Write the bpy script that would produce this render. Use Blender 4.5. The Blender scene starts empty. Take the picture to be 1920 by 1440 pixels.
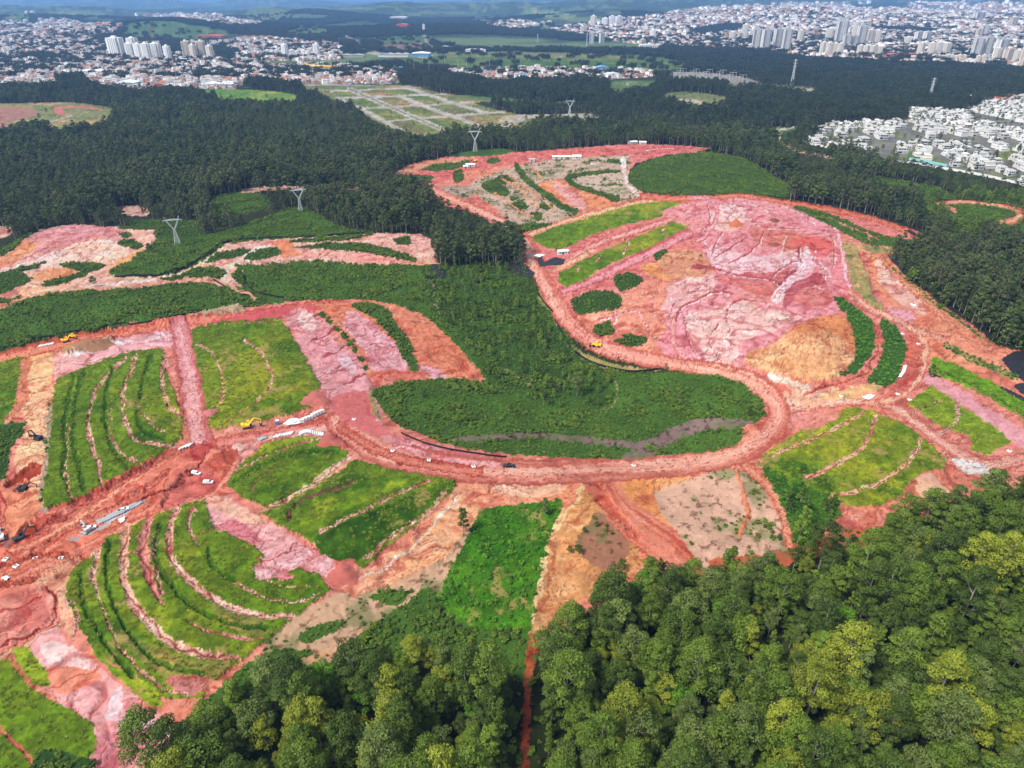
import bpy, math, random
import numpy as np
# ------------------------------------------------------------------ camera, sky, sun, exposure
scene = bpy.context.scene
COL = scene.collection
PW, PH, F = 1920.0, 1440.0, 1300.0           # photograph size and focal length in its pixels
CAM_H = 200.0
PITCH = math.radians(29.25)
cam_data = bpy.data.cameras.new('camera'); cam = bpy.data.objects.new('camera', cam_data); COL.objects.link(cam)
cam_data.sensor_width = 36; cam_data.lens = F/PW*36; cam_data.clip_start = 1; cam_data.clip_end = 120000
cam.location = (0, 0, CAM_H); cam.rotation_euler = (math.pi/2-PITCH, 0, 0)
scene.camera = cam
SUN_EL, SUN_AZ = math.radians(54), math.radians(-122)      # azimuth from +Y towards +X
world = bpy.data.worlds.new('World'); scene.world = world; world.use_nodes = True
wn = world.node_tree.nodes; wl = world.node_tree.links
bg = wn['Background']; sky = wn.new('ShaderNodeTexSky'); sky.sky_type = 'NISHITA'; sky.sun_disc = False
sky.sun_elevation = SUN_EL; sky.sun_rotation = SUN_AZ
sky.air_density = 1.0; sky.dust_density = 3.0; sky.ozone_density = 1.0; sky.altitude = 800
hs = wn.new('ShaderNodeHueSaturation'); hs.inputs['Saturation'].default_value = .5      # bright broken cloud: whiter than a clear sky
wl.new(sky.outputs[0], hs.inputs['Color']); wl.new(hs.outputs[0], bg.inputs[0]); bg.inputs[1].default_value = 0.148
sd = bpy.data.lights.new('sun', 'SUN'); sd.energy = 2.9; sd.angle = math.radians(11); sd.color = (1, .95, .86)
sun = bpy.data.objects.new('sun', sd); COL.objects.link(sun)
from mathutils import Vector, Matrix
sdir = Vector((math.sin(SUN_AZ)*math.cos(SUN_EL), math.cos(SUN_AZ)*math.cos(SUN_EL), math.sin(SUN_EL)))
sun.rotation_euler = sdir.to_track_quat('Z', 'Y').to_euler()
scene.view_settings.view_transform = 'Standard'; scene.view_settings.look = 'None'
scene.view_settings.gamma = 1; scene.view_settings.use_curve_mapping = False
scene.view_settings.exposure = 0.82
K = 1.95                                       # display-linear value of a flat surface of albedo 1 under this light
HAZE_DENSITY = 6.2e-5
scene.cycles.max_bounces = 6; scene.cycles.diffuse_bounces = 3; scene.cycles.volume_bounces = 0
scene.cycles.transparent_max_bounces = 4; scene.cycles.use_fast_gi = False

RNG = np.random.default_rng(7)
random.seed(7)
CP, SP = math.cos(PITCH), math.sin(PITCH)
def project(x, y, z):
    """world -> photo pixel"""
    dz = z-CAM_H
    fwd = y*CP - dz*SP
    up = y*SP + dz*CP
    return PW/2 + F*x/fwd, PH/2 - F*up/fwd
def ray(px, py):
    rx = (px-PW/2)/F; ru = (PH/2-py)/F
    return rx, CP+ru*SP, -SP+ru*CP
def flat(px, py, z=0.0):
    rx, ry, rz = ray(px, py)
    t = (z-CAM_H)/rz
    return rx*t, ry*t
# ------------------------------------------------------------------ noise
TAB = RNG.random((256, 256)).astype(np.float32)
def vnoise(x, y):
    xi = np.floor(x); yi = np.floor(y)
    fx = (x-xi).astype(np.float32); fy = (y-yi).astype(np.float32)
    xi = xi.astype(np.int64) & 255; yi = yi.astype(np.int64) & 255
    fx = fx*fx*(3-2*fx); fy = fy*fy*(3-2*fy)
    x1 = (xi+1) & 255; y1 = (yi+1) & 255
    a = TAB[yi, xi]; b = TAB[yi, x1]; c = TAB[y1, xi]; d = TAB[y1, x1]
    return (a+(b-a)*fx)*(1-fy) + (c+(d-c)*fx)*fy
def fbm(x, y, s, o=3, seed=0):
    r = 0; amp = 1; tot = 0; k = 1.0/s
    for i in range(o):
        r = r + amp*vnoise(x*k+seed*17.3+i*31.7, y*k+seed*9.1+i*11.3)
        tot += amp; amp *= .55; k *= 2.03
    return r/tot
def sstep(a, b, x):
    t = np.clip((x-a)/(b-a), 0, 1); return t*t*(3-2*t)
# ------------------------------------------------------------------ relief: photo anchor (on the plane), height, sigma x, sigma y, rotation
BUMPS = [
 (1010, 700, -13, 75, 60, 0), (960, 590, -12, 60, 80, .3), (1230, 770, -8, 60, 40, 0), (640, 520, -4, 70, 50, 0),
 (1500, 655, 9, 20, 24, 0), (1095, 965, 7, 20, 22, 0), (1300, 325, 14, 90, 130, 0),
 (470, 690, 4, 45, 50, 0), (1620, 860, 4, 45, 30, 0), (370, 1120, 5, 35, 35, 0), (650, 960, 3, 30, 25, 0),
 (1850, 1150, 6, 60, 50, 0), (220, 800, 3, 40, 50, 0), (250, 575, 5, 90, 25, 0), (1380, 420, 6, 120, 120, 0),
 (330, 62, 70, 420, 500, 0), (60, 45, 60, 500, 600, 0), (1500, 40, 70, 1500, 1300, 0), (1150, 42, 45, 300, 500, 0),
 (1010, 45, 35, 350, 450, 0), (550, 40, 45, 500, 700, 0), (1800, 260, 10, 180, 160, 0), (1550, 25, 60, 900, 1200, 0), (20, 30, 60, 700, 800, 0),
 (760, 60, 30, 500, 500, 0),
]
_B = []
for (bx, by, hh, sx, sy, r) in BUMPS:
    cx, cy = flat(bx, by); _B.append((cx, cy, hh, sx, sy, math.cos(r), math.sin(r)))
def height(x, y):
    x = np.asarray(x, dtype=np.float64); y = np.asarray(y, dtype=np.float64)
    h = np.zeros(np.broadcast(x, y).shape)
    for (cx, cy, hh, sx, sy, c, s) in _B:
        u = (x-cx)*c+(y-cy)*s; v = -(x-cx)*s+(y-cy)*c
        h = h + hh*np.exp(-.5*((u/sx)**2+(v/sy)**2))
    d = np.hypot(x, y)
    h = h + (fbm(x, y, 260, 2, 3)-.5)*6*sstep(250, 900, d)
    far = sstep(5200, 9500, d)
    rid = fbm(x, y, 2600, 4, 5)
    h = h + far*(np.clip(rid-.42, 0, 1)*520 + (fbm(x, y, 900, 3, 8)-.5)*70) - d*d/(2*2.2e7)
    return h
def ground_at(px, py):
    z = 0.0
    for _ in range(14):
        x, y = flat(px, py, z); z = z+.8*(float(height(x, y))-z)
    return Vector((float(x), float(y), float(height(x, y))))
# ------------------------------------------------------------------ ground-cover map of the site
S = 0.75                                      # map samples per photo pixel
MX0, MX1, MY0, MY1 = -160, 2080, -6, 1600
MW, MH = int((MX1-MX0)*S), int((MY1-MY0)*S)
gx = (np.arange(MW)+.5)/S+MX0; gy = (np.arange(MH)+.5)/S+MY0
GX, GY = np.meshgrid(gx, gy)
WX, WY = flat(GX, np.maximum(GY, -6.0))
WX = WX.astype(np.float64); WY = WY.astype(np.float64)
# zones
FOREST, WOODS, BUSH, GRASS, SOIL, ROAD, FIELD, TOWN, CONDO, PAVED, FAR, LUSH = range(12)
zone = np.full((MH, MW), FOREST, np.uint8)
col = np.zeros((MH, MW, 3), np.float32)
tex = np.zeros((MH, MW), np.uint8)            # 0 plain 1 soil 2 grass 3 speckled
dzm = np.zeros((MH, MW), np.float32)
def cr(pts, n=8, closed=False):
    P = [np.array(p, float) for p in pts]; out = []
    m = len(P)
    rng = range(m if closed else m-1)
    for i in rng:
        p0 = P[(i-1) % m] if closed or i > 0 else P[0]
        p1 = P[i]; p2 = P[(i+1) % m]
        p3 = P[(i+2) % m] if closed or i+2 < m else P[-1]
        for k in range(n):
            t = k/n
            out.append(.5*((2*p1)+(-p0+p2)*t+(2*p0-5*p1+4*p2-p3)*t*t+(-p0+3*p1-3*p2+p3)*t**3))
    if not closed: out.append(P[-1])
    return np.array(out)
def fill_mask(pts):
    """even-odd scanline fill -> (y0, x0, mask)"""
    q = np.column_stack([(pts[:, 0]-MX0)*S, (pts[:, 1]-MY0)*S])
    y0 = max(0, int(math.floor(q[:, 1].min()))); y1 = min(MH, int(math.ceil(q[:, 1].max()))+1)
    x0 = max(0, int(math.floor(q[:, 0].min()))); x1 = min(MW, int(math.ceil(q[:, 0].max()))+1)
    if y1 <= y0 or x1 <= x0: return None
    m = np.zeros((y1-y0, x1-x0), bool)
    a = q; b = np.roll(q, -1, 0)
    for r in range(y0, y1):
        yc = r+.5
        hit = (a[:, 1] <= yc) != (b[:, 1] <= yc)
        if not hit.any(): continue
        xs = np.sort(a[hit, 0]+(yc-a[hit, 1])/(b[hit, 1]-a[hit, 1])*(b[hit, 0]-a[hit, 0]))
        for k in range(0, len(xs)-1, 2):
            i0 = max(0, int(round(xs[k]))-x0); i1 = min(x1-x0, int(round(xs[k+1]))-x0)
            if i1 > i0: m[r-y0, i0:i1] = True
    return y0, x0, m
def P(z, c, t, pts, smooth=True, dz=None):
    pts = np.array(pts, float)
    if smooth: pts = cr(pts, 6, True)
    r = fill_mask(pts)
    if r is None: return
    y0, x0, m = r; sl = (slice(y0, y0+m.shape[0]), slice(x0, x0+m.shape[1]))
    zone[sl][m] = z; col[sl][m] = np.array(c, np.float32); tex[sl][m] = t
    if dz is not None: dzm[sl][m] = dz
def lerp_(a, b, k): return a+(b-a)*k
def L(z, c, t, pts, w, style='plain', dz=None, c2=None, smooth=True):
    """a stroke; w is a pixel width or one per point; style tracks lays wheel tracks along it"""
    pts = np.array(pts, float)
    ws = np.full(len(pts), float(w)) if np.isscalar(w) else np.array(w, float)
    if smooth:
        q = cr(np.column_stack([pts, ws]), 6); pts = q[:, :2]; ws = q[:, 2]
    mw = ws.max()
    X0 = max(MX0, pts[:, 0].min()-mw); X1 = min(MX1, pts[:, 0].max()+mw)
    Y0 = max(MY0, pts[:, 1].min()-mw); Y1 = min(MY1, pts[:, 1].max()+mw)
    i0, i1 = int((X0-MX0)*S), int((X1-MX0)*S)+1; j0, j1 = int((Y0-MY0)*S), int((Y1-MY0)*S)+1
    i1 = min(i1, MW); j1 = min(j1, MH)
    if i1 <= i0 or j1 <= j0: return
    best = np.full((j1-j0, i1-i0), 1e9, np.float32); sd_ = np.zeros_like(best); al = np.zeros_like(best); wd = np.ones_like(best)
    acc = 0.0
    for k in range(len(pts)-1):
        a, b = pts[k], pts[k+1]; ln = float(np.hypot(*(b-a)))
        if ln < 1e-6: continue
        m = max(ws[k], ws[k+1])/2+2
        u0 = max(i0, int((min(a[0], b[0])-m-MX0)*S)); u1 = min(i1, int((max(a[0], b[0])+m-MX0)*S)+2)
        v0 = max(j0, int((min(a[1], b[1])-m-MY0)*S)); v1 = min(j1, int((max(a[1], b[1])+m-MY0)*S)+2)
        if u1 > u0 and v1 > v0:
            gx_ = GX[v0:v1, u0:u1]; gy_ = GY[v0:v1, u0:u1]
            dx, dy = (b-a)/ln
            t_ = np.clip((gx_-a[0])*dx+(gy_-a[1])*dy, 0, ln)
            ex = gx_-a[0]-t_*dx; ey = gy_-a[1]-t_*dy
            d = np.hypot(ex, ey); s = np.sign(ex*(-dy)+ey*dx)
            sl = (slice(v0-j0, v1-j0), slice(u0-i0, u1-i0))
            up = d < best[sl]
            best[sl][up] = d[up]; sd_[sl][up] = (d*s)[up]; al[sl][up] = (acc+t_)[up]
            wd[sl][up] = (ws[k]+(ws[k+1]-ws[k])*t_/ln)[up]
        acc += ln
    m = best < wd/2
    if not m.any(): return
    full = (slice(j0, j1), slice(i0, i1))
    c = np.array(c, np.float32)
    zone[full][m] = z; tex[full][m] = t
    if style == 'plain':
        col[full][m] = c
    else:
        u = sd_/wd; n = vnoise(u*15+40+.8*vnoise(al/60, u*0+3), al/110+7)
        n2 = vnoise(u*38+11, al/70+3)
        k = np.clip((n*.65+n2*.35-.5)*2.6, -1, 1)[..., None]
        cd = c*np.array([.80, .62, .60], np.float32); cl = np.minimum(c*np.array([1.05, 1.22, 1.24], np.float32)+4, 250)
        cc = np.where(k > 0, c+(cl-c)*k, c+(cd-c)*(-k))
        if style == 'tracks':
            au = np.abs(u)[..., None]; cc = lerp_(cc, cl, np.clip(1-au/.26, 0, 1)*.7); cc = lerp_(cc, cd, np.clip((au-.30)/.12, 0, 1)*.8)
            rut = (np.abs(np.mod(u*8+.9*vnoise(al/70, u*0+5), 1)-.5) < .07) & (vnoise(al/22+9, u*6) > .42); cc = np.where(rut[..., None], cd*.95, cc)
            e = (np.abs(u) > .44) & (np.abs(u) < .475)
            cc = np.where(e[..., None], cd, cc)
        col[full][m] = cc[m]
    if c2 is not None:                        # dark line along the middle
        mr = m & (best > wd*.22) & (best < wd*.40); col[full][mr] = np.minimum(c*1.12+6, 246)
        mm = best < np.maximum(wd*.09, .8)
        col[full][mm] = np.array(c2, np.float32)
    if dz is not None:
        prof = (1-(2*best/wd)**2)*dz
        dzm[full][m] += prof[m]
# ------------------------------------------------------------------ colours as daylight shows them (converted to albedo further down)
FLOOR = (52, 58, 34); BSH = (52, 82, 34); BSL = (74, 108, 40); GR = (102, 128, 34); GRL = (134, 154, 44); GRD = (66, 100, 24)
PK = (228, 148, 138); PKL = (238, 194, 184); PKD = (196, 98, 98); RD = (206, 98, 84); RDD = (168, 72, 66); ORG = (224, 130, 88)
ORL = (234, 168, 128); TAN = (206, 166, 134); YEL = (226, 164, 100); OLV = (158, 146, 96); BRN = (140, 112, 102); PALE = (232, 205, 188)
STUB = (150, 150, 96)
col[:] = FLOOR
# far land
P(FAR, (62, 78, 58), 0, [(-170, -20), (2090, -20), (2090, 118), (1700, 100), (1300, 100), (1180, 120), (820, 150), (640, 150), (300, 120), (-170, 100)], False)
for q, c in [([(0, 38), (30, 24), (60, 30), (50, 42), (0, 44)], (96, 118, 76)), ([(228, 62), (240, 44), (300, 40), (360, 46), (430, 60), (390, 72), (260, 74)], (84, 112, 70)),
             ([(95, 20), (160, 18), (200, 26), (180, 34), (100, 28)], (104, 122, 84)), ([(455, 36), (470, 14), (510, 12), (550, 30), (520, 40), (460, 40)], (96, 116, 80)),
             ([(540, 58), (580, 50), (620, 58), (600, 66), (540, 66)], (86, 110, 74)), ([(700, 72), (800, 66), (800, 84), (720, 84)], (84, 108, 70)),
             ([(978, 20), (1010, 16), (1080, 30), (1050, 34), (990, 26)], (122, 140, 92)), ([(880, 38), (960, 34), (1000, 40), (920, 44)], (100, 118, 84)),
             ([(1000, 52), (1060, 44), (1100, 50), (1030, 60)], (104, 128, 86)), ([(715, 84), (800, 82), (812, 96), (720, 96)], (120, 104, 90)),
             ([(770, 100), (960, 97), (1200, 104), (1290, 122), (1200, 134), (900, 130), (760, 122)], (92, 116, 64)),
             ([(830, 97), (1000, 98), (1180, 106), (1100, 110), (900, 106)], (118, 128, 84)),
             ([(900, 118), (1100, 112), (1240, 122), (1200, 130), (1000, 126)], (78, 108, 52)), ([(1290, 38), (1340, 34), (1330, 44)], (90, 110, 70))]:
    P(FIELD, c, 2, q)
L(PAVED, (176, 164, 148), 0, [(640, 62), (672, 80), (712, 100)], 4); L(PAVED, (190, 180, 165), 0, [(667, 80), (690, 98), (740, 104), (810, 106)], 5)
L(PAVED, (150, 140, 128), 0, [(795, 66), (800, 78), (812, 88)], 3)
# towns
P(TOWN, (124, 116, 106), 3, [(-160, 52), (0, 42), (30, 40), (60, 48), (120, 36), (150, 44), (210, 46), (240, 50), (214, 62), (224, 78), (330, 82), (420, 76), (500, 72), (640, 82), (640, 112), (450, 116),
   (470, 122), (640, 126), (700, 132), (742, 138), (735, 158), (575, 160), (470, 150), (440, 168), (260, 168), (160, 156), (110, 162), (-160, 162)], False)
P(TOWN, (170, 160, 150), 3, [(255, 29), (320, 27), (400, 31), (490, 44), (440, 49), (370, 40), (300, 33)])
P(TOWN, (170, 160, 150), 3, [(915, 45), (950, 41), (1000, 42), (1002, 54), (960, 55), (920, 50)])
P(TOWN, (124, 118, 110), 3, [(1025, 58), (1090, 46), (1200, 32), (1280, 22), (1400, 10), (1520, 4), (1700, 6), (2080, 6), (2080, 126), (1900, 124), (1800, 116), (1690, 114), (1600, 108),
   (1530, 106), (1440, 96), (1330, 92), (1230, 86), (1130, 74)], False)
P(TOWN, (150, 136, 120), 3, [(830, 132), (900, 129), (1100, 130), (1200, 134), (1240, 140), (1150, 148), (960, 149), (860, 144)])
P(TOWN, (140, 132, 122), 3, [(540, 122), (600, 120), (740, 130), (750, 156), (560, 158)], False)
P(PAVED, (150, 146, 140), 3, [(1250, 138), (1300, 134), (1390, 144), (1420, 155), (1380, 158), (1280, 150)])       # substation yard
for q in [[(1290, 58), (1360, 44), (1400, 50), (1340, 66)], [(1640, 48), (1760, 54), (1750, 62), (1650, 58)], [(1530, 70), (1600, 66), (1560, 78)],
          [(40, 100), (90, 96), (110, 108), (60, 112)], [(105, 140), (150, 140), (160, 156), (115, 160)], [(170, 66), (215, 62), (225, 80), (180, 78)],
          [(300, 84), (345, 82), (340, 100), (310, 100)], [(400, 84), (450, 96), (430, 112), (405, 104)], [(0, 112), (40, 116), (20, 124), (-20, 120)], [(1600, 8), (1700, 6), (1680, 16), (1610, 16)]]:
    P(FOREST, FLOOR, 0, q)
# open ground in the middle distance
P(FIELD, (104, 138, 58), 2, [(362, 172), (450, 167), (552, 177), (546, 190), (500, 192), (430, 187), (385, 180)])
P(FIELD, (134, 136, 92), 2, [(-160, 188), (0, 194), (120, 192), (200, 200), (222, 210), (205, 224), (170, 236), (100, 242), (60, 238), (0, 250), (-160, 270)])
P(SOIL, (176, 128, 110), 1, [(-160, 200), (0, 200), (55, 203), (72, 214), (30, 226), (0, 232), (-160, 240)]); P(SOIL, (190, 130, 116), 1, [(-160, 238), (0, 233), (30, 240), (20, 250), (-160, 262)])
P(SOIL, (206, 128, 114), 1, [(100, 203), (120, 199), (165, 199), (196, 208), (160, 203), (120, 204), (123, 216), (106, 213)]); L(SOIL, (190, 170, 150), 0, [(60, 238), (100, 226), (134, 217)], 3)
P(FIELD, (120, 126, 80), 2, [(560, 158), (770, 160), (850, 172), (900, 178), (965, 212), (1040, 208), (1120, 214), (1110, 226), (1010, 226), (985, 242), (920, 250), (840, 246), (790, 256), (745, 250), (640, 192), (590, 176)], False)
for i in range(5):
    for j in range(4):
        u = i/5; v = j/4
        a = np.array([620+150*u, 170-5*u]); b = np.array([770+215*u*.8, 249-8*u])
        c0 = a+(b-a)*v; c1 = a+(b-a)*(v+.25); dx = np.array([29+5*v, -1.5])
        P(FIELD, [(112, 126, 66), (122, 116, 76), (100, 118, 62), (126, 122, 74), (120, 130, 72)][(i*3+j*2) % 5], 2, [c0, c0+dx, c1+dx, c1], False)
RC = (186, 178, 168)
for q, w in [([(620, 171), (767, 165), (780, 165)], 3), ([(633, 184), (747, 180), (835, 176)], 3.4), ([(680, 203), (790, 198), (888, 191)], 3.6), ([(727, 227), (837, 218), (948, 210)], 4),
             ([(633, 184), (700, 216), (762, 250)], 7), ([(655, 167), (740, 204), (827, 242)], 9), ([(748, 180), (820, 208), (912, 240)], 7), ([(762, 164), (840, 190), (913, 212)], 6),
             ([(905, 241), (950, 236), (990, 220), (1030, 216), (1120, 218)], 6), ([(905, 246), (975, 242)], 3), ([(575, 160), (700, 160)], 2)]:
    L(PAVED, RC, 0, q, w, smooth=False)
L(FIELD, (126, 130, 88), 0, [(655, 167), (740, 204), (827, 242)], 2.4)
P(SOIL, (190, 170, 150), 1, [(935, 222), (985, 212), (975, 224), (950, 230)])
P(FIELD, (92, 116, 70), 2, [(855, 172), (930, 178), (1050, 184), (1120, 180), (1150, 152), (1100, 150), (1240, 152), (1210, 168), (1150, 182), (1060, 194), (960, 192), (880, 186)], False)
P(FOREST, FLOOR, 0, [(790, 150), (960, 152), (1100, 156), (1150, 168), (1132, 184), (1040, 190), (960, 184), (860, 178), (800, 168)])
P(FOREST, FLOOR, 0, [(890, 192), (1000, 196), (1110, 200), (1150, 204), (1100, 212), (990, 214), (960, 212)])
P(FIELD, (124, 128, 92), 2, [(1340, 156), (1440, 158), (1545, 166), (1530, 172), (1470, 173), (1380, 162)]); L(SOIL, (190, 176, 158), 0, [(1450, 168), (1528, 168)], 3)
P(FIELD, (122, 128, 84), 2, [(1240, 178), (1290, 172), (1360, 182), (1350, 196), (1310, 206), (1270, 196)]); L(SOIL, (196, 182, 160), 0, [(1275, 187), (1310, 191), (1330, 204)], 5)
P(FIELD, (84, 116, 58), 2, [(1405, 248), (1440, 240), (1500, 238), (1470, 252), (1420, 254)]); L(PAVED, RC, 0, [(1450, 247), (1480, 240), (1545, 235)], 4)
L(SOIL, (206, 170, 136), 1, [(1458, 256), (1462, 268), (1480, 276), (1505, 284), (1535, 290)], 8); L(SOIL, (200, 168, 136), 1, [(1535, 290), (1560, 296)], 8)
# walled estate of white houses
P(CONDO, (128, 132, 108), 3, [(1515, 270), (1530, 252), (1548, 238), (1600, 232), (1700, 230), (1702, 207), (1760, 209), (1812, 213), (1840, 196), (1930, 180), (2080, 170), (2080, 395), (1905, 342), (1800, 320), (1700, 302), (1655, 300), (1600, 285)], False)
for q, w in [([(1662, 290), (1668, 268), (1690, 248), (1712, 236)], 11), ([(1775, 312), (1762, 290), (1750, 272), (1756, 258)], 14), ([(1700, 252), (1760, 256), (1830, 262), (1920, 268)], 7), ([(1815, 200), (1822, 212), (1850, 222), (1920, 236)], 9),
             ([(1545, 262), (1566, 246)], 4), ([(1840, 262), (1880, 300), (1920, 330)], 10), ([(1600, 250), (1640, 262), (1650, 290)], 7), ([(1560, 262), (1640, 262), (1700, 262)], 4), ([(1700, 300), (1800, 318), (1900, 340)], 4)]:
    L(PAVED, (128, 124, 122), 0, q, w)
for q in [[(1700, 296), (1712, 282), (1724, 298), (1716, 302)], [(1735, 300), (1760, 296), (1772, 306), (1750, 308)], [(1868, 290), (1900, 284), (1890, 302)], [(1668, 250), (1690, 246), (1680, 256)], [(1532, 248), (1548, 242), (1545, 252)]]:
    P(FIELD, (118, 128, 76), 2, q)
# right-hand orange loop in the woods
P(WOODS, (60, 78, 36), 0, [(1715, 392), (1760, 368), (1850, 366), (1990, 378), (2000, 470), (1900, 470), (1820, 450), (1740, 420)])
P(BUSH, BSL, 0, [(1770, 384), (1800, 380), (1890, 392), (1896, 405), (1860, 420), (1790, 412)]); P(BUSH, BSL, 0, [(1866, 428), (1930, 420), (1980, 440), (1930, 452), (1880, 448)])
L(SOIL, (222, 140, 108), 1, [(1790, 392), (1758, 384), (1800, 379), (1860, 384), (1902, 392), (1914, 404), (1900, 414), (1868, 418)], [7, 9, 9, 8, 11, 17, 14, 8], 'tracks')
L(SOIL, (214, 140, 110), 1, [(1880, 440), (1900, 446), (1940, 450)], 6); L(SOIL, (214, 140, 110), 1, [(1785, 392), (1795, 400)], 5)
P(SOIL, (110, 60, 50), 1, [(1890, 552), (1925, 556), (1960, 580), (1920, 574)])
P(BUSH, BSH, 0, [(1630, 330), (1750, 350), (1790, 372), (1720, 372), (1660, 352)])
# woodland clearings on the left
P(BUSH, BSL, 0, [(300, 470), (310, 452), (372, 440), (430, 430), (500, 406), (540, 390), (580, 394), (640, 425), (700, 436), (600, 448), (480, 454), (420, 462), (330, 480)])
P(BUSH, BSL, 0, [(390, 378), (430, 362), (480, 362), (505, 376), (480, 398), (420, 398)]); P(BUSH, BSH, 0, [(240, 418), (320, 412), (380, 420), (360, 450), (300, 450)])
L(SOIL, (210, 160, 140), 1, [(455, 358), (500, 354), (560, 352), (670, 354)], 8); P(SOIL, (212, 170, 150), 1, [(215, 390), (240, 384), (280, 394), (270, 404), (225, 402)])
P(SOIL, (222, 170, 150), 1, [(-160, 430), (0, 424), (20, 430), (0, 446), (-160, 460)])
# plateau on the left
P(SOIL, (228, 170, 150), 1, [(-160, 540), (0, 474), (40, 450), (90, 428), (140, 421), (220, 427), (290, 429), (292, 450), (284, 466), (262, 480), (235, 494), (205, 512), (212, 524), (290, 524), (350, 512), (382, 492), (426, 458), (500, 450), (600, 446), (700, 438), (790, 440), (822, 456), (816, 484), (836, 516), (800, 524), (720, 506),
   (640, 494), (560, 492), (500, 500), (456, 512), (460, 545), (500, 566), (480, 572), (440, 550), (360, 534), (250, 542), (130, 550), (0, 585), (-160, 620)], False, dz=1.5)
P(SOIL, (222, 150, 146), 1, [(50, 450), (130, 424), (220, 430), (240, 446), (200, 462), (90, 478), (40, 470)])
P(SOIL, (238, 196, 186), 1, [(60, 492), (110, 466), (180, 452), (232, 462), (240, 480), (190, 498), (110, 500), (20, 520), (0, 510)])
P(SOIL, (224, 150, 110), 1, [(0, 478), (50, 456), (70, 466), (20, 500), (0, 504)]); P(SOIL, (226, 156, 118), 1, [(60, 520), (110, 505), (148, 512), (130, 524), (80, 534)])
P(SOIL, (228, 160, 110), 1, [(225, 492), (260, 474), (284, 470), (250, 492), (215, 508)]); P(SOIL, (226, 140, 100), 1, [(505, 456), (545, 452), (556, 474), (570, 482), (530, 486), (520, 470)])
P(SOIL, (232, 160, 140), 1, [(560, 484), (640, 470), (760, 490), (800, 505), (790, 518), (700, 500), (620, 488)])
L(SOIL, PALE, 1, [(0, 574), (80, 552), (200, 538), (300, 528), (400, 514), (428, 506), (450, 494), (500, 486)], [8, 8, 7, 7, 8, 10, 8, 6]); L(SOIL, PALE, 1, [(428, 506), (422, 526), (440, 545), (470, 558), (500, 568)], [14, 12, 11, 8, 8]); L(SOIL, PALE, 1, [(440, 500), (460, 478), (500, 466)], 7)
for a in range(6):
    L(SOIL, (196, 112, 112), 1, [(40+a*26, 492-a*3), (80+a*26, 470-a*5), (130+a*18, 446-a*2)], 1.6)
for q in [[(0, 515), (30, 510), (54, 520), (50, 534), (0, 556), (-60, 570), (-60, 530)], [(78, 536), (120, 522), (150, 514), (112, 500), (140, 496), (200, 502), (172, 514), (130, 532), (90, 540)], [(26, 512), (60, 498), (90, 494), (60, 508)],
          [(222, 440), (240, 438), (248, 446), (230, 448)], [(222, 456), (245, 452), (270, 464), (255, 470), (225, 462)], [(224, 426), (262, 424), (292, 430), (270, 434), (226, 431)],
          [(385, 496), (410, 478), (452, 470), (470, 474), (440, 486)], [(458, 490), (480, 474), (520, 468), (526, 478), (490, 490)], [(552, 466), (640, 458), (700, 462), (768, 482), (775, 494), (700, 478), (600, 470)],
          [(540, 456), (600, 448), (700, 441), (640, 454)], [(300, 526), (350, 508), (414, 506), (420, 520), (400, 530), (350, 530)], [(0, 470), (34, 452), (60, 440), (20, 474), (0, 484)], [(740, 452), (765, 446), (770, 460), (748, 462)], [(440, 520), (452, 500), (458, 540)]]:
    P(BUSH, BSH, 0, q)
P(BUSH, BSL, 0, [(205, 514), (222, 504), (290, 462), (304, 452), (420, 450), (424, 456), (380, 488), (330, 508), (290, 518), (215, 522)], dz=2)
P(BUSH, BSL, 0, [(-160, 600), (0, 580), (60, 560), (130, 549), (180, 543), (250, 542), (320, 534), (380, 534), (430, 548), (458, 564), (440, 572), (380, 580), (280, 600), (200, 618), (100, 635), (0, 655), (-160, 690)], dz=2)
P(GRASS, (92, 124, 48), 2, [(-160, 640), (0, 606), (80, 592), (140, 590), (80, 606), (0, 625), (-160, 665)])
# shrubs round the edges of the works, so that no tall trees stand there
P(BUSH, BSL, 0, [(440, 500), (1000, 500), (1040, 590), (1110, 700), (1440, 710), (1440, 860), (700, 860), (560, 570)], False)
P(BUSH, BSL, 0, [(-160, 570), (450, 540), (560, 560), (560, 585), (-160, 720)], False)
L(SOIL, (226, 190, 160), 1, [(205, 524), (290, 522), (340, 512), (385, 490), (428, 458)], 6); L(SOIL, (222, 160, 130), 1, [(-160, 612), (0, 578), (60, 560), (130, 548), (250, 540), (330, 531), (400, 528), (440, 545), (480, 562)], 9)
# southern works
P(SOIL, (222, 136, 116), 1, [(-160, 700), (0, 668), (100, 638), (250, 608), (350, 594), (480, 574), (560, 563), (690, 562), (740, 570), (790, 590), (840, 630), (890, 685), (912, 712), (1000, 850), (1400, 720), (2080, 700), (2080, 940), (1900, 940), (1800, 950),
   (1640, 1010), (1500, 1060), (1370, 1120), (1200, 1120), (1000, 1260), (800, 1240), (600, 1240), (500, 1290), (330, 1380), (290, 1440), (260, 1600), (-160, 1600)], False)
P(SOIL, (232, 166, 160), 1, [(96, 668), (150, 645), (210, 632), (330, 622), (330, 650), (250, 660), (160, 690), (106, 716)], False)
P(SOIL, (238, 196, 188), 1, [(190, 640), (300, 626), (320, 630), (240, 648), (170, 662), (120, 668)])
P(SOIL, (186, 140, 106), 1, [(118, 658), (150, 642), (208, 631), (206, 642), (160, 656), (124, 664)], dz=2.2)
P(SOIL, (186, 156, 120), 1, [(286, 604), (360, 590), (440, 574), (452, 582), (370, 597), (300, 608)], dz=2)
P(SOIL, (236, 176, 132), 1, [(60, 664), (95, 656), (100, 700), (96, 760), (86, 850), (80, 940), (60, 960), (20, 975), (26, 900), (40, 820), (52, 760)], False)
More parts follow.
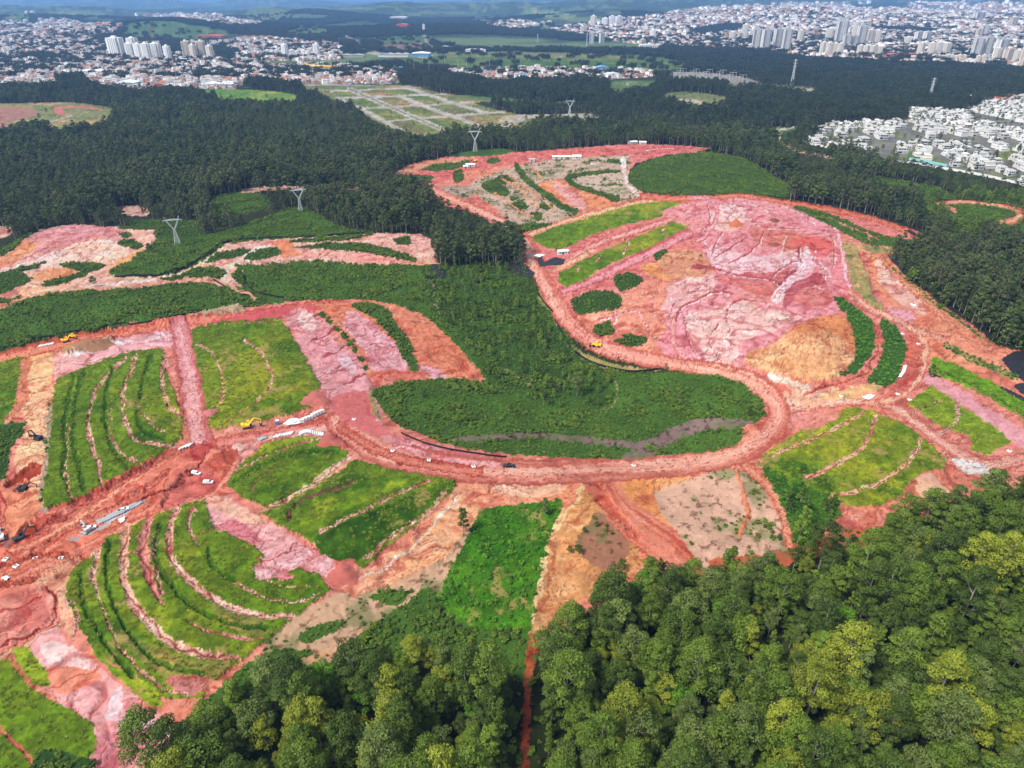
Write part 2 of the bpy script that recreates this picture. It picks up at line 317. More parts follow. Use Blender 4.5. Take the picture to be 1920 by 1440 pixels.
P(SOIL, (212, 130, 96), 1, [(46, 660), (60, 664), (52, 740), (40, 800), (10, 900), (0, 960), (0, 880), (24, 790)], False)
L(ROAD, (226, 128, 102), 1, [(-160, 708), (0, 672), (100, 646), (200, 628), (330, 606), (400, 600), (480, 590), (560, 576), (640, 568)], [26, 24, 22, 18, 16, 16, 18, 16, 14], 'tracks')
P(ROAD, (214, 100, 100), 1, [(400, 600), (480, 584), (560, 572), (600, 580), (560, 590), (525, 598), (420, 606)])
for q in [[(-160, 690), (0, 680), (40, 668), (38, 700), (26, 760), (0, 802), (-160, 830)]]: P(GRASS, GR, 2, q, False)
P(BUSH, BSH, 0, [(-160, 810), (0, 796), (48, 790), (44, 812), (20, 840), (10, 900), (-160, 920)], False)
P(GRASS, GR, 2, [(105, 712), (160, 688), (250, 658), (305, 655), (310, 690), (330, 740), (345, 800), (340, 824), (320, 838), (270, 874), (200, 912), (145, 936), (85, 955), (80, 930), (90, 850), (98, 770)], False, dz=1)
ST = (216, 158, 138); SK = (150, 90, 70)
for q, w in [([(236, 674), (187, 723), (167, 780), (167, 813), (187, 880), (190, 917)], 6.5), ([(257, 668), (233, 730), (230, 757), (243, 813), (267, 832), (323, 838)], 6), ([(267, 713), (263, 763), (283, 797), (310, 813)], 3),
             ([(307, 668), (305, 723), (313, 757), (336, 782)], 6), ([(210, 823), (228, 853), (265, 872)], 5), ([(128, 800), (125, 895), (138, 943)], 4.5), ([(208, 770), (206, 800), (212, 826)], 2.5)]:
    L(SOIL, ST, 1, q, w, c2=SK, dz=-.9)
for q in [[(140, 705), (125, 760), (122, 830), (118, 900)], [(210, 690), (200, 740), (198, 800), (215, 850), (240, 880)], [(285, 668), (268, 720), (258, 770), (270, 810), (310, 828)], [(160, 700), (140, 760), (140, 840), (160, 920)]]:
    L(GRASS, GRD, 2, q, 9, dz=-1.1)  # shade of the terrace steps, painted as darker grass bands
P(GRASS, GR, 2, [(352, 622), (400, 605), (525, 597), (540, 620), (570, 665), (600, 720), (608, 745), (590, 762), (560, 772), (480, 792), (390, 810), (378, 780), (368, 700), (362, 650)], False, dz=1)
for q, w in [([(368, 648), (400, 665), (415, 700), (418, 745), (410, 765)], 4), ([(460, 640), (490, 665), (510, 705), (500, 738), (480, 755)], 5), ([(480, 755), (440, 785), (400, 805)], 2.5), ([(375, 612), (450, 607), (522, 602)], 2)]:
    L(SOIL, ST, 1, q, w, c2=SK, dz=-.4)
L(ROAD, (224, 146, 140), 1, [(338, 612), (345, 660), (356, 715), (364, 770), (374, 815), (392, 842)], [36, 38, 44, 46, 44, 40], 'tracks')
P(SOIL, (228, 154, 150), 1, [(528, 592), (560, 572), (600, 600), (640, 640), (688, 690), (698, 730), (722, 800), (690, 830), (640, 800), (612, 745), (585, 690), (545, 620)], False)
for a, b in [((560, 612), (600, 588)), ((590, 640), (636, 612)), ((604, 670), (655, 645)), ((625, 695), (672, 668)), ((640, 722), (690, 700)), ((650, 745), (680, 742))]:
    L(SOIL, (178, 88, 96), 1, [a, b], 3.5, dz=-.7)
P(SOIL, PKL, 1, [(560, 585), (590, 600), (580, 625), (555, 605)]); P(SOIL, (236, 186, 186), 1, [(640, 660), (668, 690), (660, 705), (630, 680)])
P(SOIL, (212, 122, 112), 1, [(575, 745), (600, 732), (618, 745), (612, 765), (585, 765)], dz=1)
P(SOIL, (224, 136, 104), 1, [(600, 575), (690, 562), (740, 570), (790, 590), (840, 630), (890, 685), (910, 712), (860, 718), (780, 706), (700, 712), (690, 700), (650, 640)], False)
P(SOIL, (226, 158, 156), 1, [(652, 582), (700, 606), (735, 642), (762, 690), (700, 692), (680, 652), (650, 612)])
P(SOIL, (226, 128, 104), 1, [(700, 700), (760, 690), (800, 700), (780, 706), (720, 716)]); P(SOIL, (228, 160, 160), 1, [(782, 680), (810, 690), (840, 712), (800, 708)])
for k in range(5): L(SOIL, (206, 110, 76), 1, [(770+k*16, 600+k*14), (800+k*18, 650+k*10), (850+k*10, 705)], 2)
P(BUSH, BSL, 0, [(660, 570), (715, 572), (740, 600), (770, 650), (784, 692), (766, 690), (740, 640), (705, 600), (670, 580)])
for i, q in enumerate([(604, 590), (618, 602), (632, 615), (645, 628), (655, 642), (666, 655), (676, 672), (684, 690)]): P(BUSH, BSH, 0, [(q[0]-7, q[1]), (q[0], q[1]-5), (q[0]+8, q[1]+2), (q[0]+2, q[1]+7)])
# haul road round the bowl
def haul_road():
    L(ROAD, (234, 152, 130), 1, [(800, 346), (822, 362), (880, 388), (930, 410), (955, 430), (985, 452), (998, 475), (1003, 500), (1028, 540), (1045, 572), (1070, 606), (1110, 640), (1170, 664), (1250, 680), (1330, 692), (1400, 712), (1440, 738), (1458, 765),
      (1456, 792), (1430, 822), (1380, 850), (1300, 868), (1200, 878), (1100, 882), (1000, 886), (900, 882), (800, 868), (720, 848), (665, 818), (630, 792)],
      [14, 18, 18, 20, 24, 28, 30, 32, 34, 34, 34, 32, 30, 28, 30, 36, 40, 42, 44, 46, 46, 46, 46, 48, 48, 50, 52, 54, 50, 40], 'tracks')
haul_road()
P(ROAD, (214, 118, 120), 1, [(625, 745), (690, 735), (705, 790), (760, 825), (860, 848), (960, 862), (960, 878), (860, 868), (760, 850), (680, 820), (630, 780)])
P(SOIL, (232, 160, 166), 1, [(740, 825), (830, 845), (870, 858), (860, 872), (800, 868), (740, 850)]); P(SOIL, (236, 170, 166), 1, [(670, 790), (700, 800), (720, 830), (700, 830), (675, 810)])
L(ROAD, (224, 128, 112), 1, [(386, 838), (450, 824), (540, 810), (600, 800), (650, 822), (720, 858)], [24, 22, 22, 26, 30, 24], 'tracks')
P(SOIL, (234, 168, 152), 1, [(430, 840), (500, 820), (560, 806), (620, 800), (590, 818), (520, 822), (470, 850), (446, 880), (420, 880)])
P(SOIL, (212, 120, 104), 1, [(600, 822), (625, 815), (650, 835), (625, 840)], dz=1)
# the deep cutting running off to the left
P(SOIL, (222, 126, 102), 1, [(330, 838), (400, 828), (436, 860), (446, 905), (390, 942), (300, 965), (180, 1015), (90, 1075), (0, 1110), (-160, 1180), (-160, 1000), (0, 968), (60, 975), (85, 960), (150, 932), (230, 890)], False)
for q, w, c, dz in [([(330, 848), (250, 890), (190, 925), (130, 955), (80, 990), (30, 1010)], 16, (210, 112, 92), -1.1), ([(320, 885), (260, 925), (200, 960), (140, 985), (60, 1035)], 12, (208, 108, 86), -1.0),
                    ([(310, 862), (230, 912), (150, 970), (70, 1015), (15, 1034)], 11, (234, 142, 112), 0), ([(400, 905), (340, 925), (240, 975), (140, 1005), (60, 1050), (-60, 1100)], 12, (226, 130, 104), 0),
                    ([(440, 850), (436, 880), (410, 912), (380, 935), (300, 965), (200, 1005), (90, 1060), (-60, 1120)], 12, (228, 138, 114), 0), ([(0, 1060), (80, 1040), (160, 1050), (120, 1075), (0, 1095)], 10, (192, 90, 72), -1.5)]:
    L(ROAD if dz == 0 else SOIL, c, 1, q, w, 'tracks', dz=dz if dz else None)
P(SOIL, (208, 112, 98), 1, [(330, 900), (370, 876), (400, 885), (404, 915), (350, 940), (300, 948)], dz=-1.5); P(SOIL, (190, 82, 76), 1, [(360, 838), (392, 832), (400, 850), (360, 868)])
P(SOIL, (192, 90, 66), 1, [(418, 846), (436, 842), (442, 862), (424, 868)], dz=-1.5)
L(SOIL, (130, 54, 42), 1, [(242, 945), (330, 905), (380, 865), (392, 850)], 3, dz=-1)
L(SOIL, (178, 176, 178), 0, [(200, 978), (232, 962), (270, 940)], 7); L(SOIL, (190, 170, 168), 0, [(130, 1012), (165, 1000), (200, 985)], 5); L(SOIL, (150, 120, 118), 0, [(10, 1025), (20, 1000), (36, 975)], 6)
for q in [[(10, 905), (40, 885), (60, 878), (50, 895), (20, 915)], [(24, 918), (48, 900), (60, 902), (44, 922)], [(60, 870), (80, 880), (60, 895), (40, 890)], [(40, 990), (60, 975), (70, 990), (40, 1010)]]:
    P(SOIL, (170, 74, 50), 1, q, dz=-1.5)
L(SOIL, (186, 150, 130), 3, [(92, 760), (88, 850), (80, 900), (74, 945), (86, 958)], 8)
P(SOIL, (228, 140, 104), 1, [(0, 940), (30, 900), (60, 905), (74, 950), (50, 985), (0, 1010)]); L(SOIL, (214, 112, 90), 1, [(-20, 900), (0, 930), (14, 990), (0, 1020)], 12, 'tracks')
# pads below it
P(SOIL, (222, 158, 128), 1, [(60, 1090), (150, 1040), (130, 1110), (140, 1190), (120, 1180), (105, 1110)])
P(SOIL, (222, 140, 122), 1, [(-160, 1140), (0, 1128), (60, 1092), (105, 1115), (100, 1170), (60, 1196), (0, 1204), (-160, 1220)], False); P(SOIL, (214, 122, 108), 1, [(20, 1150), (70, 1120), (95, 1140), (60, 1185), (20, 1185)])
L(SOIL, (158, 64, 54), 1, [(-60, 1222), (0, 1212), (60, 1192), (100, 1155), (107, 1122), (80, 1098)], 5, dz=-1); L(SOIL, (180, 84, 72), 1, [(0, 1150), (40, 1132), (72, 1118)], 4)
L(SOIL, (206, 140, 108), 1, [(-60, 1245), (0, 1232), (60, 1208), (105, 1170)], 14, 'tracks')
P(SOIL, (232, 162, 154), 1, [(56, 1212), (100, 1172), (125, 1200), (180, 1245), (226, 1292), (285, 1332), (322, 1362), (304, 1400), (270, 1440), (260, 1600), (120, 1600), (165, 1430), (170, 1380), (120, 1322), (90, 1272)], False)
P(SOIL, PKL, 1, [(80, 1210), (130, 1210), (165, 1245), (140, 1260), (100, 1255)]); P(SOIL, (228, 140, 112), 1, [(90, 1262), (160, 1250), (190, 1275), (120, 1300)])
P(SOIL, (238, 200, 198), 1, [(210, 1300), (222, 1288), (235, 1320), (250, 1345), (300, 1355), (290, 1365), (230, 1365), (205, 1340)]); P(SOIL, (212, 136, 142), 1, [(170, 1395), (230, 1375), (300, 1370), (290, 1410), (240, 1440), (220, 1600), (150, 1600)])
for k in range(7): L(SOIL, (180, 96, 104), 1, [(180+k*16, 1375+k*2), (172+k*15, 1410), (150+k*16, 1450)], 1.8)
L(SOIL, (190, 98, 80), 1, [(100, 1292), (145, 1268), (180, 1248)], 3, dz=-.5)
P(GRASS, GR, 2, [(-160, 1240), (0, 1236), (30, 1240), (60, 1290), (115, 1322), (170, 1352), (182, 1385), (165, 1440), (150, 1600), (-160, 1600)], False); P(GRASS, GRL, 2, [(26, 1216), (55, 1215), (84, 1258), (92, 1288), (62, 1280), (34, 1244)])
L(SOIL, (196, 110, 84), 1, [(-20, 1350), (20, 1385), (45, 1410), (64, 1440)], 9, dz=-.5); L(SOIL, (198, 112, 84), 1, [(20, 1236), (44, 1268), (66, 1288), (98, 1306)], 7)
P(BUSH, BSH, 0, [(60, 1440), (90, 1405), (150, 1420), (180, 1440), (180, 1600), (60, 1600)])
P(GRASS, GR, 2, [(135, 1070), (180, 1035), (200, 1010), (270, 976), (340, 948), (385, 938), (400, 990), (430, 1004), (480, 1024), (496, 1044), (476, 1064), (478, 1088), (520, 1086), (560, 1064), (600, 1080), (622, 1108), (560, 1152), (500, 1200), (450, 1240), (392, 1280), (380, 1310), (310, 1312), (240, 1254), (180, 1230), (140, 1160), (122, 1110)], False, dz=.8)
P(GRASS, (128, 130, 66), 2, [(220, 1180), (280, 1210), (360, 1240), (430, 1245), (390, 1280), (310, 1270), (250, 1230)]); P(GRASS, (132, 128, 70), 2, [(400, 1140), (490, 1160), (500, 1190), (440, 1185)]); P(GRASS, GRL, 2, [(180, 1230), (220, 1250), (300, 1300), (290, 1325), (240, 1290)])
P(SOIL, (200, 120, 110), 1, [(310, 1275), (350, 1270), (395, 1275), (378, 1302), (345, 1305)])
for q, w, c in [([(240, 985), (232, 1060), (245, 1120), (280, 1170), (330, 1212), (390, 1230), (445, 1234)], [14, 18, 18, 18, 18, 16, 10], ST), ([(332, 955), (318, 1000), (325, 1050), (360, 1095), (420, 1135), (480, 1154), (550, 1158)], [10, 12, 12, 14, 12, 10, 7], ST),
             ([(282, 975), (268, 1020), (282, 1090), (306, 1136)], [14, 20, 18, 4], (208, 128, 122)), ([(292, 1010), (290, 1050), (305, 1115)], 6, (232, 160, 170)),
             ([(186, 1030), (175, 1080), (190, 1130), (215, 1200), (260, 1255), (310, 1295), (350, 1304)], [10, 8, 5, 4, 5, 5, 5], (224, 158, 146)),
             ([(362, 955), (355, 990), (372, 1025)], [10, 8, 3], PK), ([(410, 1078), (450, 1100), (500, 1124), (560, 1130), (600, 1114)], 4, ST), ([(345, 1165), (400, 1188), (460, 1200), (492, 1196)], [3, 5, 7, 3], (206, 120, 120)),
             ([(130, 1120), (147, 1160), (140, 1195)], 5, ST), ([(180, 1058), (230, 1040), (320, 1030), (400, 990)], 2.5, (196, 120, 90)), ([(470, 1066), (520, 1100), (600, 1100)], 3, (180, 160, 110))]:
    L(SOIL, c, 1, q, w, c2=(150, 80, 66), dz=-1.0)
for q in [[(205, 1015), (200, 1080), (215, 1140), (250, 1200), (300, 1245), (380, 1265)], [(300, 985), (295, 1050), (330, 1110), (380, 1150), (450, 1175), (500, 1178)], [(390, 1030), (400, 1065), (440, 1090)], [(150, 1080), (160, 1140), (200, 1210), (250, 1270)]]:
    L(GRASS, GRD, 2, q, 10, dz=-1.3)  # darker bands put the shade along these terraces into the grass colour
P(SOIL, (216, 168, 132), 3, [(500, 1200), (560, 1152), (630, 1112), (700, 1100), (760, 1080), (800, 1050), (850, 960), (905, 950), (880, 1010), (840, 1090), (790, 1150), (700, 1200), (640, 1220), (560, 1250), (480, 1270)], False)
P(GRASS, GR, 2, [(425, 906), (450, 872), (470, 858), (500, 832), (560, 818), (620, 824), (650, 850), (640, 870), (600, 902), (560, 930), (500, 955), (450, 930)], False, dz=.8)
P(GRASS, GR, 2, [(490, 962), (560, 932), (640, 882), (660, 862), (730, 880), (800, 890), (855, 895), (850, 920), (790, 980), (720, 1030), (682, 1066), (620, 1056), (585, 1020), (560, 1000), (520, 985)], False, dz=.8)
P(GRASS, GRL, 2, [(470, 858), (500, 834), (560, 820), (600, 822), (540, 835), (480, 862)]); P(GRASS, GRD, 2, [(590, 1010), (700, 960), (840, 900), (850, 915), (760, 990), (680, 1050), (620, 1050)])
P(GRASS, GRL, 2, [(560, 990), (600, 940), (680, 920), (760, 900), (740, 920), (650, 960), (590, 1000)])
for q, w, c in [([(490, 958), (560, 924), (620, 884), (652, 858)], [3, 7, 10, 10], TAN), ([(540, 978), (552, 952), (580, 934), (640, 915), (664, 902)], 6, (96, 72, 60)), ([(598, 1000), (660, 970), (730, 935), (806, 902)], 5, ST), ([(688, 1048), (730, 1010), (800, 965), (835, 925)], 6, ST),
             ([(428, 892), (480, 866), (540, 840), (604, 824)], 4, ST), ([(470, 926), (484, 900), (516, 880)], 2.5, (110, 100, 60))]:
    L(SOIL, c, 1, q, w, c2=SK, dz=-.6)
L(GRASS, GRD, 2, [(440, 905), (500, 872), (570, 848), (630, 850)], 9, dz=-.7); L(GRASS, (150, 144, 76), 2, [(486, 966), (530, 950), (580, 920), (650, 890)], 5)
P(SOIL, (234, 166, 160), 1, [(385, 942), (430, 930), (460, 955), (505, 978), (560, 1010), (600, 1040), (655, 1062), (640, 1092), (560, 1064), (520, 1086), (478, 1088), (476, 1064), (496, 1046), (480, 1022), (430, 1004), (398, 990)], False)
P(SOIL, (232, 176, 150), 1, [(390, 938), (420, 928), (450, 950), (500, 975), (470, 985), (410, 965)]); P(SOIL, (220, 130, 140), 1, [(400, 985), (440, 980), (480, 1000), (500, 1020), (480, 1020), (430, 1004)])
L(SOIL, (186, 90, 96), 1, [(480, 1050), (530, 1045), (560, 1020), (600, 1035)], 3, dz=-.5); P(SOIL, (226, 140, 146), 1, [(525, 1082), (545, 1078), (552, 1088), (532, 1093)])
P(SOIL, (234, 166, 130), 1, [(640, 1095), (720, 1050), (800, 990), (856, 915), (905, 895), (905, 950), (840, 1040), (750, 1092), (660, 1118)], False)
L(SOIL, PALE, 1, [(650, 1098), (730, 1058), (800, 1000), (850, 935)], 4); P(SOIL, (210, 112, 92), 1, [(630, 1060), (660, 1050), (672, 1070), (650, 1092)], dz=1)
P(SOIL, (230, 150, 118), 1, [(855, 898), (1060, 894), (1070, 925), (1054, 942), (990, 948), (900, 952), (860, 930)], False); P(SOIL, (236, 178, 150), 1, [(930, 905), (1040, 900), (1050, 925), (960, 935)])
P(SOIL, (236, 170, 130), 1, [(900, 952), (870, 1000), (850, 1000), (870, 950)])
P(LUSH, (58, 110, 24), 2, [(898, 954), (990, 945), (1056, 937), (1044, 980), (1022, 1040), (1002, 1130), (990, 1215), (900, 1200), (810, 1150), (846, 1060), (880, 1000)], False)
P(SOIL, (212, 148, 104), 1, [(1088, 910), (1120, 908), (1200, 1015), (1215, 1060), (1110, 1110), (1030, 1200), (990, 1250), (1000, 1160), (1020, 1050), (1050, 960)], False)
L(SOIL, (228, 186, 142), 1, [(1092, 912), (1052, 965), (1024, 1040), (1006, 1130), (992, 1220)], 6)
P(SOIL, (168, 112, 84), 3, [(1120, 960), (1170, 990), (1180, 1040), (1140, 1070), (1080, 1030), (1100, 985)])
P(SOIL, (230, 150, 106), 1, [(1165, 905), (1280, 884), (1300, 920), (1290, 1000), (1360, 1080), (1300, 1070), (1230, 1000), (1180, 950)], False)
L(ROAD, (224, 128, 104), 1, [(1132, 890), (1142, 925), (1170, 965), (1215, 1000), (1270, 1040), (1340, 1110)], [40, 50, 60, 66, 70, 74], 'plough')
P(SOIL, (208, 104, 86), 1, [(1102, 910), (1125, 908), (1150, 945), (1200, 1005), (1185, 1000), (1130, 950)], dz=-1)
P(SOIL, (224, 172, 142), 3, [(1225, 922), (1290, 900), (1370, 875), (1425, 900), (1452, 960), (1482, 1000), (1470, 1050), (1400, 1110), (1330, 1080), (1270, 1000), (1240, 960)], False)
L(SOIL, (222, 136, 104), 1, [(1372, 872), (1392, 915), (1402, 960), (1388, 1000)], 9, dz=.8); L(ROAD, (222, 134, 106), 1, [(1395, 868), (1440, 910), (1464, 955), (1480, 1010), (1484, 1060)], [20, 20, 20, 22, 22], 'tracks')
# grass fields on the right
P(GRASS, GR, 2, [(1424, 858), (1480, 822), (1540, 786), (1600, 764), (1640, 774), (1700, 800), (1740, 830), (1772, 862), (1770, 892), (1730, 905), (1690, 930), (1640, 952), (1590, 952), (1530, 935), (1480, 905)], False, dz=1)
P(LUSH, (60, 96, 32), 2, [(1420, 862), (1480, 900), (1550, 932), (1575, 960), (1540, 1000), (1510, 1060), (1490, 1010), (1470, 955), (1444, 905)])
P(GRASS, (118, 142, 40), 2, [(1440, 850), (1500, 815), (1560, 790), (1520, 825), (1460, 850)]); P(GRASS, GRD, 2, [(1440, 862), (1500, 870), (1560, 900), (1560, 925), (1500, 905)])
for q, w in [([(1452, 854), (1520, 828), (1580, 797), (1618, 774)], 6), ([(1640, 784), (1626, 830), (1590, 862), (1540, 887), (1508, 898)], 8), ([(1728, 822), (1702, 870), (1650, 906), (1590, 928), (1556, 932)], 7), ([(1765, 850), (1772, 870)], 3)]:
    L(SOIL, ST, 1, q, w, c2=(140, 84, 60), dz=-.6)
P(SOIL, (222, 142, 136), 1, [(1478, 806), (1496, 775), (1560, 762), (1570, 785), (1520, 808)])
L(ROAD, (230, 156, 136), 1, [(1470, 768), (1560, 756), (1640, 752), (1680, 764), (1740, 808), (1800, 850), (1846, 874), (1920, 860), (2060, 830)], [22, 18, 18, 20, 22, 24, 28, 26, 26], 'tracks')
L(ROAD, (230, 156, 128), 1, [(1650, 752), (1690, 744), (1722, 712), (1734, 668), (1728, 636), (1690, 604), (1630, 580), (1592, 545), (1576, 480), (1560, 430)], [14, 12, 12, 12, 14, 12, 12, 12, 10, 8], 'tracks')
P(GRASS, GRL, 2, [(1698, 756), (1720, 742), (1745, 724), (1784, 745), (1800, 760), (1870, 800), (1902, 825), (1850, 852), (1820, 846), (1822, 818), (1770, 803), (1730, 776)], False)
for q, w in [([(1708, 776), (1750, 756), (1792, 744)], 3), ([(1792, 746), (1796, 775), (1782, 800), (1762, 812)], 7)]: L(SOIL, ST, 1, q, w, c2=(120, 80, 50), dz=-.4)
P(GRASS, (112, 150, 36), 2, [(1745, 668), (1790, 682), (1870, 722), (1925, 760), (2080, 850), (2080, 900), (1960, 812), (1920, 785), (1850, 744), (1760, 702), (1742, 694)], False)
L(GRASS, GRD, 2, [(1752, 690), (1830, 725), (1920, 775), (2000, 830)], 4, dz=-.5)
L(ROAD, (228, 158, 160), 1, [(1742, 712), (1800, 742), (1870, 790), (1960, 856)], [18, 22, 26, 32]); P(SOIL, (214, 130, 112), 1, [(1690, 930), (1720, 895), (1780, 880), (1840, 900), (1870, 905), (1800, 940), (1720, 960)])
P(SOIL, (222, 196, 188), 1, [(1780, 868), (1812, 862), (1860, 880), (1862, 892), (1810, 890)]); P(SOIL, (228, 150, 122), 1, [(1740, 912), (1770, 905), (1775, 925), (1745, 928)])
L(BUSH, OLV, 2, [(1778, 648), (1840, 682), (1905, 712)], 14); P(SOIL, (206, 104, 86), 1, [(1850, 692), (1880, 700), (1925, 735), (1980, 770), (1900, 745), (1855, 715)])
# northern works
P(SOIL, (222, 130, 118), 1, [(740, 323), (775, 306), (830, 295), (900, 290), (1000, 283), (1080, 277), (1180, 270), (1250, 271), (1332, 277), (1300, 288), (1250, 290), (1190, 306), (1178, 325), (1185, 350), (1210, 362), (1280, 368), (1340, 368), (1400, 365), (1480, 376), (1560, 387), (1640, 406), (1710, 430), (1757, 455), (1766, 466), (1740, 474), (1664, 478),
   (1672, 492), (1702, 522), (1752, 562), (1812, 602), (1862, 642), (1882, 656), (1925, 668), (1905, 692), (1850, 664), (1790, 652), (1748, 662), (1740, 700), (1712, 742), (1500, 745), (1440, 735), (1400, 712), (1250, 690), (1150, 672), (1080, 640), (1040, 600), (1010, 540), (985, 500), (965, 455), (940, 440), (900, 400), (830, 385), (795, 350)], False)
P(SOIL, (216, 118, 106), 1, [(770, 315), (850, 300), (960, 290), (1060, 282), (1180, 274), (1300, 276), (1240, 288), (1100, 293), (980, 303), (900, 316), (860, 330), (800, 348), (792, 338)])
P(SOIL, (214, 148, 118), 1, [(745, 322), (790, 305), (860, 297), (880, 300), (800, 318), (760, 326)]); P(BUSH, (84, 112, 62), 0, [(790, 318), (820, 308), (850, 306), (880, 302), (870, 312), (830, 320)]); P(BUSH, BSL, 0, [(912, 302), (925, 296), (938, 300), (925, 308)])
P(BUSH, BSL, 0, [(850, 293), (872, 284), (930, 279), (965, 284), (920, 292)])
P(BUSH, BSL, 0, [(740, 330), (790, 328), (815, 332), (790, 345), (750, 345)])
P(SOIL, (204, 168, 144), 3, [(872, 345), (930, 322), (1000, 304), (1060, 297), (1180, 290), (1180, 322), (1190, 350), (1205, 365), (1180, 375), (1100, 400), (1030, 428), (990, 420), (940, 395), (900, 372)], False)
P(SOIL, (226, 144, 106), 1, [(1005, 350), (1035, 338), (1060, 336), (1130, 368), (1165, 376), (1100, 402), (1070, 395), (1040, 368)]); P(SOIL, (220, 140, 120), 1, [(850, 330), (900, 318), (960, 310), (920, 328), (890, 340), (870, 352)])
P(SOIL, (226, 160, 150), 1, [(1030, 345), (1060, 345), (1100, 385), (1085, 395), (1055, 370)])
L(ROAD, (224, 132, 108), 1, [(795, 348), (830, 346), (866, 348), (884, 356), (892, 368), (884, 378)], 6, 'tracks'); L(ROAD, (224, 132, 108), 1, [(866, 348), (880, 335), (895, 325)], 6); L(ROAD, (230, 160, 124), 1, [(990, 442), (1060, 416), (1150, 391), (1210, 376), (1300, 372)], 12, 'tracks')
P(SOIL, (196, 160, 136), 3, [(930, 400), (960, 398), (1000, 420), (975, 440), (945, 425)]); P(SOIL, (190, 160, 140), 3, [(820, 352), (880, 350), (886, 366), (850, 372)])
for q in [[(903, 346), (925, 338), (955, 358), (946, 368), (915, 360)], [(925, 336), (950, 328), (965, 338), (945, 346)], [(968, 432), (985, 420), (1035, 418), (1020, 428), (985, 434)], [(955, 385), (975, 378), (990, 388), (970, 394)], [(993, 400), (1008, 398), (1012, 406), (1000, 408)],
          [(850, 322), (866, 318), (868, 338), (852, 340)], [(1000, 408), (1015, 400), (1010, 412)], [(1140, 300), (1170, 300), (1182, 306), (1150, 306)], [(958, 368), (975, 370), (960, 376)], [(1012, 385), (1034, 384), (1034, 392), (1016, 392)]]:
    P(BUSH, BSH, 0, q)
L(BUSH, BSH, 0, [(968, 310), (985, 335), (1010, 355), (1050, 384), (1080, 396)], [9, 11, 9, 12, 10]); L(BUSH, BSH, 0, [(1162, 321), (1120, 324), (1085, 328), (1064, 335), (1085, 350), (1120, 362), (1156, 374)], [5, 6, 8, 10, 9, 8, 12])
for q in [[(940, 335), (970, 352), (1010, 390)], [(955, 330), (1000, 362), (1040, 395)], [(995, 312), (1020, 340)], [(925, 360), (975, 395), (1000, 405)]]: L(SOIL, (216, 150, 110), 1, q, 4)
L(SOIL, PALE, 1, [(1168, 300), (1172, 325), (1180, 350), (1205, 370)], [12, 7, 6, 8]); P(SOIL, (208, 176, 152), 3, [(1085, 332), (1160, 325), (1168, 345), (1160, 366), (1120, 358), (1095, 345)])
P(BUSH, (66, 98, 40), 0, [(1180, 326), (1200, 308), (1260, 292), (1330, 285), (1400, 300), (1450, 330), (1482, 352), (1480, 368), (1420, 366), (1340, 364), (1260, 364), (1210, 358), (1183, 345)])
L(ROAD, (224, 126, 96), 1, [(1205, 368), (1290, 374), (1350, 369), (1400, 367), (1480, 380), (1570, 395), (1650, 415), (1720, 440), (1762, 464)], [12, 14, 8, 8, 8, 10, 10, 12, 12], 'tracks')
P(GRASS, GR, 2, [(1000, 446), (1030, 430), (1090, 412), (1160, 390), (1210, 380), (1260, 378), (1292, 388), (1270, 398), (1200, 415), (1110, 440), (1060, 466), (1020, 462)])
P(GRASS, GR, 2, [(1045, 522), (1060, 504), (1130, 470), (1190, 445), (1260, 416), (1290, 408), (1303, 418), (1270, 436), (1200, 472), (1140, 496), (1100, 522), (1070, 536), (1050, 532)])
L(ROAD, (228, 146, 132), 1, [(1052, 492), (1120, 458), (1200, 430), (1292, 400)], 11, 'tracks'); L(SOIL, (230, 170, 130), 1, [(1040, 505), (1090, 482), (1110, 470)], 6); L(ROAD, (226, 136, 136), 1, [(1040, 556), (1060, 545), (1120, 522), (1200, 482), (1290, 437)], [16, 14, 14, 18, 20], 'tracks')
for q in [[(1080, 512), (1088, 500)], [(1118, 490), (1130, 478)], [(1170, 475), (1178, 455), (1170, 448)], [(1240, 436), (1246, 424)]]: L(SOIL, ST, 1, q, 3.5, c2=SK)
P(SOIL, (230, 152, 122), 1, [(1078, 600), (1100, 590), (1160, 580), (1165, 550), (1205, 530), (1260, 520), (1270, 600), (1250, 660), (1180, 660), (1110, 632)])
P(SOIL, (228, 158, 98), 1, [(1195, 500), (1230, 490), (1270, 500), (1300, 510), (1260, 524), (1210, 518)])
for q in [[(1150, 518), (1180, 512), (1206, 526), (1170, 546), (1155, 536)], [(1225, 478), (1250, 470), (1262, 486), (1240, 492)], [(1272, 490), (1300, 475), (1337, 490), (1300, 508), (1275, 502)], [(1074, 562), (1120, 544), (1162, 555), (1160, 576), (1100, 588), (1078, 584)],
          [(1113, 612), (1140, 604), (1150, 622), (1125, 629)], [(1148, 640), (1200, 628), (1212, 640), (1172, 654)], [(1165, 628), (1185, 624), (1180, 634)], [(1438, 410), (1448, 405), (1460, 411), (1448, 418)], [(1440, 457), (1452, 452), (1462, 460), (1448, 462)], [(1296, 596), (1310, 593), (1318, 602), (1302, 606)],
          [(1414, 640), (1440, 634), (1446, 640), (1420, 645)], [(1460, 630), (1485, 622), (1495, 618), (1490, 630), (1466, 636)], [(1515, 418), (1540, 424), (1536, 430)], [(1576, 700), (1590, 695), (1594, 702), (1580, 706)]]:
    P(BUSH, BSH, 0, q)
P(SOIL, (228, 148, 150), 1, [(1240, 400), (1300, 378), (1400, 374), (1480, 390), (1550, 420), (1576, 470), (1580, 540), (1560, 590), (1480, 630), (1400, 680), (1310, 688), (1245, 660), (1256, 560), (1290, 510), (1320, 470), (1296, 430)])
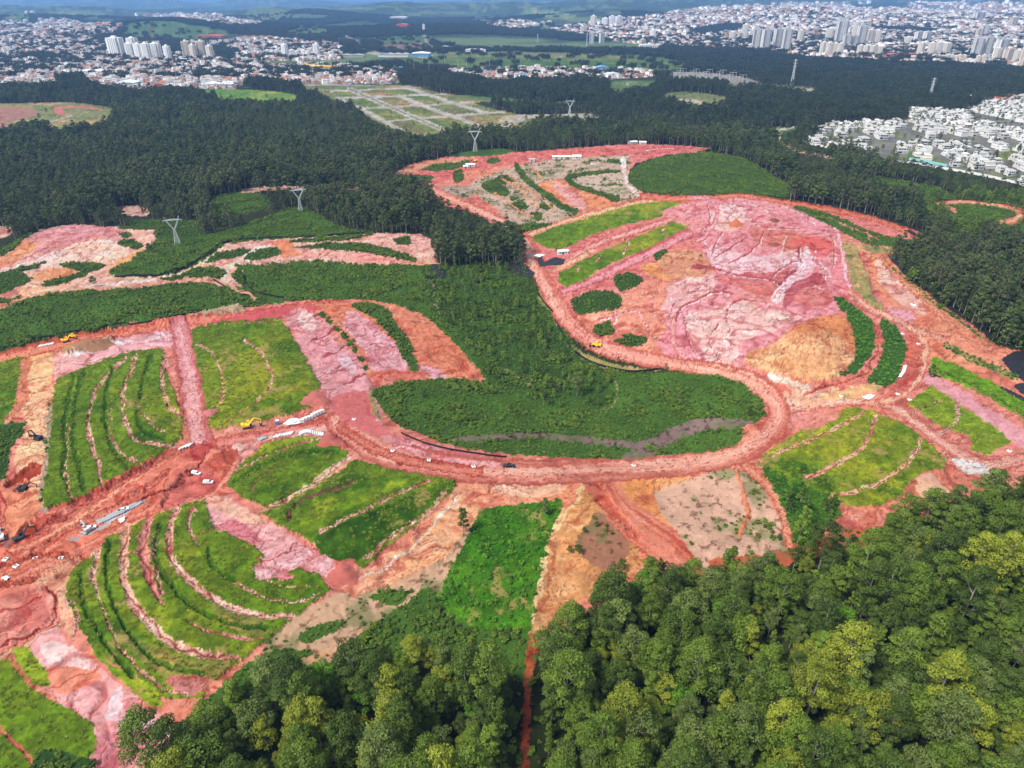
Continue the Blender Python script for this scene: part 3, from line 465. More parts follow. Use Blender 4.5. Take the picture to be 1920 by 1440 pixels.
P(SOIL, (212, 122, 114), 1, [(1440, 500), (1500, 515), (1560, 545), (1540, 575), (1480, 560), (1400, 545), (1340, 520)]); P(SOIL, (216, 130, 122), 1, [(1410, 420), (1480, 430), (1530, 450), (1530, 480), (1450, 465), (1410, 450)])
P(SOIL, (236, 182, 170), 1, [(1290, 592), (1390, 562), (1440, 580), (1500, 590), (1470, 610), (1400, 640), (1370, 680), (1330, 680), (1300, 640)]); P(SOIL, (236, 180, 172), 1, [(1330, 400), (1370, 380), (1400, 400), (1380, 430), (1340, 430)])
P(SOIL, (236, 186, 180), 1, [(1340, 460), (1420, 480), (1490, 470), (1480, 500), (1420, 510), (1340, 500)]); P(SOIL, (238, 180, 182), 1, [(1500, 480), (1530, 490), (1500, 540), (1470, 560), (1460, 550)]); P(SOIL, (234, 176, 164), 1, [(1250, 540), (1320, 520), (1340, 540), (1280, 580), (1250, 600)])
P(SOIL, (220, 110, 108), 1, [(1480, 450), (1540, 445), (1560, 470), (1520, 480)]); P(SOIL, (232, 140, 140), 1, [(1560, 470), (1585, 480), (1590, 540), (1570, 540)])
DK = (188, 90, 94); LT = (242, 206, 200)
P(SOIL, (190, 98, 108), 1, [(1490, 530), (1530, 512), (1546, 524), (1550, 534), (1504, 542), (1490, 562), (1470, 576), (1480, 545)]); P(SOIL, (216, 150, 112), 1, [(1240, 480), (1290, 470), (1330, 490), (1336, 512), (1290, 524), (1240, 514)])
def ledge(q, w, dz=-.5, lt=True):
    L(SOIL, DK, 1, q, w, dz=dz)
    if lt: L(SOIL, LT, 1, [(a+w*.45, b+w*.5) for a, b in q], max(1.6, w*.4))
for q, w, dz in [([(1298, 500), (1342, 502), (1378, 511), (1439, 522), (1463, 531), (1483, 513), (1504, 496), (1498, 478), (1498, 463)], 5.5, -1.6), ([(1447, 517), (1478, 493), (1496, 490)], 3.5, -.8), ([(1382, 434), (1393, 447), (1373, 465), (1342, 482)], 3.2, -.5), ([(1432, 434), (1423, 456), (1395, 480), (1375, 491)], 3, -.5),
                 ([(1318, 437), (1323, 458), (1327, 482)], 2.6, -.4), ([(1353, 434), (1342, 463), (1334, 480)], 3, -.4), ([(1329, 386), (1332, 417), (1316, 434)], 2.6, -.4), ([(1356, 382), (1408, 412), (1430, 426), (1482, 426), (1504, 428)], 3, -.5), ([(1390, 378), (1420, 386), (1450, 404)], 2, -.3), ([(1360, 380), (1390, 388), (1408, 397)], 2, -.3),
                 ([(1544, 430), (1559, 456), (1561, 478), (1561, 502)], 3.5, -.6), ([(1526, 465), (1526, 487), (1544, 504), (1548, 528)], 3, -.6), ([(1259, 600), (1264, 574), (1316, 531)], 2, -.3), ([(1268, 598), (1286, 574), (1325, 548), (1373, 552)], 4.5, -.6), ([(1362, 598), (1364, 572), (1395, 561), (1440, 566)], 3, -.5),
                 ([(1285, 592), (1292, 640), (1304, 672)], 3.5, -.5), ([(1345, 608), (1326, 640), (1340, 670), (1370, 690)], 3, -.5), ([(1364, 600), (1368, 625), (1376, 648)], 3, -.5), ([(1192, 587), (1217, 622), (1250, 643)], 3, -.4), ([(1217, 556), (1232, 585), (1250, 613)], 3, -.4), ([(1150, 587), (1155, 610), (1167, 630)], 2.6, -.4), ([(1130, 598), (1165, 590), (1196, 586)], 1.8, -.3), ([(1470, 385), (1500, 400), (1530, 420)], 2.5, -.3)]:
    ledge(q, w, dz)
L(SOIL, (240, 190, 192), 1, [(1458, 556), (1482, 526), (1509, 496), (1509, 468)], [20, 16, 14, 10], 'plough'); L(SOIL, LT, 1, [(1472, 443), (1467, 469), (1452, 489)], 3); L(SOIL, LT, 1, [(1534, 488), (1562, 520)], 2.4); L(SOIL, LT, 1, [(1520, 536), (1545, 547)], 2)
for k in range(11): L(SOIL, (170, 70, 60), 1, [(1095+k*3.8, 617+k*2.5), (1099+k*3.8, 622+k*2.5)], 1.6, smooth=False)
L(ROAD, (232, 150, 150), 1, [(1296, 372), (1330, 372), (1345, 400), (1330, 432), (1310, 450)], 9, 'tracks'); L(ROAD, (236, 168, 168), 1, [(1560, 420), (1578, 460), (1586, 520), (1600, 560)], 9, 'tracks'); L(ROAD, (230, 150, 140), 1, [(1262, 600), (1262, 640), (1290, 680)], 12, 'tracks')
P(BUSH, (70, 104, 44), 0, [(1486, 388), (1540, 398), (1590, 415), (1640, 438), (1712, 452), (1716, 462), (1640, 461), (1600, 446), (1540, 415)], dz=.5)
for q in [[(1540, 404), (1600, 430), (1650, 450)], [(1575, 440), (1605, 450)], [(1600, 420), (1650, 438), (1700, 450)], [(1622, 428), (1632, 452)]]: L(SOIL, (214, 140, 110), 1, q, 3.2)
P(FIELD, OLV, 2, [(1580, 456), (1600, 459), (1622, 500), (1640, 555), (1664, 592), (1630, 572), (1596, 530), (1586, 480)], dz=1); P(FIELD, (170, 150, 104), 2, [(1600, 456), (1640, 462), (1735, 468), (1720, 474), (1640, 474), (1606, 470)])
P(SOIL, (228, 146, 112), 1, [(1622, 480), (1664, 478), (1700, 520), (1770, 580), (1860, 640), (1880, 658), (1800, 650), (1730, 625), (1670, 590), (1640, 540)], False); P(SOIL, (234, 176, 156), 1, [(1640, 490), (1665, 500), (1720, 560), (1730, 590), (1690, 570), (1655, 540)]); P(SOIL, (232, 160, 166), 1, [(1665, 575), (1700, 580), (1715, 600), (1690, 602)])
P(SOIL, (230, 152, 116), 1, [(1700, 610), (1760, 625), (1850, 655), (1880, 668), (1850, 662), (1790, 648), (1744, 660), (1736, 640)])
P(SOIL, (222, 128, 110), 1, [(1600, 735), (1660, 690), (1700, 700), (1715, 720), (1690, 742), (1640, 750)]); P(SOIL, (236, 176, 156), 1, [(1480, 725), (1560, 728), (1600, 745), (1540, 755), (1480, 760)])
L(ROAD, (224, 138, 108), 1, [(1650, 484), (1690, 525), (1740, 570), (1776, 600), (1792, 618), (1776, 626), (1750, 624)], 9, 'tracks'); L(ROAD, (226, 150, 124), 1, [(1690, 605), (1750, 630), (1830, 652), (1884, 662), (1925, 676)], [8, 10, 10, 10, 10], 'tracks'); L(BUSH, OLV, 2, [(1672, 500), (1750, 566), (1862, 648)], 4)
P(LUSH, (58, 94, 36), 0, [(1562, 556), (1590, 564), (1620, 588), (1640, 612), (1636, 660), (1606, 698), (1592, 690), (1602, 640), (1588, 596)]); P(LUSH, (58, 94, 36), 0, [(1650, 598), (1682, 614), (1699, 650), (1692, 690), (1664, 724), (1626, 716), (1650, 676), (1656, 640)])
L(SOIL, (200, 110, 86), 1, [(1640, 600), (1646, 640), (1636, 680), (1606, 704), (1560, 722), (1505, 738)], 7, c2=(150, 70, 56))
P(SOIL, (228, 166, 120), 1, [(1398, 668), (1440, 650), (1480, 622), (1520, 600), (1580, 594), (1598, 630), (1602, 672), (1580, 697), (1540, 717), (1490, 713), (1440, 700), (1410, 690)], dz=1.5)
P(SOIL, (222, 140, 96), 1, [(1480, 625), (1520, 600), (1580, 596), (1596, 630), (1600, 660), (1560, 630), (1520, 625)], dz=1.5)
for k in range(9): L(SOIL, (208, 130, 76), 1, [(1490+k*8, 628-k*2), (1470+k*12, 655), (1440+k*16, 692+k)], 1.6, dz=-.3)
P(FIELD, (168, 158, 106), 2, [(1535, 744), (1600, 724), (1652, 722), (1640, 738), (1600, 748)]); P(SOIL, PALE, 1, [(1440, 706), (1470, 712), (1520, 722), (1500, 728), (1450, 716)]); P(SOIL, (210, 112, 94), 1, [(1700, 600), (1722, 640), (1726, 690), (1700, 730), (1664, 740), (1690, 690), (1702, 650)])
P(FIELD, (160, 152, 96), 2, [(1068, 645), (1110, 668), (1180, 688), (1240, 692), (1200, 697), (1120, 690), (1075, 664)]); P(FIELD, (160, 156, 96), 2, [(996, 520), (1010, 535), (1028, 575), (1020, 574), (1000, 550)])
P(SOIL, (228, 144, 112), 1, [(1732, 636), (1790, 636), (1872, 648), (1925, 662), (1995, 690), (2080, 740), (2080, 860), (1925, 775), (1748, 700)], False); P(SOIL, (214, 122, 100), 1, [(1850, 690), (1880, 698), (1925, 735), (1990, 775), (1900, 745), (1855, 715)])
P(GRASS, (104, 146, 34), 2, [(1745, 668), (1790, 680), (1870, 720), (1925, 756), (2080, 850), (2080, 900), (1960, 812), (1920, 785), (1850, 744), (1760, 704), (1742, 694)], False)
L(GRASS, GRD, 2, [(1752, 690), (1830, 725), (1920, 775), (2000, 830)], 4, dz=-.5)
L(ROAD, (230, 156, 128), 1, [(1650, 752), (1690, 744), (1722, 712), (1734, 668), (1728, 636), (1690, 604), (1630, 580), (1592, 545)], [14, 12, 12, 12, 14, 12, 12, 12], 'tracks'); L(BUSH, OLV, 2, [(1778, 648), (1840, 682), (1905, 706)], 12)
haul_road()
L(ROAD, (218, 118, 96), 1, [(640, 800), (690, 836), (760, 862), (840, 876), (900, 884)], 20, 'tracks'); P(SOIL, (232, 156, 150), 1, [(700, 792), (735, 822), (790, 846), (860, 860), (940, 868), (930, 874), (840, 866), (750, 842), (705, 812)])
P(ROAD, (216, 118, 112), 1, [(628, 745), (690, 736), (704, 786), (735, 812), (700, 815), (660, 800), (632, 778)])
# the green bowl and the young woods in the valley
P(BUSH, BSL, 0, [(456, 514), (500, 499), (560, 491), (640, 493), (720, 505), (800, 526), (838, 522), (850, 500), (930, 505), (970, 512), (998, 522), (1004, 560), (1036, 596), (1060, 640), (1072, 662), (1110, 684), (1180, 700), (1260, 698), (1340, 702), (1396, 718), (1428, 750), (1436, 780), (1400, 800), (1388, 830), (1340, 845), (1200, 858), (1100, 860),
   (960, 852), (860, 838), (790, 815), (735, 790), (704, 750), (697, 730), (760, 714), (840, 709), (905, 718), (913, 712), (880, 665), (830, 618), (790, 586), (740, 566), (690, 558), (560, 558), (500, 560), (462, 545)], False)
P(WOODS, (60, 90, 36), 0, [(840, 500), (950, 500), (1000, 524), (1016, 580), (1056, 640), (1110, 690), (1148, 736), (1140, 756), (1090, 768), (1040, 760), (960, 735), (900, 690), (860, 630), (815, 575), (790, 545), (820, 520)])
L(SOIL, (170, 146, 110), 3, [(1100, 670), (1130, 690), (1154, 720), (1158, 745), (1140, 765), (1100, 777)], 3); L(SOIL, (170, 146, 110), 3, [(812, 525), (815, 560), (822, 590)], 2.5); L(SOIL, (180, 156, 120), 3, [(940, 690), (975, 708), (995, 722)], 4)
P(SOIL, BRN, 3, [(838, 827), (900, 815), (1000, 811), (1100, 818), (1200, 827), (1260, 800), (1310, 786), (1402, 788), (1396, 802), (1330, 808), (1262, 828), (1220, 856), (1164, 858), (1182, 840), (1100, 832), (1000, 822), (900, 827)])
P(SOIL, (222, 132, 110), 1, [(1396, 800), (1420, 795), (1436, 785), (1430, 805), (1400, 830), (1385, 842)])
P(FIELD, (150, 140, 96), 2, [(690, 735), (700, 728), (704, 756), (716, 785), (704, 780)])
# scrub where the wood frays out towards the works
P(BUSH, BSL, 0, [(300, 1440), (330, 1370), (400, 1300), (470, 1240), (540, 1215), (620, 1225), (700, 1170), (760, 1130), (805, 1100), (840, 1150), (900, 1180), (985, 1190), (990, 1300), (700, 1500), (290, 1600)])
P(BUSH, BSL, 0, [(690, 1120), (730, 1105), (770, 1110), (740, 1135)]); P(BUSH, BSL, 0, [(560, 1190), (600, 1170), (650, 1165), (620, 1190), (570, 1205)]); P(SOIL, (222, 160, 122), 3, [(560, 1240), (600, 1222), (640, 1225), (610, 1245)])
# big woods at the bottom
FB = [(1190, 1100), (1225, 1075), (1262, 1080), (1330, 1115), (1380, 1090), (1450, 1080), (1500, 1045), (1560, 1040), (1640, 1040), (1700, 1000), (1800, 975), (1860, 955), (1920, 940), (2080, 925), (2080, 1600), (280, 1600), (305, 1500), (340, 1420), (415, 1362), (475, 1326), (550, 1306), (640, 1298), (710, 1268),
      (790, 1236), (850, 1216), (900, 1240), (975, 1270), (986, 1280), (1010, 1225), (1060, 1175), (1120, 1140)]
P(FOREST, (44, 52, 26), 3, FB, False)
L(SOIL, (176, 96, 66), 1, [(1000, 1190), (992, 1260), (987, 1340), (984, 1440), (984, 1600)], [14, 14, 15, 18, 22])
P(SOIL, (196, 100, 66), 3, [(1330, 1050), (1460, 1035), (1560, 1000), (1640, 990), (1640, 1030), (1500, 1050), (1400, 1095)])
print('map painted')
# ------------------------------------------------------------------ texture the map (soil streaks, grass tussocks, debris): surface colour only
def lerp(a, b, k): return a+(b-a)*k[..., None]
n60 = fbm(WX, WY, 70, 2, 1); n12 = fbm(WX, WY, 14, 3, 2); n3 = fbm(WX, WY, 3.2, 2, 3); n1 = vnoise(WX/.9, WY/.9)
wxx = WX+18*n60+9*n12; wyy = WY-14*n60+8*n12
rid = 1-np.abs(2*fbm(wxx, wyy, 26, 3, 4)-1)                 # branching gullies
strk = fbm(wxx*.9+wyy*.5, (wyy*.9-wxx*.5)*5, 22, 3, 6)       # scraper marks
strk2 = fbm((wxx-wyy)*4, wxx+wyy, 20, 3, 9)
dist = np.hypot(WX, WY)
fine = (1-sstep(900, 2600, dist)).astype(np.float32)
soil = tex == 1
rough = np.where(zone == ROAD, .35, 1.0)[..., None]
c = col.copy()
pale = np.minimum(col*np.array([1.04, 1.15, 1.16], np.float32)+5, 245); dark = col*np.array([.82, .62, .62], np.float32); orng = col*np.array([1.02, .98, .76], np.float32); pink = col*np.array([.99, .95, 1.02], np.float32)
k = np.clip((n60-.5)*2.4, -1, 1); c = np.where(k[..., None] > 0, lerp(col, orng, np.clip(k, 0, 1)*.7), lerp(col, pink, np.clip(-k, 0, 1)*.7))
c = lerp(c, pale, sstep(.52, .74, .5*n12+.5*strk)*.85*fine)
c = lerp(c, dark, sstep(.55, .78, 1-(.45*n12+.55*strk2))*.7*fine)
c = lerp(c, dark, sstep(.90, .975, rid)*.75*fine)
for sc_, sd_, kk_ in ((34, 91, 6.0), (15, 92, 5.0), (60, 93, 9.0)):
    nn = fbm(wxx+strk*6, wyy, sc_, 2, sd_); fr = np.mod(nn*kk_, 1); reg = sstep(.42, .56, fbm(WX, WY, 45, 2, sd_+5))
    c = lerp(c, pale, sstep(.70, .99, fr)*.35*fine*reg)
for f_, br, am_ in ((fbm(wxx, wyy, 30, 2, 95)*9, n12, .6), (strk*11, n60, .6), (strk2*10, 1-n60, .55), (fbm(wxx+strk2*10, wyy, 11, 2, 96)*6, fbm(WX, WY, 25, 2, 97), .6)):
    g1, g0 = np.gradient(f_); gm = np.hypot(g1, g0)+1e-4; dpx = (f_-np.round(f_))/gm
    brk = sstep(.46, .60, br)*fine*(gm < .22)
    c = lerp(c, dark*.86, (np.abs(dpx) < .75)*am_*brk); c = lerp(c, pale*1.03, ((dpx > .75) & (dpx < 1.9))*am_*.8*brk)
c = c*(1+(n3-.5)[..., None]*.30*fine[..., None])*(1+(n1-.5)[..., None]*.14*fine[..., None])
c = col+(c-col)*rough; c[..., 2] = np.where(c[..., 2] > c[..., 1], c[..., 1]+(c[..., 2]-c[..., 1])*.2, c[..., 2]); c = 150+(c-150)*1.06-2
col[soil] = c[soil]
g = tex == 2
gl = np.array([1.48, 1.20, 1.35], np.float32); gd = np.array([.60, .76, .62], np.float32)
tus = fbm(WX+6*n12, WY*.7, 5, 3, 12)
c = lerp(lerp(col, col*gl, sstep(.45, .75, .55*n60+.45*n12)), col*gd, sstep(.50, .72, .6*fbm(WX, WY, 26, 3, 14)+.4*tus)*.75)
c = c*(1+(n3-.5)[..., None]*.55*fine[..., None])*(1+(n1-.5)[..., None]*.25*fine[..., None])
c = c.mean(-1, keepdims=True)+(c-c.mean(-1, keepdims=True))*1.12; c *= np.where(g & (dist < 700), .96, 1)[..., None]
sp = sstep(.62, .74, fbm(WX, WY, 9, 3, 22))*sstep(.5, .6, n60)*fine*.8
c = lerp(c, np.broadcast_to(np.array([176, 150, 92], np.float32), c.shape), sp)
col[g] = c[g]
s3 = tex == 3
deb = sstep(.62, .78, fbm(WX, WY, 2.4, 2, 30))*fine; deb2 = sstep(.56, .66, fbm(WX, WY, 13, 3, 31))*fine
c = lerp(col, col*np.array([.62, .56, .52], np.float32), deb*.9); c = lerp(c, np.broadcast_to(np.array([100, 116, 62], np.float32), c.shape), deb2*.45*(dist < 2000)); c = c*(1+(n12-.5)[..., None]*.3)
col[s3] = c[s3]
s0 = tex == 0
c = col*(1+(n12-.5)[..., None]*.5)*(1+(fbm(WX, WY, 420, 3, 40)-.5)[..., None]*1.0*sstep(2500, 4500, dist)[..., None])
col[s0] = c[s0]
far = (zone == FAR)
patch = fbm(WX, WY, 520, 4, 44)
c = lerp(col, np.broadcast_to(np.array([120, 140, 88], np.float32), col.shape), sstep(.56, .66, patch)*.8)
col[far] = c[far]
urb = (zone == TOWN)
ux = np.floor(WX/34); uy = np.floor(WY/60)
hsh = TAB[(uy.astype(np.int64)) & 255, (ux.astype(np.int64)*7) & 255]
c = np.where((hsh > .62)[..., None], np.array([176, 168, 162], np.float32), np.where((hsh > .42)[..., None], np.array([132, 104, 90], np.float32), np.where((hsh > .22)[..., None], np.array([60, 78, 52], np.float32), col)))
col[urb] = (col*.35+c*.65)[urb]
col = np.clip(col, 8, 250)
micro = ((n12-.5)*.9+(n3-.5)*.45-sstep(.90, .975, rid)*.5)*fine
dzm = dzm+np.where((zone == SOIL) | (zone == ROAD), micro, (n3-.5)*.3*fine).astype(np.float32)
for _ in range(2):                            # soften edges of cuttings and banks
    dzm[1:-1, 1:-1] = (dzm[1:-1, 1:-1]*2+dzm[:-2, 1:-1]+dzm[2:, 1:-1]+dzm[1:-1, :-2]+dzm[1:-1, 2:])/6
def to_alb(c):
    s = np.asarray(c, np.float32)/255
    return np.where(s <= .04045, s/12.92, ((s+.055)/1.055)**2.4)/K
col = col*np.array([.985, 1.02, 1.05], np.float32)*np.where(np.isin(zone, (SOIL, ROAD))[..., None], 1, 1/np.array([.985, 1.02, 1.05], np.float32)); col = np.clip(col, 8, 244); ALB = to_alb(col)
# ------------------------------------------------------------------ ground sheet
cols = np.arange(MX0+4, MX1-4, 1.95)
rows_py = []
y = 1592.0
while y > 34: rows_py.append(y); y -= 1.8
dists = [float(flat(960, p)[1]) for p in rows_py]
while dists[-1] < 60000: dists.append(dists[-1]*1.018 if dists[-1] < 16000 else dists[-1]*1.05)
D = np.array(dists)
# a column is a ray through the plane point below it, so x grows in proportion to the forward distance
ratio = (cols-960)/F
rows_fwd = D*CP+CAM_H*SP
VX = np.outer(rows_fwd, ratio); VY = np.repeat(D[:, None], len(cols), 1)
VZ = height(VX, VY)
pxv, pyv = project(VX, VY, VZ)
def lookup(arr, px, py, warp=True):
    if warp:
        a = np.clip(sstep(100, 700, py)*2.2, .25, 2.2)
        wxn = fbm(px, py, 10, 3, 50)-.5; wyn = fbm(px, py, 10, 3, 51)-.5
        px = px+wxn*a*5.4+(vnoise(px/2.3, py/1.7)-.5)*a*2.4; py = py+wyn*a*3.6+(vnoise(px/2.1+70, py/1.6+30)-.5)*a*1.8
    i = np.clip(((px-MX0)*S).astype(np.int64), 0, MW-1); j = np.clip(((py-MY0)*S).astype(np.int64), 0, MH-1)
    return arr[j, i], i, j
zv, ii, jj = lookup(zone, pxv, pyv)
am = np.clip(sstep(220, 700, pyv), 0, 1)*1.0
sx_ = fbm(pxv, pyv*1.5, 46, 3, 60)-.5; sy_ = fbm(pxv, pyv*1.5, 46, 3, 61)-.5
i2 = np.clip(((pxv+sx_*34*am-MX0)*S).astype(np.int64), 0, MW-1); j2 = np.clip(((pyv+sy_*20*am-MY0)*S).astype(np.int64), 0, MH-1)
okw = (zone[j2, i2] == SOIL) & (zv == SOIL) & (tex[j2, i2] == 1) & (tex[jj, ii] == 1) & (np.abs(dzm[jj, ii]) < 1.2)
cv = np.where(okw[..., None], ALB[j2, i2], ALB[jj, ii]); dzv = dzm[jj, ii]
zv = np.where(D[:, None] > 5200, np.where((zv == FOREST), FAR, zv), zv)
VZ = VZ+dzv
def ground_z(x, y):                           # bilinear height of the finished sheet
    x = np.asarray(x, float); y = np.asarray(y, float)
    r = np.clip(np.searchsorted(D, y)-1, 0, len(D)-2); f = np.clip((y-D[r])/(D[r+1]-D[r]), 0, 1)
    cc = (x/(y*CP+CAM_H*SP)*F+960-cols[0])/1.95; ci = np.clip(cc.astype(int), 0, len(cols)-2); g_ = np.clip(cc-ci, 0, 1)
    a = VZ[r, ci]*(1-g_)+VZ[r, ci+1]*g_; b = VZ[r+1, ci]*(1-g_)+VZ[r+1, ci+1]*g_
    return a*(1-f)+b*f
def put(px, py):
    p = ground_at(px, py); p.z = float(ground_z(p.x, p.y)); return p
def zone_of(x, y):
    px, py = project(x, y, height(x, y)); z_, _, _ = lookup(zone, px, py); return z_, px, py
def mat_base(name, color, rough=.85, spec=.2, metallic=0):
    m = bpy.data.materials.new(name); m.use_nodes = True
    b = m.node_tree.nodes['Principled BSDF']; b.inputs['Base Color'].default_value = (*color, 1); b.inputs['Roughness'].default_value = rough
    b.inputs['Specular IOR Level'].default_value = spec; b.inputs['Metallic'].default_value = metallic
    return m
def ground_mat(name, bump, scale, var):
    m = mat_base(name, (.3, .3, .3), .95, .08); nt = m.node_tree; n = nt.nodes; l = nt.links; b = n['Principled BSDF']
    at = n.new('ShaderNodeAttribute'); at.attribute_name = 'cover'
    tc = n.new('ShaderNodeNewGeometry'); no = n.new('ShaderNodeTexNoise'); no.inputs['Scale'].default_value = scale; no.inputs['Detail'].default_value = 5
    l.new(tc.outputs['Position'], no.inputs['Vector'])
    mp = n.new('ShaderNodeMapRange'); mp.inputs['To Min'].default_value = 1-var; mp.inputs['To Max'].default_value = 1+var; mp.inputs['From Min'].default_value = .3; mp.inputs['From Max'].default_value = .7
    l.new(no.outputs['Fac'], mp.inputs['Value'])
    mu = n.new('ShaderNodeVectorMath'); mu.operation = 'SCALE'; l.new(at.outputs['Color'], mu.inputs[0]); l.new(mp.outputs[0], mu.inputs['Scale']); l.new(mu.outputs[0], b.inputs['Base Color'])
    bp = n.new('ShaderNodeBump'); bp.inputs['Strength'].default_value = .5; bp.inputs['Distance'].default_value = bump; l.new(no.outputs['Fac'], bp.inputs['Height']); l.new(bp.outputs[0], b.inputs['Normal'])
    return m
MG = {'soil': ground_mat('soil', .35, .55, .12), 'green': ground_mat('turf', .4, .9, .22), 'far': ground_mat('distant_land', 3, .02, .2)}
NAMES = {FOREST: ('forest_floor', 'green'), WOODS: ('forest_floor', 'green'), BUSH: ('shrub_slope', 'green'), LUSH: ('shrub_slope', 'green'), GRASS: ('grass_terrace', 'green'), SOIL: ('bare_earth', 'soil'), ROAD: ('dirt_road', 'soil'),
         FIELD: ('field', 'green'), TOWN: ('town_ground', 'far'), CONDO: ('estate_ground', 'soil'), PAVED: ('paved_road', 'soil'), FAR: ('hills', 'far')}
R_, C_ = VZ.shape
idx = np.arange(R_*C_, dtype=np.int64).reshape(R_, C_)
quads = np.stack([idx[:-1, :-1], idx[:-1, 1:], idx[1:, 1:], idx[1:, :-1]], -1).reshape(-1, 4)
qz = zv[:-1, :-1].reshape(-1)
xyz = np.stack([VX, VY, VZ], -1).reshape(-1, 3).astype(np.float32); cvf = cv.reshape(-1, 3).astype(np.float32)
def mesh_from(name, v, f, smooth=True):
    """v (n,3), f (m,k) numpy arrays -> mesh"""
    me = bpy.data.meshes.new(name); n, m = len(v), len(f); k = f.shape[1]
    me.vertices.add(n); me.vertices.foreach_set('co', np.ascontiguousarray(v, np.float32).ravel())
    me.loops.add(m*k); me.loops.foreach_set('vertex_index', np.ascontiguousarray(f, np.int32).ravel())
    me.polygons.add(m); me.polygons.foreach_set('loop_start', np.arange(0, m*k, k, dtype=np.int32))
    if smooth: me.polygons.foreach_set('use_smooth', np.ones(m, bool))
    me.update(calc_edges=True); return me
groups = {}
for z_, (nm, mt) in NAMES.items(): groups.setdefault(nm, [mt, []])[1].append(z_)
for nm, (mt, zs) in groups.items():
    sel = np.isin(qz, zs)
    if not sel.any(): continue
    q = quads[sel]; used = np.zeros(R_*C_, bool); used[q.ravel()] = True
    remap = np.cumsum(used)-1
    me = mesh_from(nm, xyz[used], remap[q])
    a = me.attributes.new('cover', 'FLOAT_COLOR', 'POINT'); a.data.foreach_set('color', np.column_stack([cvf[used], np.ones(used.sum(), np.float32)]).ravel())
    o = bpy.data.objects.new(nm, me); COL.objects.link(o); o['kind'] = 'structure'; me.materials.append(MG[mt])
print('ground', R_, C_)
# the air itself
if HAZE_DENSITY:
    hv = bpy.data.materials.new('haze'); hv.use_nodes = True; hn = hv.node_tree; hn.nodes.clear()
    out = hn.nodes.new('ShaderNodeOutputMaterial'); pv = hn.nodes.new('ShaderNodeVolumePrincipled'); pv.inputs['Color'].default_value = (.25, .52, 1.0, 1); pv.inputs['Density'].default_value = HAZE_DENSITY
    pv.inputs['Anisotropy'].default_value = .1
    hn.links.new(pv.outputs[0], out.inputs['Volume'])
    zlo = float(VZ.min())-1; zhi = max(CAM_H, float(VZ.max()))+15
    X = float(np.abs(VX).max())+50
    v = np.array([(x_, y_, z_) for x_ in (-X, X) for y_ in (-300, float(D[-1])+50) for z_ in (zlo, zhi)])
    f = np.array([(0, 1, 3, 2), (4, 6, 7, 5), (0, 4, 5, 1), (2, 3, 7, 6), (0, 2, 6, 4), (1, 5, 7, 3)])
    me = mesh_from('haze', v, f, False); me.materials.append(hv); o = bpy.data.objects.new('haze', me); COL.objects.link(o); o['kind'] = 'stuff'; o['label'] = 'thin bluish haze over the whole valley'
# ------------------------------------------------------------------ foliage and bark
def leaf_mat(name, a, b, spread=.5, tl=.25):
    """green between a and b: per tree (random), per clump (mesh attribute)"""
    m = mat_base(name, a, .6, .25); nt = m.node_tree; n = nt.nodes; l = nt.links; bs = n['Principled BSDF']
    oi = n.new('ShaderNodeObjectInfo'); at = n.new('ShaderNodeAttribute'); at.attribute_name = 'tint'
    ad = n.new('ShaderNodeMath'); ad.operation = 'MULTIPLY_ADD'; l.new(oi.outputs['Random'], ad.inputs[0]); ad.inputs[1].default_value = spread
    mu = n.new('ShaderNodeMath'); mu.operation = 'MULTIPLY'; l.new(at.outputs['Fac'], mu.inputs[0]); mu.inputs[1].default_value = 1-spread; l.new(mu.outputs[0], ad.inputs[2])
    mx = n.new('ShaderNodeMix'); mx.data_type = 'RGBA'; l.new(ad.outputs[0], mx.inputs[0]); mx.inputs[6].default_value = (*a, 1); mx.inputs[7].default_value = (*b, 1)
    l.new(mx.outputs[2], bs.inputs['Base Color'])
    tr = n.new('ShaderNodeBsdfTranslucent'); ms = n.new('ShaderNodeMixShader'); ms.inputs[0].default_value = tl
    l.new(mx.outputs[2], tr.inputs[0]); l.new(bs.outputs[0], ms.inputs[1]); l.new(tr.outputs[0], ms.inputs[2]); l.new(ms.outputs[0], n['Material Output'].inputs[0])
    return m
ML = {'dark': leaf_mat('dark_green_leaves', (.026, .048, .007), (.098, .155, .018)), 'mid': leaf_mat('mid_green_leaves', (.050, .090, .009), (.175, .260, .026)),
      'yellow': leaf_mat('yellow_green_leaves', (.13, .160, .012), (.29, .33, .030)), 'bright': leaf_mat('bright_green_leaves', (.060, .16, .010), (.18, .36, .020)),
      'grey': leaf_mat('grey_green_leaves', (.065, .098, .018), (.175, .235, .052)), 'silver': leaf_mat('silver_white_leaves', (.34, .38, .36), (.60, .64, .62)),
      'far': leaf_mat('distant_leaves', (.014, .027, .008), (.102, .140, .038), .65), 'moss': leaf_mat('mossy_leaves', (.028, .055, .012), (.125, .175, .042), .6), 'olive': leaf_mat('olive_leaves', (.040, .050, .018), (.115, .130, .048), .6), 'stand': leaf_mat('dark_stand_leaves', (.010, .018, .008), (.062, .085, .030), .6), 'grove': leaf_mat('far_forest_leaves', (.008, .014, .008), (.040, .052, .026), .6),
      'bush': leaf_mat('bush_leaves', (.036, .080, .007), (.165, .265, .026), .6), 'lush': leaf_mat('lush_leaves', (.032, .100, .006), (.13, .30, .016), .5),
      'tuft': leaf_mat('grass_blades', (.13, .20, .018), (.34, .38, .055), .6), 'young': leaf_mat('young_leaves', (.050, .105, .010), (.19, .28, .028), .6)}
MBARK = mat_base('pale_bark', (.26, .23, .19), .9); MWOOD = mat_base('dead_wood', (.12, .085, .06), .95)
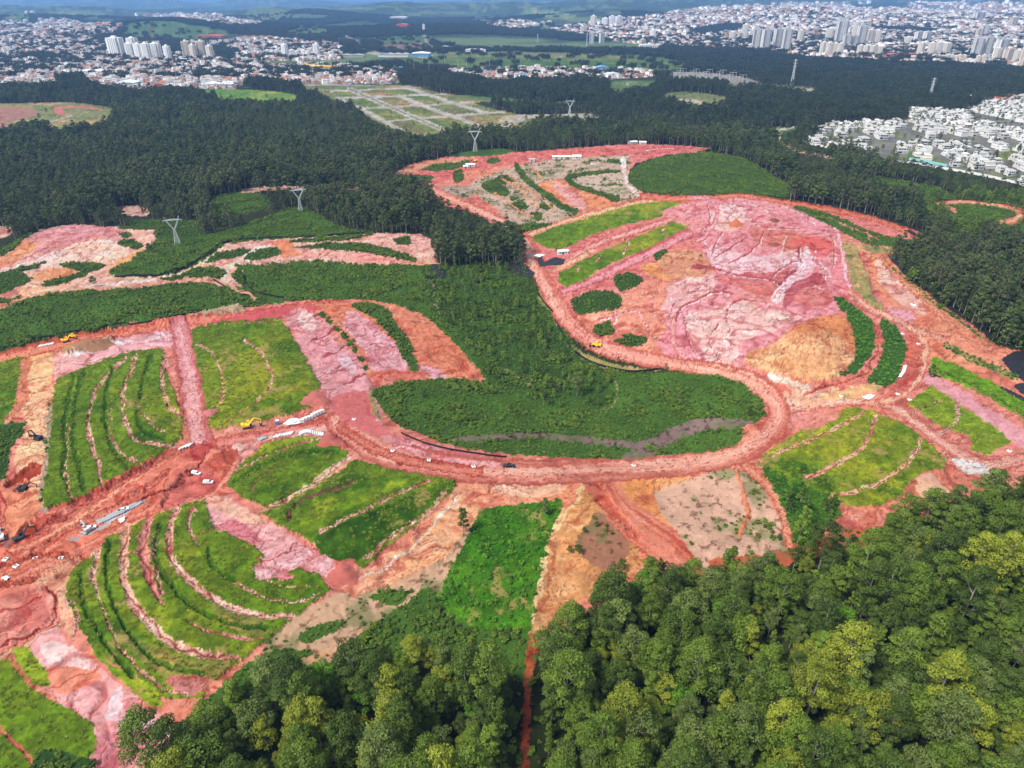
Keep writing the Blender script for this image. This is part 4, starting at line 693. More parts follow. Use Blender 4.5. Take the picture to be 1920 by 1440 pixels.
def leaves(rng, centers, radii, per, size, droop=.0, up=.35, tint=None):
    """quads spread over the upper shells of clumps"""
    V = []; T = []
    for ci, (c, r) in enumerate(zip(centers, radii)):
        d = rng.normal(size=(per, 3)); d[:, 2] = np.abs(d[:, 2])*1.1-.35; d /= np.linalg.norm(d, axis=1)[:, None]
        rr = (.62+.42*rng.random((per, 1)))
        p = c+d*rr*r
        nrm = d+rng.normal(size=(per, 3))*.55; nrm[:, 2] += up; nrm /= np.linalg.norm(nrm, axis=1)[:, None]
        t = np.cross(nrm, rng.normal(size=(per, 3))); t /= np.linalg.norm(t, axis=1)[:, None]+1e-9; b = np.cross(nrm, t)
        s = size*(.6+.8*rng.random((per, 1)))
        t = t*s; b = b*s*.62
        V.append(np.stack([p-t, p-b*.9, p+t, p+b], 1).reshape(-1, 3)); tn = np.clip(rng.random()*.7+.3*rng.random(per), 0, 1) if tint is None else tint*np.ones(per); T.append(np.repeat(tn, 1))
    V = np.concatenate(V); T = np.concatenate(T); f = np.arange(len(V)).reshape(-1, 4)
    return V, f, T
def leaf_mesh(name, V, f, T, mat):
    me = mesh_from(name, V, f, False); a = me.attributes.new('tint', 'FLOAT', 'FACE'); a.data.foreach_set('value', T.astype(np.float32)); me.materials.append(mat); return me
def tube(p0, p1, r0, r1, n=5):
    p0, p1 = np.array(p0, float), np.array(p1, float); d = p1-p0; d /= np.linalg.norm(d)+1e-9
    a = np.cross(d, [0, 0, 1.0] if abs(d[2]) < .9 else [1.0, 0, 0]); a /= np.linalg.norm(a); b = np.cross(d, a)
    th = np.arange(n)/n*2*np.pi; ring = np.outer(np.cos(th), a)+np.outer(np.sin(th), b)
    v = np.concatenate([p0+ring*r0, p1+ring*r1]); f = [(i, (i+1) % n, n+(i+1) % n, n+i) for i in range(n)]
    return v, np.array(f)
class MB:
    """collects pieces into one mesh"""
    def __init__(s): s.v = []; s.f = []; s.n = 0
    def add(s, v, f):
        s.v.append(np.asarray(v, float)); s.f += [tuple(int(i)+s.n for i in q) for q in f]; s.n += len(v); return s
    def tube(s, p0, p1, r0, r1=None, n=5): return s.add(*tube(p0, p1, r0, r0 if r1 is None else r1, n))
    def bar(s, p0, p1, w): return s.tube(p0, p1, w*.7, w*.7, 4)
    def box(s, x0, x1, y0, y1, z0, z1, tx=0, ty=0):
        """box; tx, ty shrink the top on each side"""
        v = [(x0, y0, z0), (x1, y0, z0), (x1, y1, z0), (x0, y1, z0), (x0+tx, y0+ty, z1), (x1-tx, y0+ty, z1), (x1-tx, y1-ty, z1), (x0+tx, y1-ty, z1)]
        return s.add(v, [(3, 2, 1, 0), (4, 5, 6, 7), (0, 1, 5, 4), (1, 2, 6, 5), (2, 3, 7, 6), (3, 0, 4, 7)])
    def prism(s, prof, y0, y1):
        """profile in x,z extruded along y"""
        n = len(prof); v = [(x, y0, z) for x, z in prof]+[(x, y1, z) for x, z in prof]
        return s.add(v, [tuple(range(n)), tuple(range(2*n-1, n-1, -1))]+[(i, i+n, (i+1) % n+n, (i+1) % n) for i in range(n)])
    def cyl(s, c, r, h, n=12, axis='z', r2=None):
        c = np.array(c, float); ax = {'x': (1, 0, 0), 'y': (0, 1, 0), 'z': (0, 0, 1)}[axis]; v, f = tube(c, c+np.array(ax)*h, r, r if r2 is None else r2, n)
        return s.add(v, [tuple(q) for q in f]+[tuple(range(n-1, -1, -1)), tuple(range(n, 2*n))])
    def mesh(s, name, mat, smooth=False):
        me = bpy.data.meshes.new(name); me.from_pydata(np.concatenate(s.v).tolist(), [], s.f); me.validate(); me.materials.append(mat)
        if smooth:
            for p in me.polygons: p.use_smooth = True
        return me
def link(name, me, parent=None, loc=None, rz=0, scale=None):
    o = bpy.data.objects.new(name, me)
    COL.objects.link(o)
    if parent is not None: o.parent = parent
    if loc is not None: o.location = loc
    if rz: o.rotation_euler = (0, 0, rz)
    if scale is not None: o.scale = scale if not np.isscalar(scale) else (scale,)*3
    return o
def tag(o, label=None, cat=None, group=None, kind=None):
    if label: o['label'] = label
    if cat: o['category'] = cat
    if group: o['group'] = group
    if kind: o['kind'] = kind
    return o
def tree_shape(seed, H, R, nclump, per, leaf, style='gum'):
    rng = np.random.default_rng(seed); cs = []; rs = []
    base = {'gum': .45, 'round': .38, 'slim': .25}[style]
    for i in range(nclump):
        t = (i+.5)/nclump; a = i*2.4+rng.random(); z = base+(1-base)*t
        prof = {'gum': math.sin(math.pi*min(1, (t*.82+.22)))**.6, 'round': math.sqrt(max(.05, 1-(t*1.25-.35)**2*1.1)), 'slim': .9-.6*t}[style]
        rad = R*prof*(.35+.65*math.sqrt(rng.random()))
        cs.append(np.array([math.cos(a)*rad, math.sin(a)*rad, H*z*(.93+.07*rng.random())-(rad/R)**2*H*.06])); q = R*(.26+.20*rng.random()); rs.append(np.array([q, q, q*.72]))
    cs = np.array(cs); V, f, T = leaves(rng, cs, rs, per, leaf)
    tk = MB(); lean = rng.normal(size=2)*.02*H; pts = [np.array([lean[0]*t*t, lean[1]*t*t, H*.84*t]) for t in (0, .3, .55, .8, 1)]
    rad = [H*.014, H*.011, H*.009, H*.006, H*.003]
    for i in range(4): tk.tube(pts[i], pts[i+1], rad[i], rad[i+1], 6)
    for c in cs[rng.permutation(nclump)[:max(4, nclump//2)]]:
        z = max(.3*H, c[2]-np.hypot(c[0], c[1])*1.1); k = z/(H*.84); st = np.array([lean[0]*k*k, lean[1]*k*k, z]); mid = st+(c-st)*.55+np.array([0, 0, -.03*H])
        tk.tube(st, mid, H*.0055, H*.0038, 4); tk.tube(mid, c, H*.0038, H*.0015, 4)
    return (V, f, T), tk
NEAR = []                                     # (crown data, trunk mesh)
for i, (H, R, n, st) in enumerate([(22, 5.2, 26, 'gum'), (20, 4.4, 22, 'gum'), (17, 5.0, 24, 'round'), (24, 4.6, 24, 'gum'), (14, 4.2, 20, 'round'), (18, 3.2, 18, 'slim')]):
    (V, f, T), tk = tree_shape(100+i, H, R, n, 190, .27, st)
    NEAR.append((V, f, T, tk.mesh('trunk', MBARK), H, R))
CROWN = {}
def crown(i, c):
    if (i, c) not in CROWN: V, f, T = NEAR[i][:3]; CROWN[(i, c)] = leaf_mesh('crown', V, f, T, ML[c])
    return CROWN[(i, c)]
# sources of the massed plants live in a collection of their own that is not part of the scene
SRC = {}
def source(key, meshes):
    cl = bpy.data.collections.new('source_'+key)
    for i, me in enumerate(meshes): cl.objects.link(bpy.data.objects.new('%s_source_%02d' % (key, i), me))
    SRC[key] = (cl, len(meshes))
def join_tree(V, f, T, tkmesh, mat, low=False):
    tv = np.array([v.co[:] for v in tkmesh.vertices]); fs = [tuple(p.vertices) for p in tkmesh.polygons]
    me = bpy.data.meshes.new('tree'); me.from_pydata(V.tolist()+tv.tolist(), [], [tuple(q) for q in f.tolist()]+[tuple(i+len(V) for i in q) for q in fs])
    a = me.attributes.new('tint', 'FLOAT', 'FACE'); a.data.foreach_set('value', np.concatenate([T, np.zeros(len(fs))]).astype(np.float32))
    me.materials.append(mat); me.materials.append(MBARK); me.polygons.foreach_set('material_index', [0]*len(f)+[1]*len(fs)); return me
source('near_tree', [join_tree(*NEAR[i][:4], ML[c]) for i, c in [(0, 'dark'), (1, 'mid'), (2, 'mid'), (3, 'grey'), (4, 'dark'), (5, 'mid'), (0, 'mid'), (3, 'dark'), (2, 'yellow')]])
mids = []
for i, (H, R, n, st, c) in enumerate([(18, 4.4, 16, 'gum', 'far'), (16, 4.8, 16, 'round', 'far'), (20, 4.0, 14, 'gum', 'far'), (15, 3.6, 14, 'round', 'moss'), (19, 4.4, 14, 'gum', 'olive'), (13, 4.0, 12, 'slim', 'far')]):
    (V, f, T), tk = tree_shape(200+i, H, R, n, 58, .50, st); mids.append(join_tree(V, f, T, tk.mesh('trunk', MBARK), ML[c]))
source('mid_tree', mids)
sm = []
for me in mids[:5]: m2 = me.copy(); m2.materials[0] = ML['stand']; sm.append(m2)
source('stand_tree', sm)
fars = []
for i in range(5):
    rng = np.random.default_rng(300+i); cs = []; rs = []
    for k in range(22):
        a = rng.random()*6.28; r = 13*math.sqrt(rng.random()); q = 2.6+2*rng.random(); cs.append(np.array([r*math.cos(a), r*math.sin(a), 6+6*rng.random()])); rs.append(np.array([q, q, q*1.1]))
        cs.append(cs[-1]*np.array([1, 1, .55])); rs.append(rs[-1]*1.1)
    V, f, T = leaves(rng, cs, rs, 12, 1.5); fars.append(leaf_mesh('grove', V, f, T, ML['grove']))
source('grove', fars)
def bush_meshes(key, mat, n, nc, per, leaf, R, Hh):
    out = []
    for i in range(n):
        rng = np.random.default_rng(hash(key) % 1000+i if False else 400+i*7+len(key)); cs = []; rs = []
        for k in range(nc):
            a = rng.random()*6.28; r = R*.6*math.sqrt(rng.random()); q = R*(.35+.3*rng.random()); cs.append(np.array([r*math.cos(a), r*math.sin(a), Hh*(.25+.5*rng.random())])); rs.append(np.array([q, q, q*.9]))
        V, f, T = leaves(rng, cs, rs, per, leaf, up=.5); out.append(leaf_mesh('bush', V, f, T, mat))
    source(key, out)
bush_meshes('bush', ML['bush'], 5, 6, 22, .30, 1.3, 1.5); _bc = SRC['bush'][0]
for q_, (m_, k_) in enumerate((('dark', 1.0), ('young', 1.1), ('mid', 1.0), ('dark', 1.0))):
    me_ = _bc.objects[q_].data.copy(); me_.materials[0] = ML[m_]; _bc.objects.link(bpy.data.objects.new('bush_source_%s%d' % ('a' if q_ % 2 else 'z', q_), me_))
SRC['bush'] = (_bc, 9); bush_meshes('lush_bush', ML['lush'], 4, 5, 24, .26, 1.2, 1.1)
(yv, yf, yt), ytk = tree_shape(501, 8, 2.0, 10, 40, .34, 'slim'); (y2, yf2, yt2), ytk2 = tree_shape(502, 9.5, 2.2, 11, 40, .36, 'round')
YT = [join_tree(yv, yf, yt, ytk.mesh('trunk', MBARK), ML['young']), join_tree(y2, yf2, yt2, ytk2.mesh('trunk', MBARK), ML['young'])]
source('young_tree', YT+[join_tree(yv, yf, yt, ytk.mesh('trunk', MBARK), ML['dark'])])
tf = []
for i in range(4):
    rng = np.random.default_rng(600+i); nb = 26; a = rng.random(nb)*6.28; r = .55*np.sqrt(rng.random(nb)); b = np.column_stack([np.cos(a)*r, np.sin(a)*r, np.zeros(nb)])
    le = rng.normal(size=(nb, 3))*.22; le[:, 2] = .35+.35*rng.random(nb); sd2 = np.column_stack([-np.sin(a*3), np.cos(a*3), np.zeros(nb)])*.10
    V = np.stack([b-sd2, b+sd2, b+le+sd2*.2, b+le-sd2*.2], 1).reshape(-1, 3); tf.append(leaf_mesh('tuft', V, np.arange(nb*4).reshape(-1, 4), rng.random(nb), ML['tuft']))
source('tuft', tf)
def scatter(name, key, pts, scl, label, seed=1, patch=0):
    """one object of massed plants: instances on a cloud of points"""
    cl, n = SRC[key]; rng = np.random.default_rng(seed); m = len(pts); pts = np.asarray(pts); kinds = rng.integers(0, n, m)
    if patch: kinds = np.clip(((fbm(pts[:, 0], pts[:, 1], patch, 2, seed+3)-.5)*2.2+.5+(rng.random(m)-.5)*.7)*n, 0, n-1).astype(int)
    me = bpy.data.meshes.new(name); me.vertices.add(m); me.vertices.foreach_set('co', np.asarray(pts, np.float32).ravel())
    for an, ty, vals in (('plant_scale', 'FLOAT', scl), ('plant_turn', 'FLOAT', rng.random(m)*6.283), ('plant_kind', 'INT', kinds)):
        a = me.attributes.new(an, ty, 'POINT'); a.data.foreach_set('value', np.asarray(vals, np.float32 if ty == 'FLOAT' else np.int32))
    o = bpy.data.objects.new(name, me); COL.objects.link(o); tag(o, label, kind='stuff')
    ng = bpy.data.node_groups.new(name, 'GeometryNodeTree'); ng.interface.new_socket('Geometry', in_out='INPUT', socket_type='NodeSocketGeometry'); ng.interface.new_socket('Geometry', in_out='OUTPUT', socket_type='NodeSocketGeometry')
    N = ng.nodes; Lk = ng.links; gi = N.new('NodeGroupInput'); go = N.new('NodeGroupOutput')
    ci = N.new('GeometryNodeCollectionInfo'); ci.inputs['Collection'].default_value = cl; ci.inputs['Separate Children'].default_value = True; ci.inputs['Reset Children'].default_value = True
    ip = N.new('GeometryNodeInstanceOnPoints'); ip.inputs['Pick Instance'].default_value = True
    def na(nm, ty):
        q = N.new('GeometryNodeInputNamedAttribute'); q.data_type = ty; q.inputs['Name'].default_value = nm; return q.outputs[0]
    cx = N.new('ShaderNodeCombineXYZ'); Lk.new(na('plant_turn', 'FLOAT'), cx.inputs[2])
    Lk.new(gi.outputs[0], ip.inputs['Points']); Lk.new(ci.outputs[0], ip.inputs['Instance']); Lk.new(na('plant_kind', 'INT'), ip.inputs['Instance Index']); Lk.new(cx.outputs[0], ip.inputs['Rotation']); Lk.new(na('plant_scale', 'FLOAT'), ip.inputs['Scale'])
    Lk.new(ip.outputs[0], go.inputs[0]); md = o.modifiers.new('plants', 'NODES'); md.node_group = ng
    print(name, m); return o
def candidates(y0, y1, s, seed, margin=.9, jit=.9):
    """jittered grid over the strip y0..y1 of the view"""
    rng = np.random.default_rng(seed); ys = np.arange(y0, y1, s); X = (y1*CP+CAM_H*SP)*.74*margin/.9
    xs = np.arange(-X, X, s); x, y = np.meshgrid(xs, ys); x = x+(rng.random(x.shape)-.5)*s*jit; y = y+(rng.random(x.shape)-.5)*s*jit
    x = x.ravel(); y = y.ravel(); lim = (y*CP+CAM_H*SP)*.82; ok = (np.abs(x) < lim) & (y > 25); x = x[ok]; y = y[ok]
    z_, px, py = zone_of(x, y); ok = (px > -90) & (px < 2010) & (py < 1585) & (py > 5)
    return x[ok], y[ok], z_[ok], px[ok], py[ok], rng
def pts3(x, y, sink=.15): return np.column_stack([x, y, ground_z(x, y)-sink])
# ---- massed woods
x, y, z_, px, py, rng = candidates(30, 620, 4.4, 1); ok = (z_ == FOREST) & (py > 860)
gap = (np.abs(px-988) < 24) & (py > 1180) & (py < 1490); ok &= ~gap
x, y, px, py = x[ok], y[ok], px[ok], py[ok]
thin = rng.random(len(x)) > (.22*sstep(.5, .66, fbm(x, y, 60, 2, 70))+.06+.35*((py > 1020) & (py < 1120) & (px > 1180) & (px < 1700))); x, y, px, py = x[thin], y[thin], px[thin], py[thin]
sc = .48+.75*rng.random(len(x))**2.2; edge = 1.0
infr = (px > -10) & (px < 1930) & (py < 1560); d = np.hypot(x, y); big = np.where(infr, d/sc, 1e9); order = np.argsort(big)
IND = order[:300]; rest = order[300:]
scatter('woodland', 'near_tree', pts3(x[rest], y[rest]), sc[rest], 'leafy green woods closing in round the earthworks', 2)
KINDS = [('dark', 'dark green gum tree'), ('mid', 'mid green gum tree'), ('yellow', 'yellow green gum tree'), ('grey', 'grey green gum tree'), ('bright', 'fresh bright green tree')]
def where_wood(px, py, s_):
    size = 'tall ' if s_ > 1.02 else 'small ' if s_ < .82 else ''
    if px < 960: w = 'at the upper wood edge below the terraces' if py < 1290 else 'in the wood left of the earth track, ' + ('close to it' if px > 840 else 'near the terraces' if px < 560 else 'at mid depth')
    elif py < 1180: w = 'at the upper wood edge below bare slopes' if px < 1560 else 'at the upper wood edge by the road end'
    elif px < 1130: w = 'just right of the narrow earth track'
    elif px < 1500: w = 'in the wood below the sandy mound, ' + ('front' if py > 1400 else 'middle')+' rows'
    else: w = 'in the bottom right wood, ' + ('front' if py > 1400 else 'middle')+' rows'+(' by the corner' if px > 1740 else '')
    return size, w
for n_, i in enumerate(IND):
    r = rng.random(); kk = 0 if r < .26 else 1 if r < .62 else 2 if r < .75 else 3 if r < .93 else 4
    c, lab = KINDS[kk]; sh = int(rng.integers(0, 6)); s_ = float(sc[i])*1.12
    if kk == 4: sh = 4; s_ *= .8
    size, wh = where_wood(px[i], py[i], s_)
    root = link('gum_tree', None, None, (float(x[i]), float(y[i]), float(ground_z(x[i], y[i]))-.2), float(rng.random()*6.28), s_); tag(root, size+lab+' '+wh, 'tree', 'gum trees of the near wood')
    link('crown', crown(sh, c), root); link('trunk', NEAR[sh][3], root)
def lone(name, px, py, sh, c, s_, label, cat='tree', group=None, rz=0):
    root = link(name, None, None, put(px, py), rz, s_); tag(root, label, cat, group); link('crown', crown(sh, c), root); link('trunk', NEAR[sh][3], root); return root
lone('gum_tree', 1195, 1545, 2, 'yellow', 1.15, 'broad yellow green tree beside the narrow earth track through the wood')
for (a, b) in [(1728, 1300), (1795, 1430), (1800, 1090), (1400, 1290), (1835, 1160)]:
    lone('silver_leaved_tree', a, b, 4, 'silver', .62, 'small tree with silvery white leaves among the dark woods', group='silvery trees in the near wood')
lone('cypress_tree', 869, 998, 5, 'dark', .78, 'single dark narrow tree on the orange slope beside the bright green field')
lone('gum_tree', 283, 478, 4, 'dark', .62, 'lone dark tree at the edge of the pale plateau left of the first pylon')
lone('gum_tree', 178, 540, 4, 'dark', .6, 'small lone tree where the pale track crosses the plateau')
lone('gum_tree', 795, 524, 5, 'dark', .6, 'tall dark tree at the tip of the orange spur beside the black liner')
lone('gum_tree', 1022, 966, 5, 'grey', .55, 'thin pale tree at the top of the bright green field')
lone('gum_tree', 1082, 742, 0, 'grey', .8, 'pale trunked tree rising above the young woods in the green bowl')
for (a, b, s_) in [(1085, 1038, .32), (1068, 1036, .26), (1095, 998, .2), (1165, 1068, .4)]: lone('shrub', a, b, 4, 'dark', s_, 'small dark shrub standing on the bare sandy mound', 'shrub', 'shrubs on the sandy mound')
x, y, z_, px, py, rng = candidates(620, 2100, 7.6, 3); ok = (z_ == FOREST); x, y = x[ok], y[ok]; ok = rng.random(len(x)) > .35*sstep(.5, .7, fbm(x, y, 90, 2, 71)); x, y = x[ok], y[ok]
def hides_open_ground(x, y, h):
    px_, py_ = project(x, y, height(x, y)+h); zt, _, _ = lookup(zone, px_, py_); return ~np.isin(zt, (FOREST, WOODS, FAR))
ok = ~hides_open_ground(x, y, 10); x, y = x[ok], y[ok]
xn, yn, zn, pn, qn, rng = candidates(200, 620, 6.4, 43); okn = (zn == FOREST) & (qn < 860) & ((pn > 1500) | ((pn > 780) & (pn < 1010) & (qn < 524))); x = np.concatenate([x, xn[okn]]); y = np.concatenate([y, yn[okn]])
ms_ = .5+.45*rng.random(len(x))+.55*sstep(.35, .65, fbm(x, y, 70, 2, 75)); bk = (y+260*(fbm(x, y, 300, 2, 81)-.5)+.35*x+300*(rng.random(len(x))-.5)) > 1350
scatter('forest', 'mid_tree', pts3(x[~bk], y[~bk]), ms_[~bk], 'green forest wrapping round the far side of the earthworks', 4, 60)
scatter('dark_forest', 'stand_tree', pts3(x[bk], y[bk]), ms_[bk], 'darker forest behind, reaching to the white estate and the town', 5, 60)
x, y, z_, px, py, rng = candidates(2100, 7500, 21, 5); ok = (z_ == FOREST); ok |= ((z_ == TOWN) & (rng.random(len(z_)) < .11+.25*sstep(.5, .65, fbm(x, y, 300, 2, 77)))) | ((z_ == FIELD) & (rng.random(len(z_)) < .05)) | ((z_ == FAR) & (fbm(x, y, 520, 4, 44) < .52) & (rng.random(len(z_)) < .8)); x, y, z_ = x[ok], y[ok], z_[ok]; ok = ~((z_ == FOREST) & hides_open_ground(x, y, 11)); x, y = x[ok], y[ok]
scatter('distant_forest', 'grove', pts3(x, y), .75+.5*rng.random(len(x)), 'dark blue green forest far beyond the earthworks', 6)
# ---- young woods, shrubs, tufts
x, y, z_, px, py, rng = candidates(180, 1150, 3.6, 7); ok = ((z_ == WOODS) & (rng.random(len(z_)) < .25+.6*sstep(.45, .62, fbm(x, y, 26, 2, 78))+.6*(px > 1690))) | ((z_ == BUSH) & (py > 1050) & (rng.random(len(z_)) < .22+.5*sstep(1180, 1300, py))) | ((z_ == BUSH) & (rng.random(len(z_)) < .008)) | ((z_ == LUSH) & (px > 1400) & (py > 850) & (rng.random(len(z_)) < .22)); ok &= rng.random(len(z_)) < .8; ok |= (z_ == FOREST) & (rng.random(len(z_)) < .4) & (y < 620)
x, y = x[ok], y[ok]; scatter('young_woods', 'young_tree', pts3(x, y), (.32+.6*rng.random(len(x))**1.4)*np.where(x > .5*y, 1.5, 1), 'young green woods in the valley between the two earthworks', 8)
x, y, z_, px, py, rng = candidates(70, 1000, 2.15, 9); ok = (z_ == BUSH) | ((z_ == WOODS) & (rng.random(len(z_)) < .85)) | ((tex[np.clip(((py-MY0)*S).astype(int), 0, MH-1), np.clip(((px-MX0)*S).astype(int), 0, MW-1)] == 3) & (z_ == SOIL) & (fbm(x, y, 13, 3, 31) > .60) & (rng.random(len(z_)) < .5))
ok |= (z_ == FOREST) & (rng.random(len(z_)) < .3) & (py > 860)
x, y = x[ok], y[ok]; scatter('shrubs', 'bush', pts3(x, y), .35+.45*rng.random(len(x))**1.6+.65*sstep(.45, .7, fbm(x, y, 14, 3, 76)), 'dense low green shrubs covering the slopes round the earthworks', 10, 16)
x, y, z_, px, py, rng = candidates(70, 620, 1.9, 11); ok = (z_ == LUSH); x, y = x[ok], y[ok]; scatter('lush_undergrowth', 'lush_bush', pts3(x, y), .35+1.1*rng.random(len(x))**4, 'bright green undergrowth filling the unworked strips', 12)
x, y, z_, px, py, rng = candidates(70, 520, 1.5, 13, 1.0); ok = (z_ == GRASS); x, y = x[ok], y[ok]; ok = rng.random(len(x)) < .12+.4*sstep(.4, .6, fbm(x, y, 12, 2, 72)); x, y = x[ok], y[ok]
scatter('grass', 'tuft', pts3(x, y, .02), .7+.8*rng.random(len(x)), 'long green grass on the terraced plots', 14)
# ------------------------------------------------------------------ plain materials
def noisy(name, c, rough=.8, var=.15, scale=.8, metallic=0):
    m = mat_base(name, c, rough, .2, metallic); nt = m.node_tree; n = nt.nodes; l = nt.links; b = n['Principled BSDF']
    tc = n.new('ShaderNodeTexCoord'); no = n.new('ShaderNodeTexNoise'); no.inputs['Scale'].default_value = scale; no.inputs['Detail'].default_value = 4; l.new(tc.outputs['Object'], no.inputs['Vector'])
    mx = n.new('ShaderNodeMix'); mx.data_type = 'RGBA'; l.new(no.outputs['Fac'], mx.inputs[0]); mx.inputs[6].default_value = (*[v*(1-var*1.6) for v in c], 1); mx.inputs[7].default_value = (*[min(1, v*(1+var)) for v in c], 1); l.new(mx.outputs[2], b.inputs['Base Color']); return m
M = {k: noisy(*v) for k, v in {
 'white': ('white_render', (.64, .63, .61), .8, .08), 'cream': ('cream_render', (.66, .61, .53), .85, .1), 'tower': ('bright_white_render', (.80, .79, .77), .8, .05), 'offw': ('off_white_render', (.55, .53, .50), .85, .1), 'beige': ('beige_render', (.56, .47, .38), .85), 'greyw': ('grey_render', (.34, .34, .34), .85),
 'tile': ('clay_roof_tiles', (.36, .15, .09), .85, .3), 'tile2': ('weathered_roof_tiles', (.30, .18, .13), .85, .3), 'fibro': ('fibre_cement_roof', (.36, .35, .34), .85, .2), 'orange': ('orange_brick', (.48, .24, .15), .9, .2), 'conc': ('concrete', (.50, .49, .47), .9, .2),
 'pipe': ('pale_concrete_pipe', (.72, .72, .70), .85, .12), 'blackplastic': ('black_geomembrane', (.018, .018, .022), .55, .4), 'yellow': ('yellow_machine_paint', (.75, .46, .03), .45, .1), 'dark': ('dark_steel', (.035, .035, .04), .6, .2), 'tyre': ('tyre_rubber', (.02, .02, .02), .9, .2),
 'car': ('black_car_paint', (.015, .017, .02), .25, .2), 'carw': ('white_car_paint', (.72, .72, .72), .3, .05), 'zinc': ('galvanised_steel', (.52, .55, .56), .5, .15), 'blue': ('blue_plastic', (.02, .06, .42), .5, .1), 'bluem': ('blue_sheet_roof', (.12, .26, .46), .6, .15), 'redr': ('red_sheet_roof', (.46, .10, .07), .7, .15),
 'tarp': ('white_plastic_sheet', (.76, .77, .78), .6, .1), 'redp': ('red_paint', (.5, .05, .03), .6, .1), 'asphalt': ('grey_slab', (.28, .28, .29), .9, .2), 'steelr': ('pale_metal_roof', (.66, .68, .70), .5, .1), 'turq': ('turquoise_wall_paint', (.22, .46, .48), .7, .1), 'rubble': ('broken_rock', (.62, .58, .56), .95, .25)}.items()}
MGLASS = mat_base('window_glass', (.035, .045, .06), .12, .6); MGLASSG = mat_base('shaded_window_openings', (.10, .11, .13), .4, .4)
def ms(mat, *boxes, name='x'):
    b = MB()
    for q in boxes: b.box(*q)
    return b.mesh(name, mat)
def pxm(px, py):
    """metres per photo pixel across the view, at the ground under a pixel"""
    p = put(px, py); return (p.y*CP-(p.z-CAM_H)*SP)/F, p
# ------------------------------------------------------------------ white houses of the estate
def make_house(v):
    """list of (part name, mesh) for one of the white two-storey houses; front faces -y"""
    r = random.Random(50+v); W = r.choice([11, 12, 13, 14]); Dp = r.choice([11, 12, 14]); h1 = 3.2; out = []
    wm = [M['white'], M['white'], M['offw'], M['white'], M['cream'], M['white'], M['greyw'], M['white']][v]
    x0, x1, y0, y1 = -W/2, W/2, -Dp/2, Dp/2
    out.append(('wall', ms(wm, (x0, x1, y0, y1, -1.5, h1))))
    ux0 = x0+r.choice([0, 2.5, 0]); ux1 = x1-r.choice([0, 3, 2]); uy0 = y0+r.choice([-1, 1.2, 0]); uy1 = y1-r.choice([0, 2.5])
    out.append(('upper_floor', ms(wm, (ux0+.05, ux1-.05, uy0, uy1-.05, h1+.18, h1+3.2))))
    out.append(('terrace_slab', ms(M['offw'], (x0-.35, x1+.35, y0-.4, y1+.3, h1, h1+.18))))
    zt = h1+3.2
    if v in (1, 4, 6):
        cx = (ux0+ux1)/2; cy = (uy0+uy1)/2; b = MB(); b.box(ux0-.5, ux1+.5, uy0-.5, uy1+.5, zt, zt+1.9, (ux1-ux0)*.42, (uy1-uy0)*.42); out.append(('roof', b.mesh('roof', M['offw'] if v == 4 else M['fibro'])))
    else:
        t = .35; b = MB(); b.box(ux0-.2, ux1+.2, uy0-.2, uy1+.2, zt, zt+.25)
        for q in [(ux0-.2, ux1+.2, uy0-.2, uy0-.2+t), (ux0-.2, ux1+.2, uy1+.2-t, uy1+.2), (ux0-.2, ux0-.2+t, uy0-.2+t, uy1+.2-t), (ux1+.2-t, ux1+.2, uy0-.2+t, uy1+.2-t)]: b.box(*q, zt+.25, zt+1.0)
        out.append(('parapet', b.mesh('parapet', wm))); out.append(('roof', ms(M['fibro'] if v % 2 else M['conc'], (ux0+.2, ux1-.2, uy0+.2, uy1-.2, zt+.26, zt+.5))))
        out.append(('water_tank', ms(wm, (ux0+1, ux0+3.6, uy1-4, uy1-1.6, zt+.51, zt+2.2))))
    n = 3
    for k in range(n):
        xa = ux0+.8+k*(ux1-ux0-1.2)/n; out.append(('window', ms(MGLASS, (xa, xa+(ux1-ux0)/n-1.0, uy0-.06, uy0+.1, h1+1.0, h1+2.6))))
    out.append(('window', ms(MGLASS, (x0+.8, x0+W*.42, y0-.06, y0+.1, .4, 2.5)))); out.append(('garage_door', ms(M['greyw'], (x0+W*.52, x1-.8, y0-.08, y0+.1, 0, 2.5))))
    for s in (-1, 1):
        xx = ux0-.01 if s < 0 else ux1-.09; out.append(('window', ms(MGLASS, (xx, xx+.1, uy0+2, uy0+4.5, h1+1, h1+2.5))))
    return out
HP = [make_house(v) for v in range(8)]
HL = ['two storey white house with flat parapet roof', 'white house with grey hipped roof', 'off white house with set back upper floor', 'white boxy house with pale metal roof', 'cream house with pale hipped roof', 'white flat roofed house with rooftop water tank', 'grey house with grey hipped roof', 'white house with wide terrace slab']
def joined(parts, name):
    V = []; Fc = []; mi = []; n = 0; mats = []
    for k, me in enumerate(parts):
        V += [v.co[:] for v in me.vertices]; fs = [tuple(i+n for i in p.vertices) for p in me.polygons]; Fc += fs
        m_ = me.materials[0]
        if m_ not in mats: mats.append(m_)
        mi += [mats.index(m_)]*len(fs); n += len(me.vertices)
    me = bpy.data.meshes.new(name); me.from_pydata(V, [], Fc)
    for m_ in mats: me.materials.append(m_)
    me.polygons.foreach_set('material_index', mi); return me
def where_estate(px, py):
    row = 'far' if py < 222 else 'upper' if py < 250 else 'middle' if py < 275 else 'lower' if py < 300 else 'nearest'
    part = 'wooded end' if px < 1610 else 'left part' if px < 1690 else 'centre' if px < 1770 else 'right part' if px < 1850 else 'cut side'
    return 'in %s rows, estate %s' % (row, part)
x, y, z_, px, py, rng = candidates(820, 2700, 18.5, 21, jit=.3)
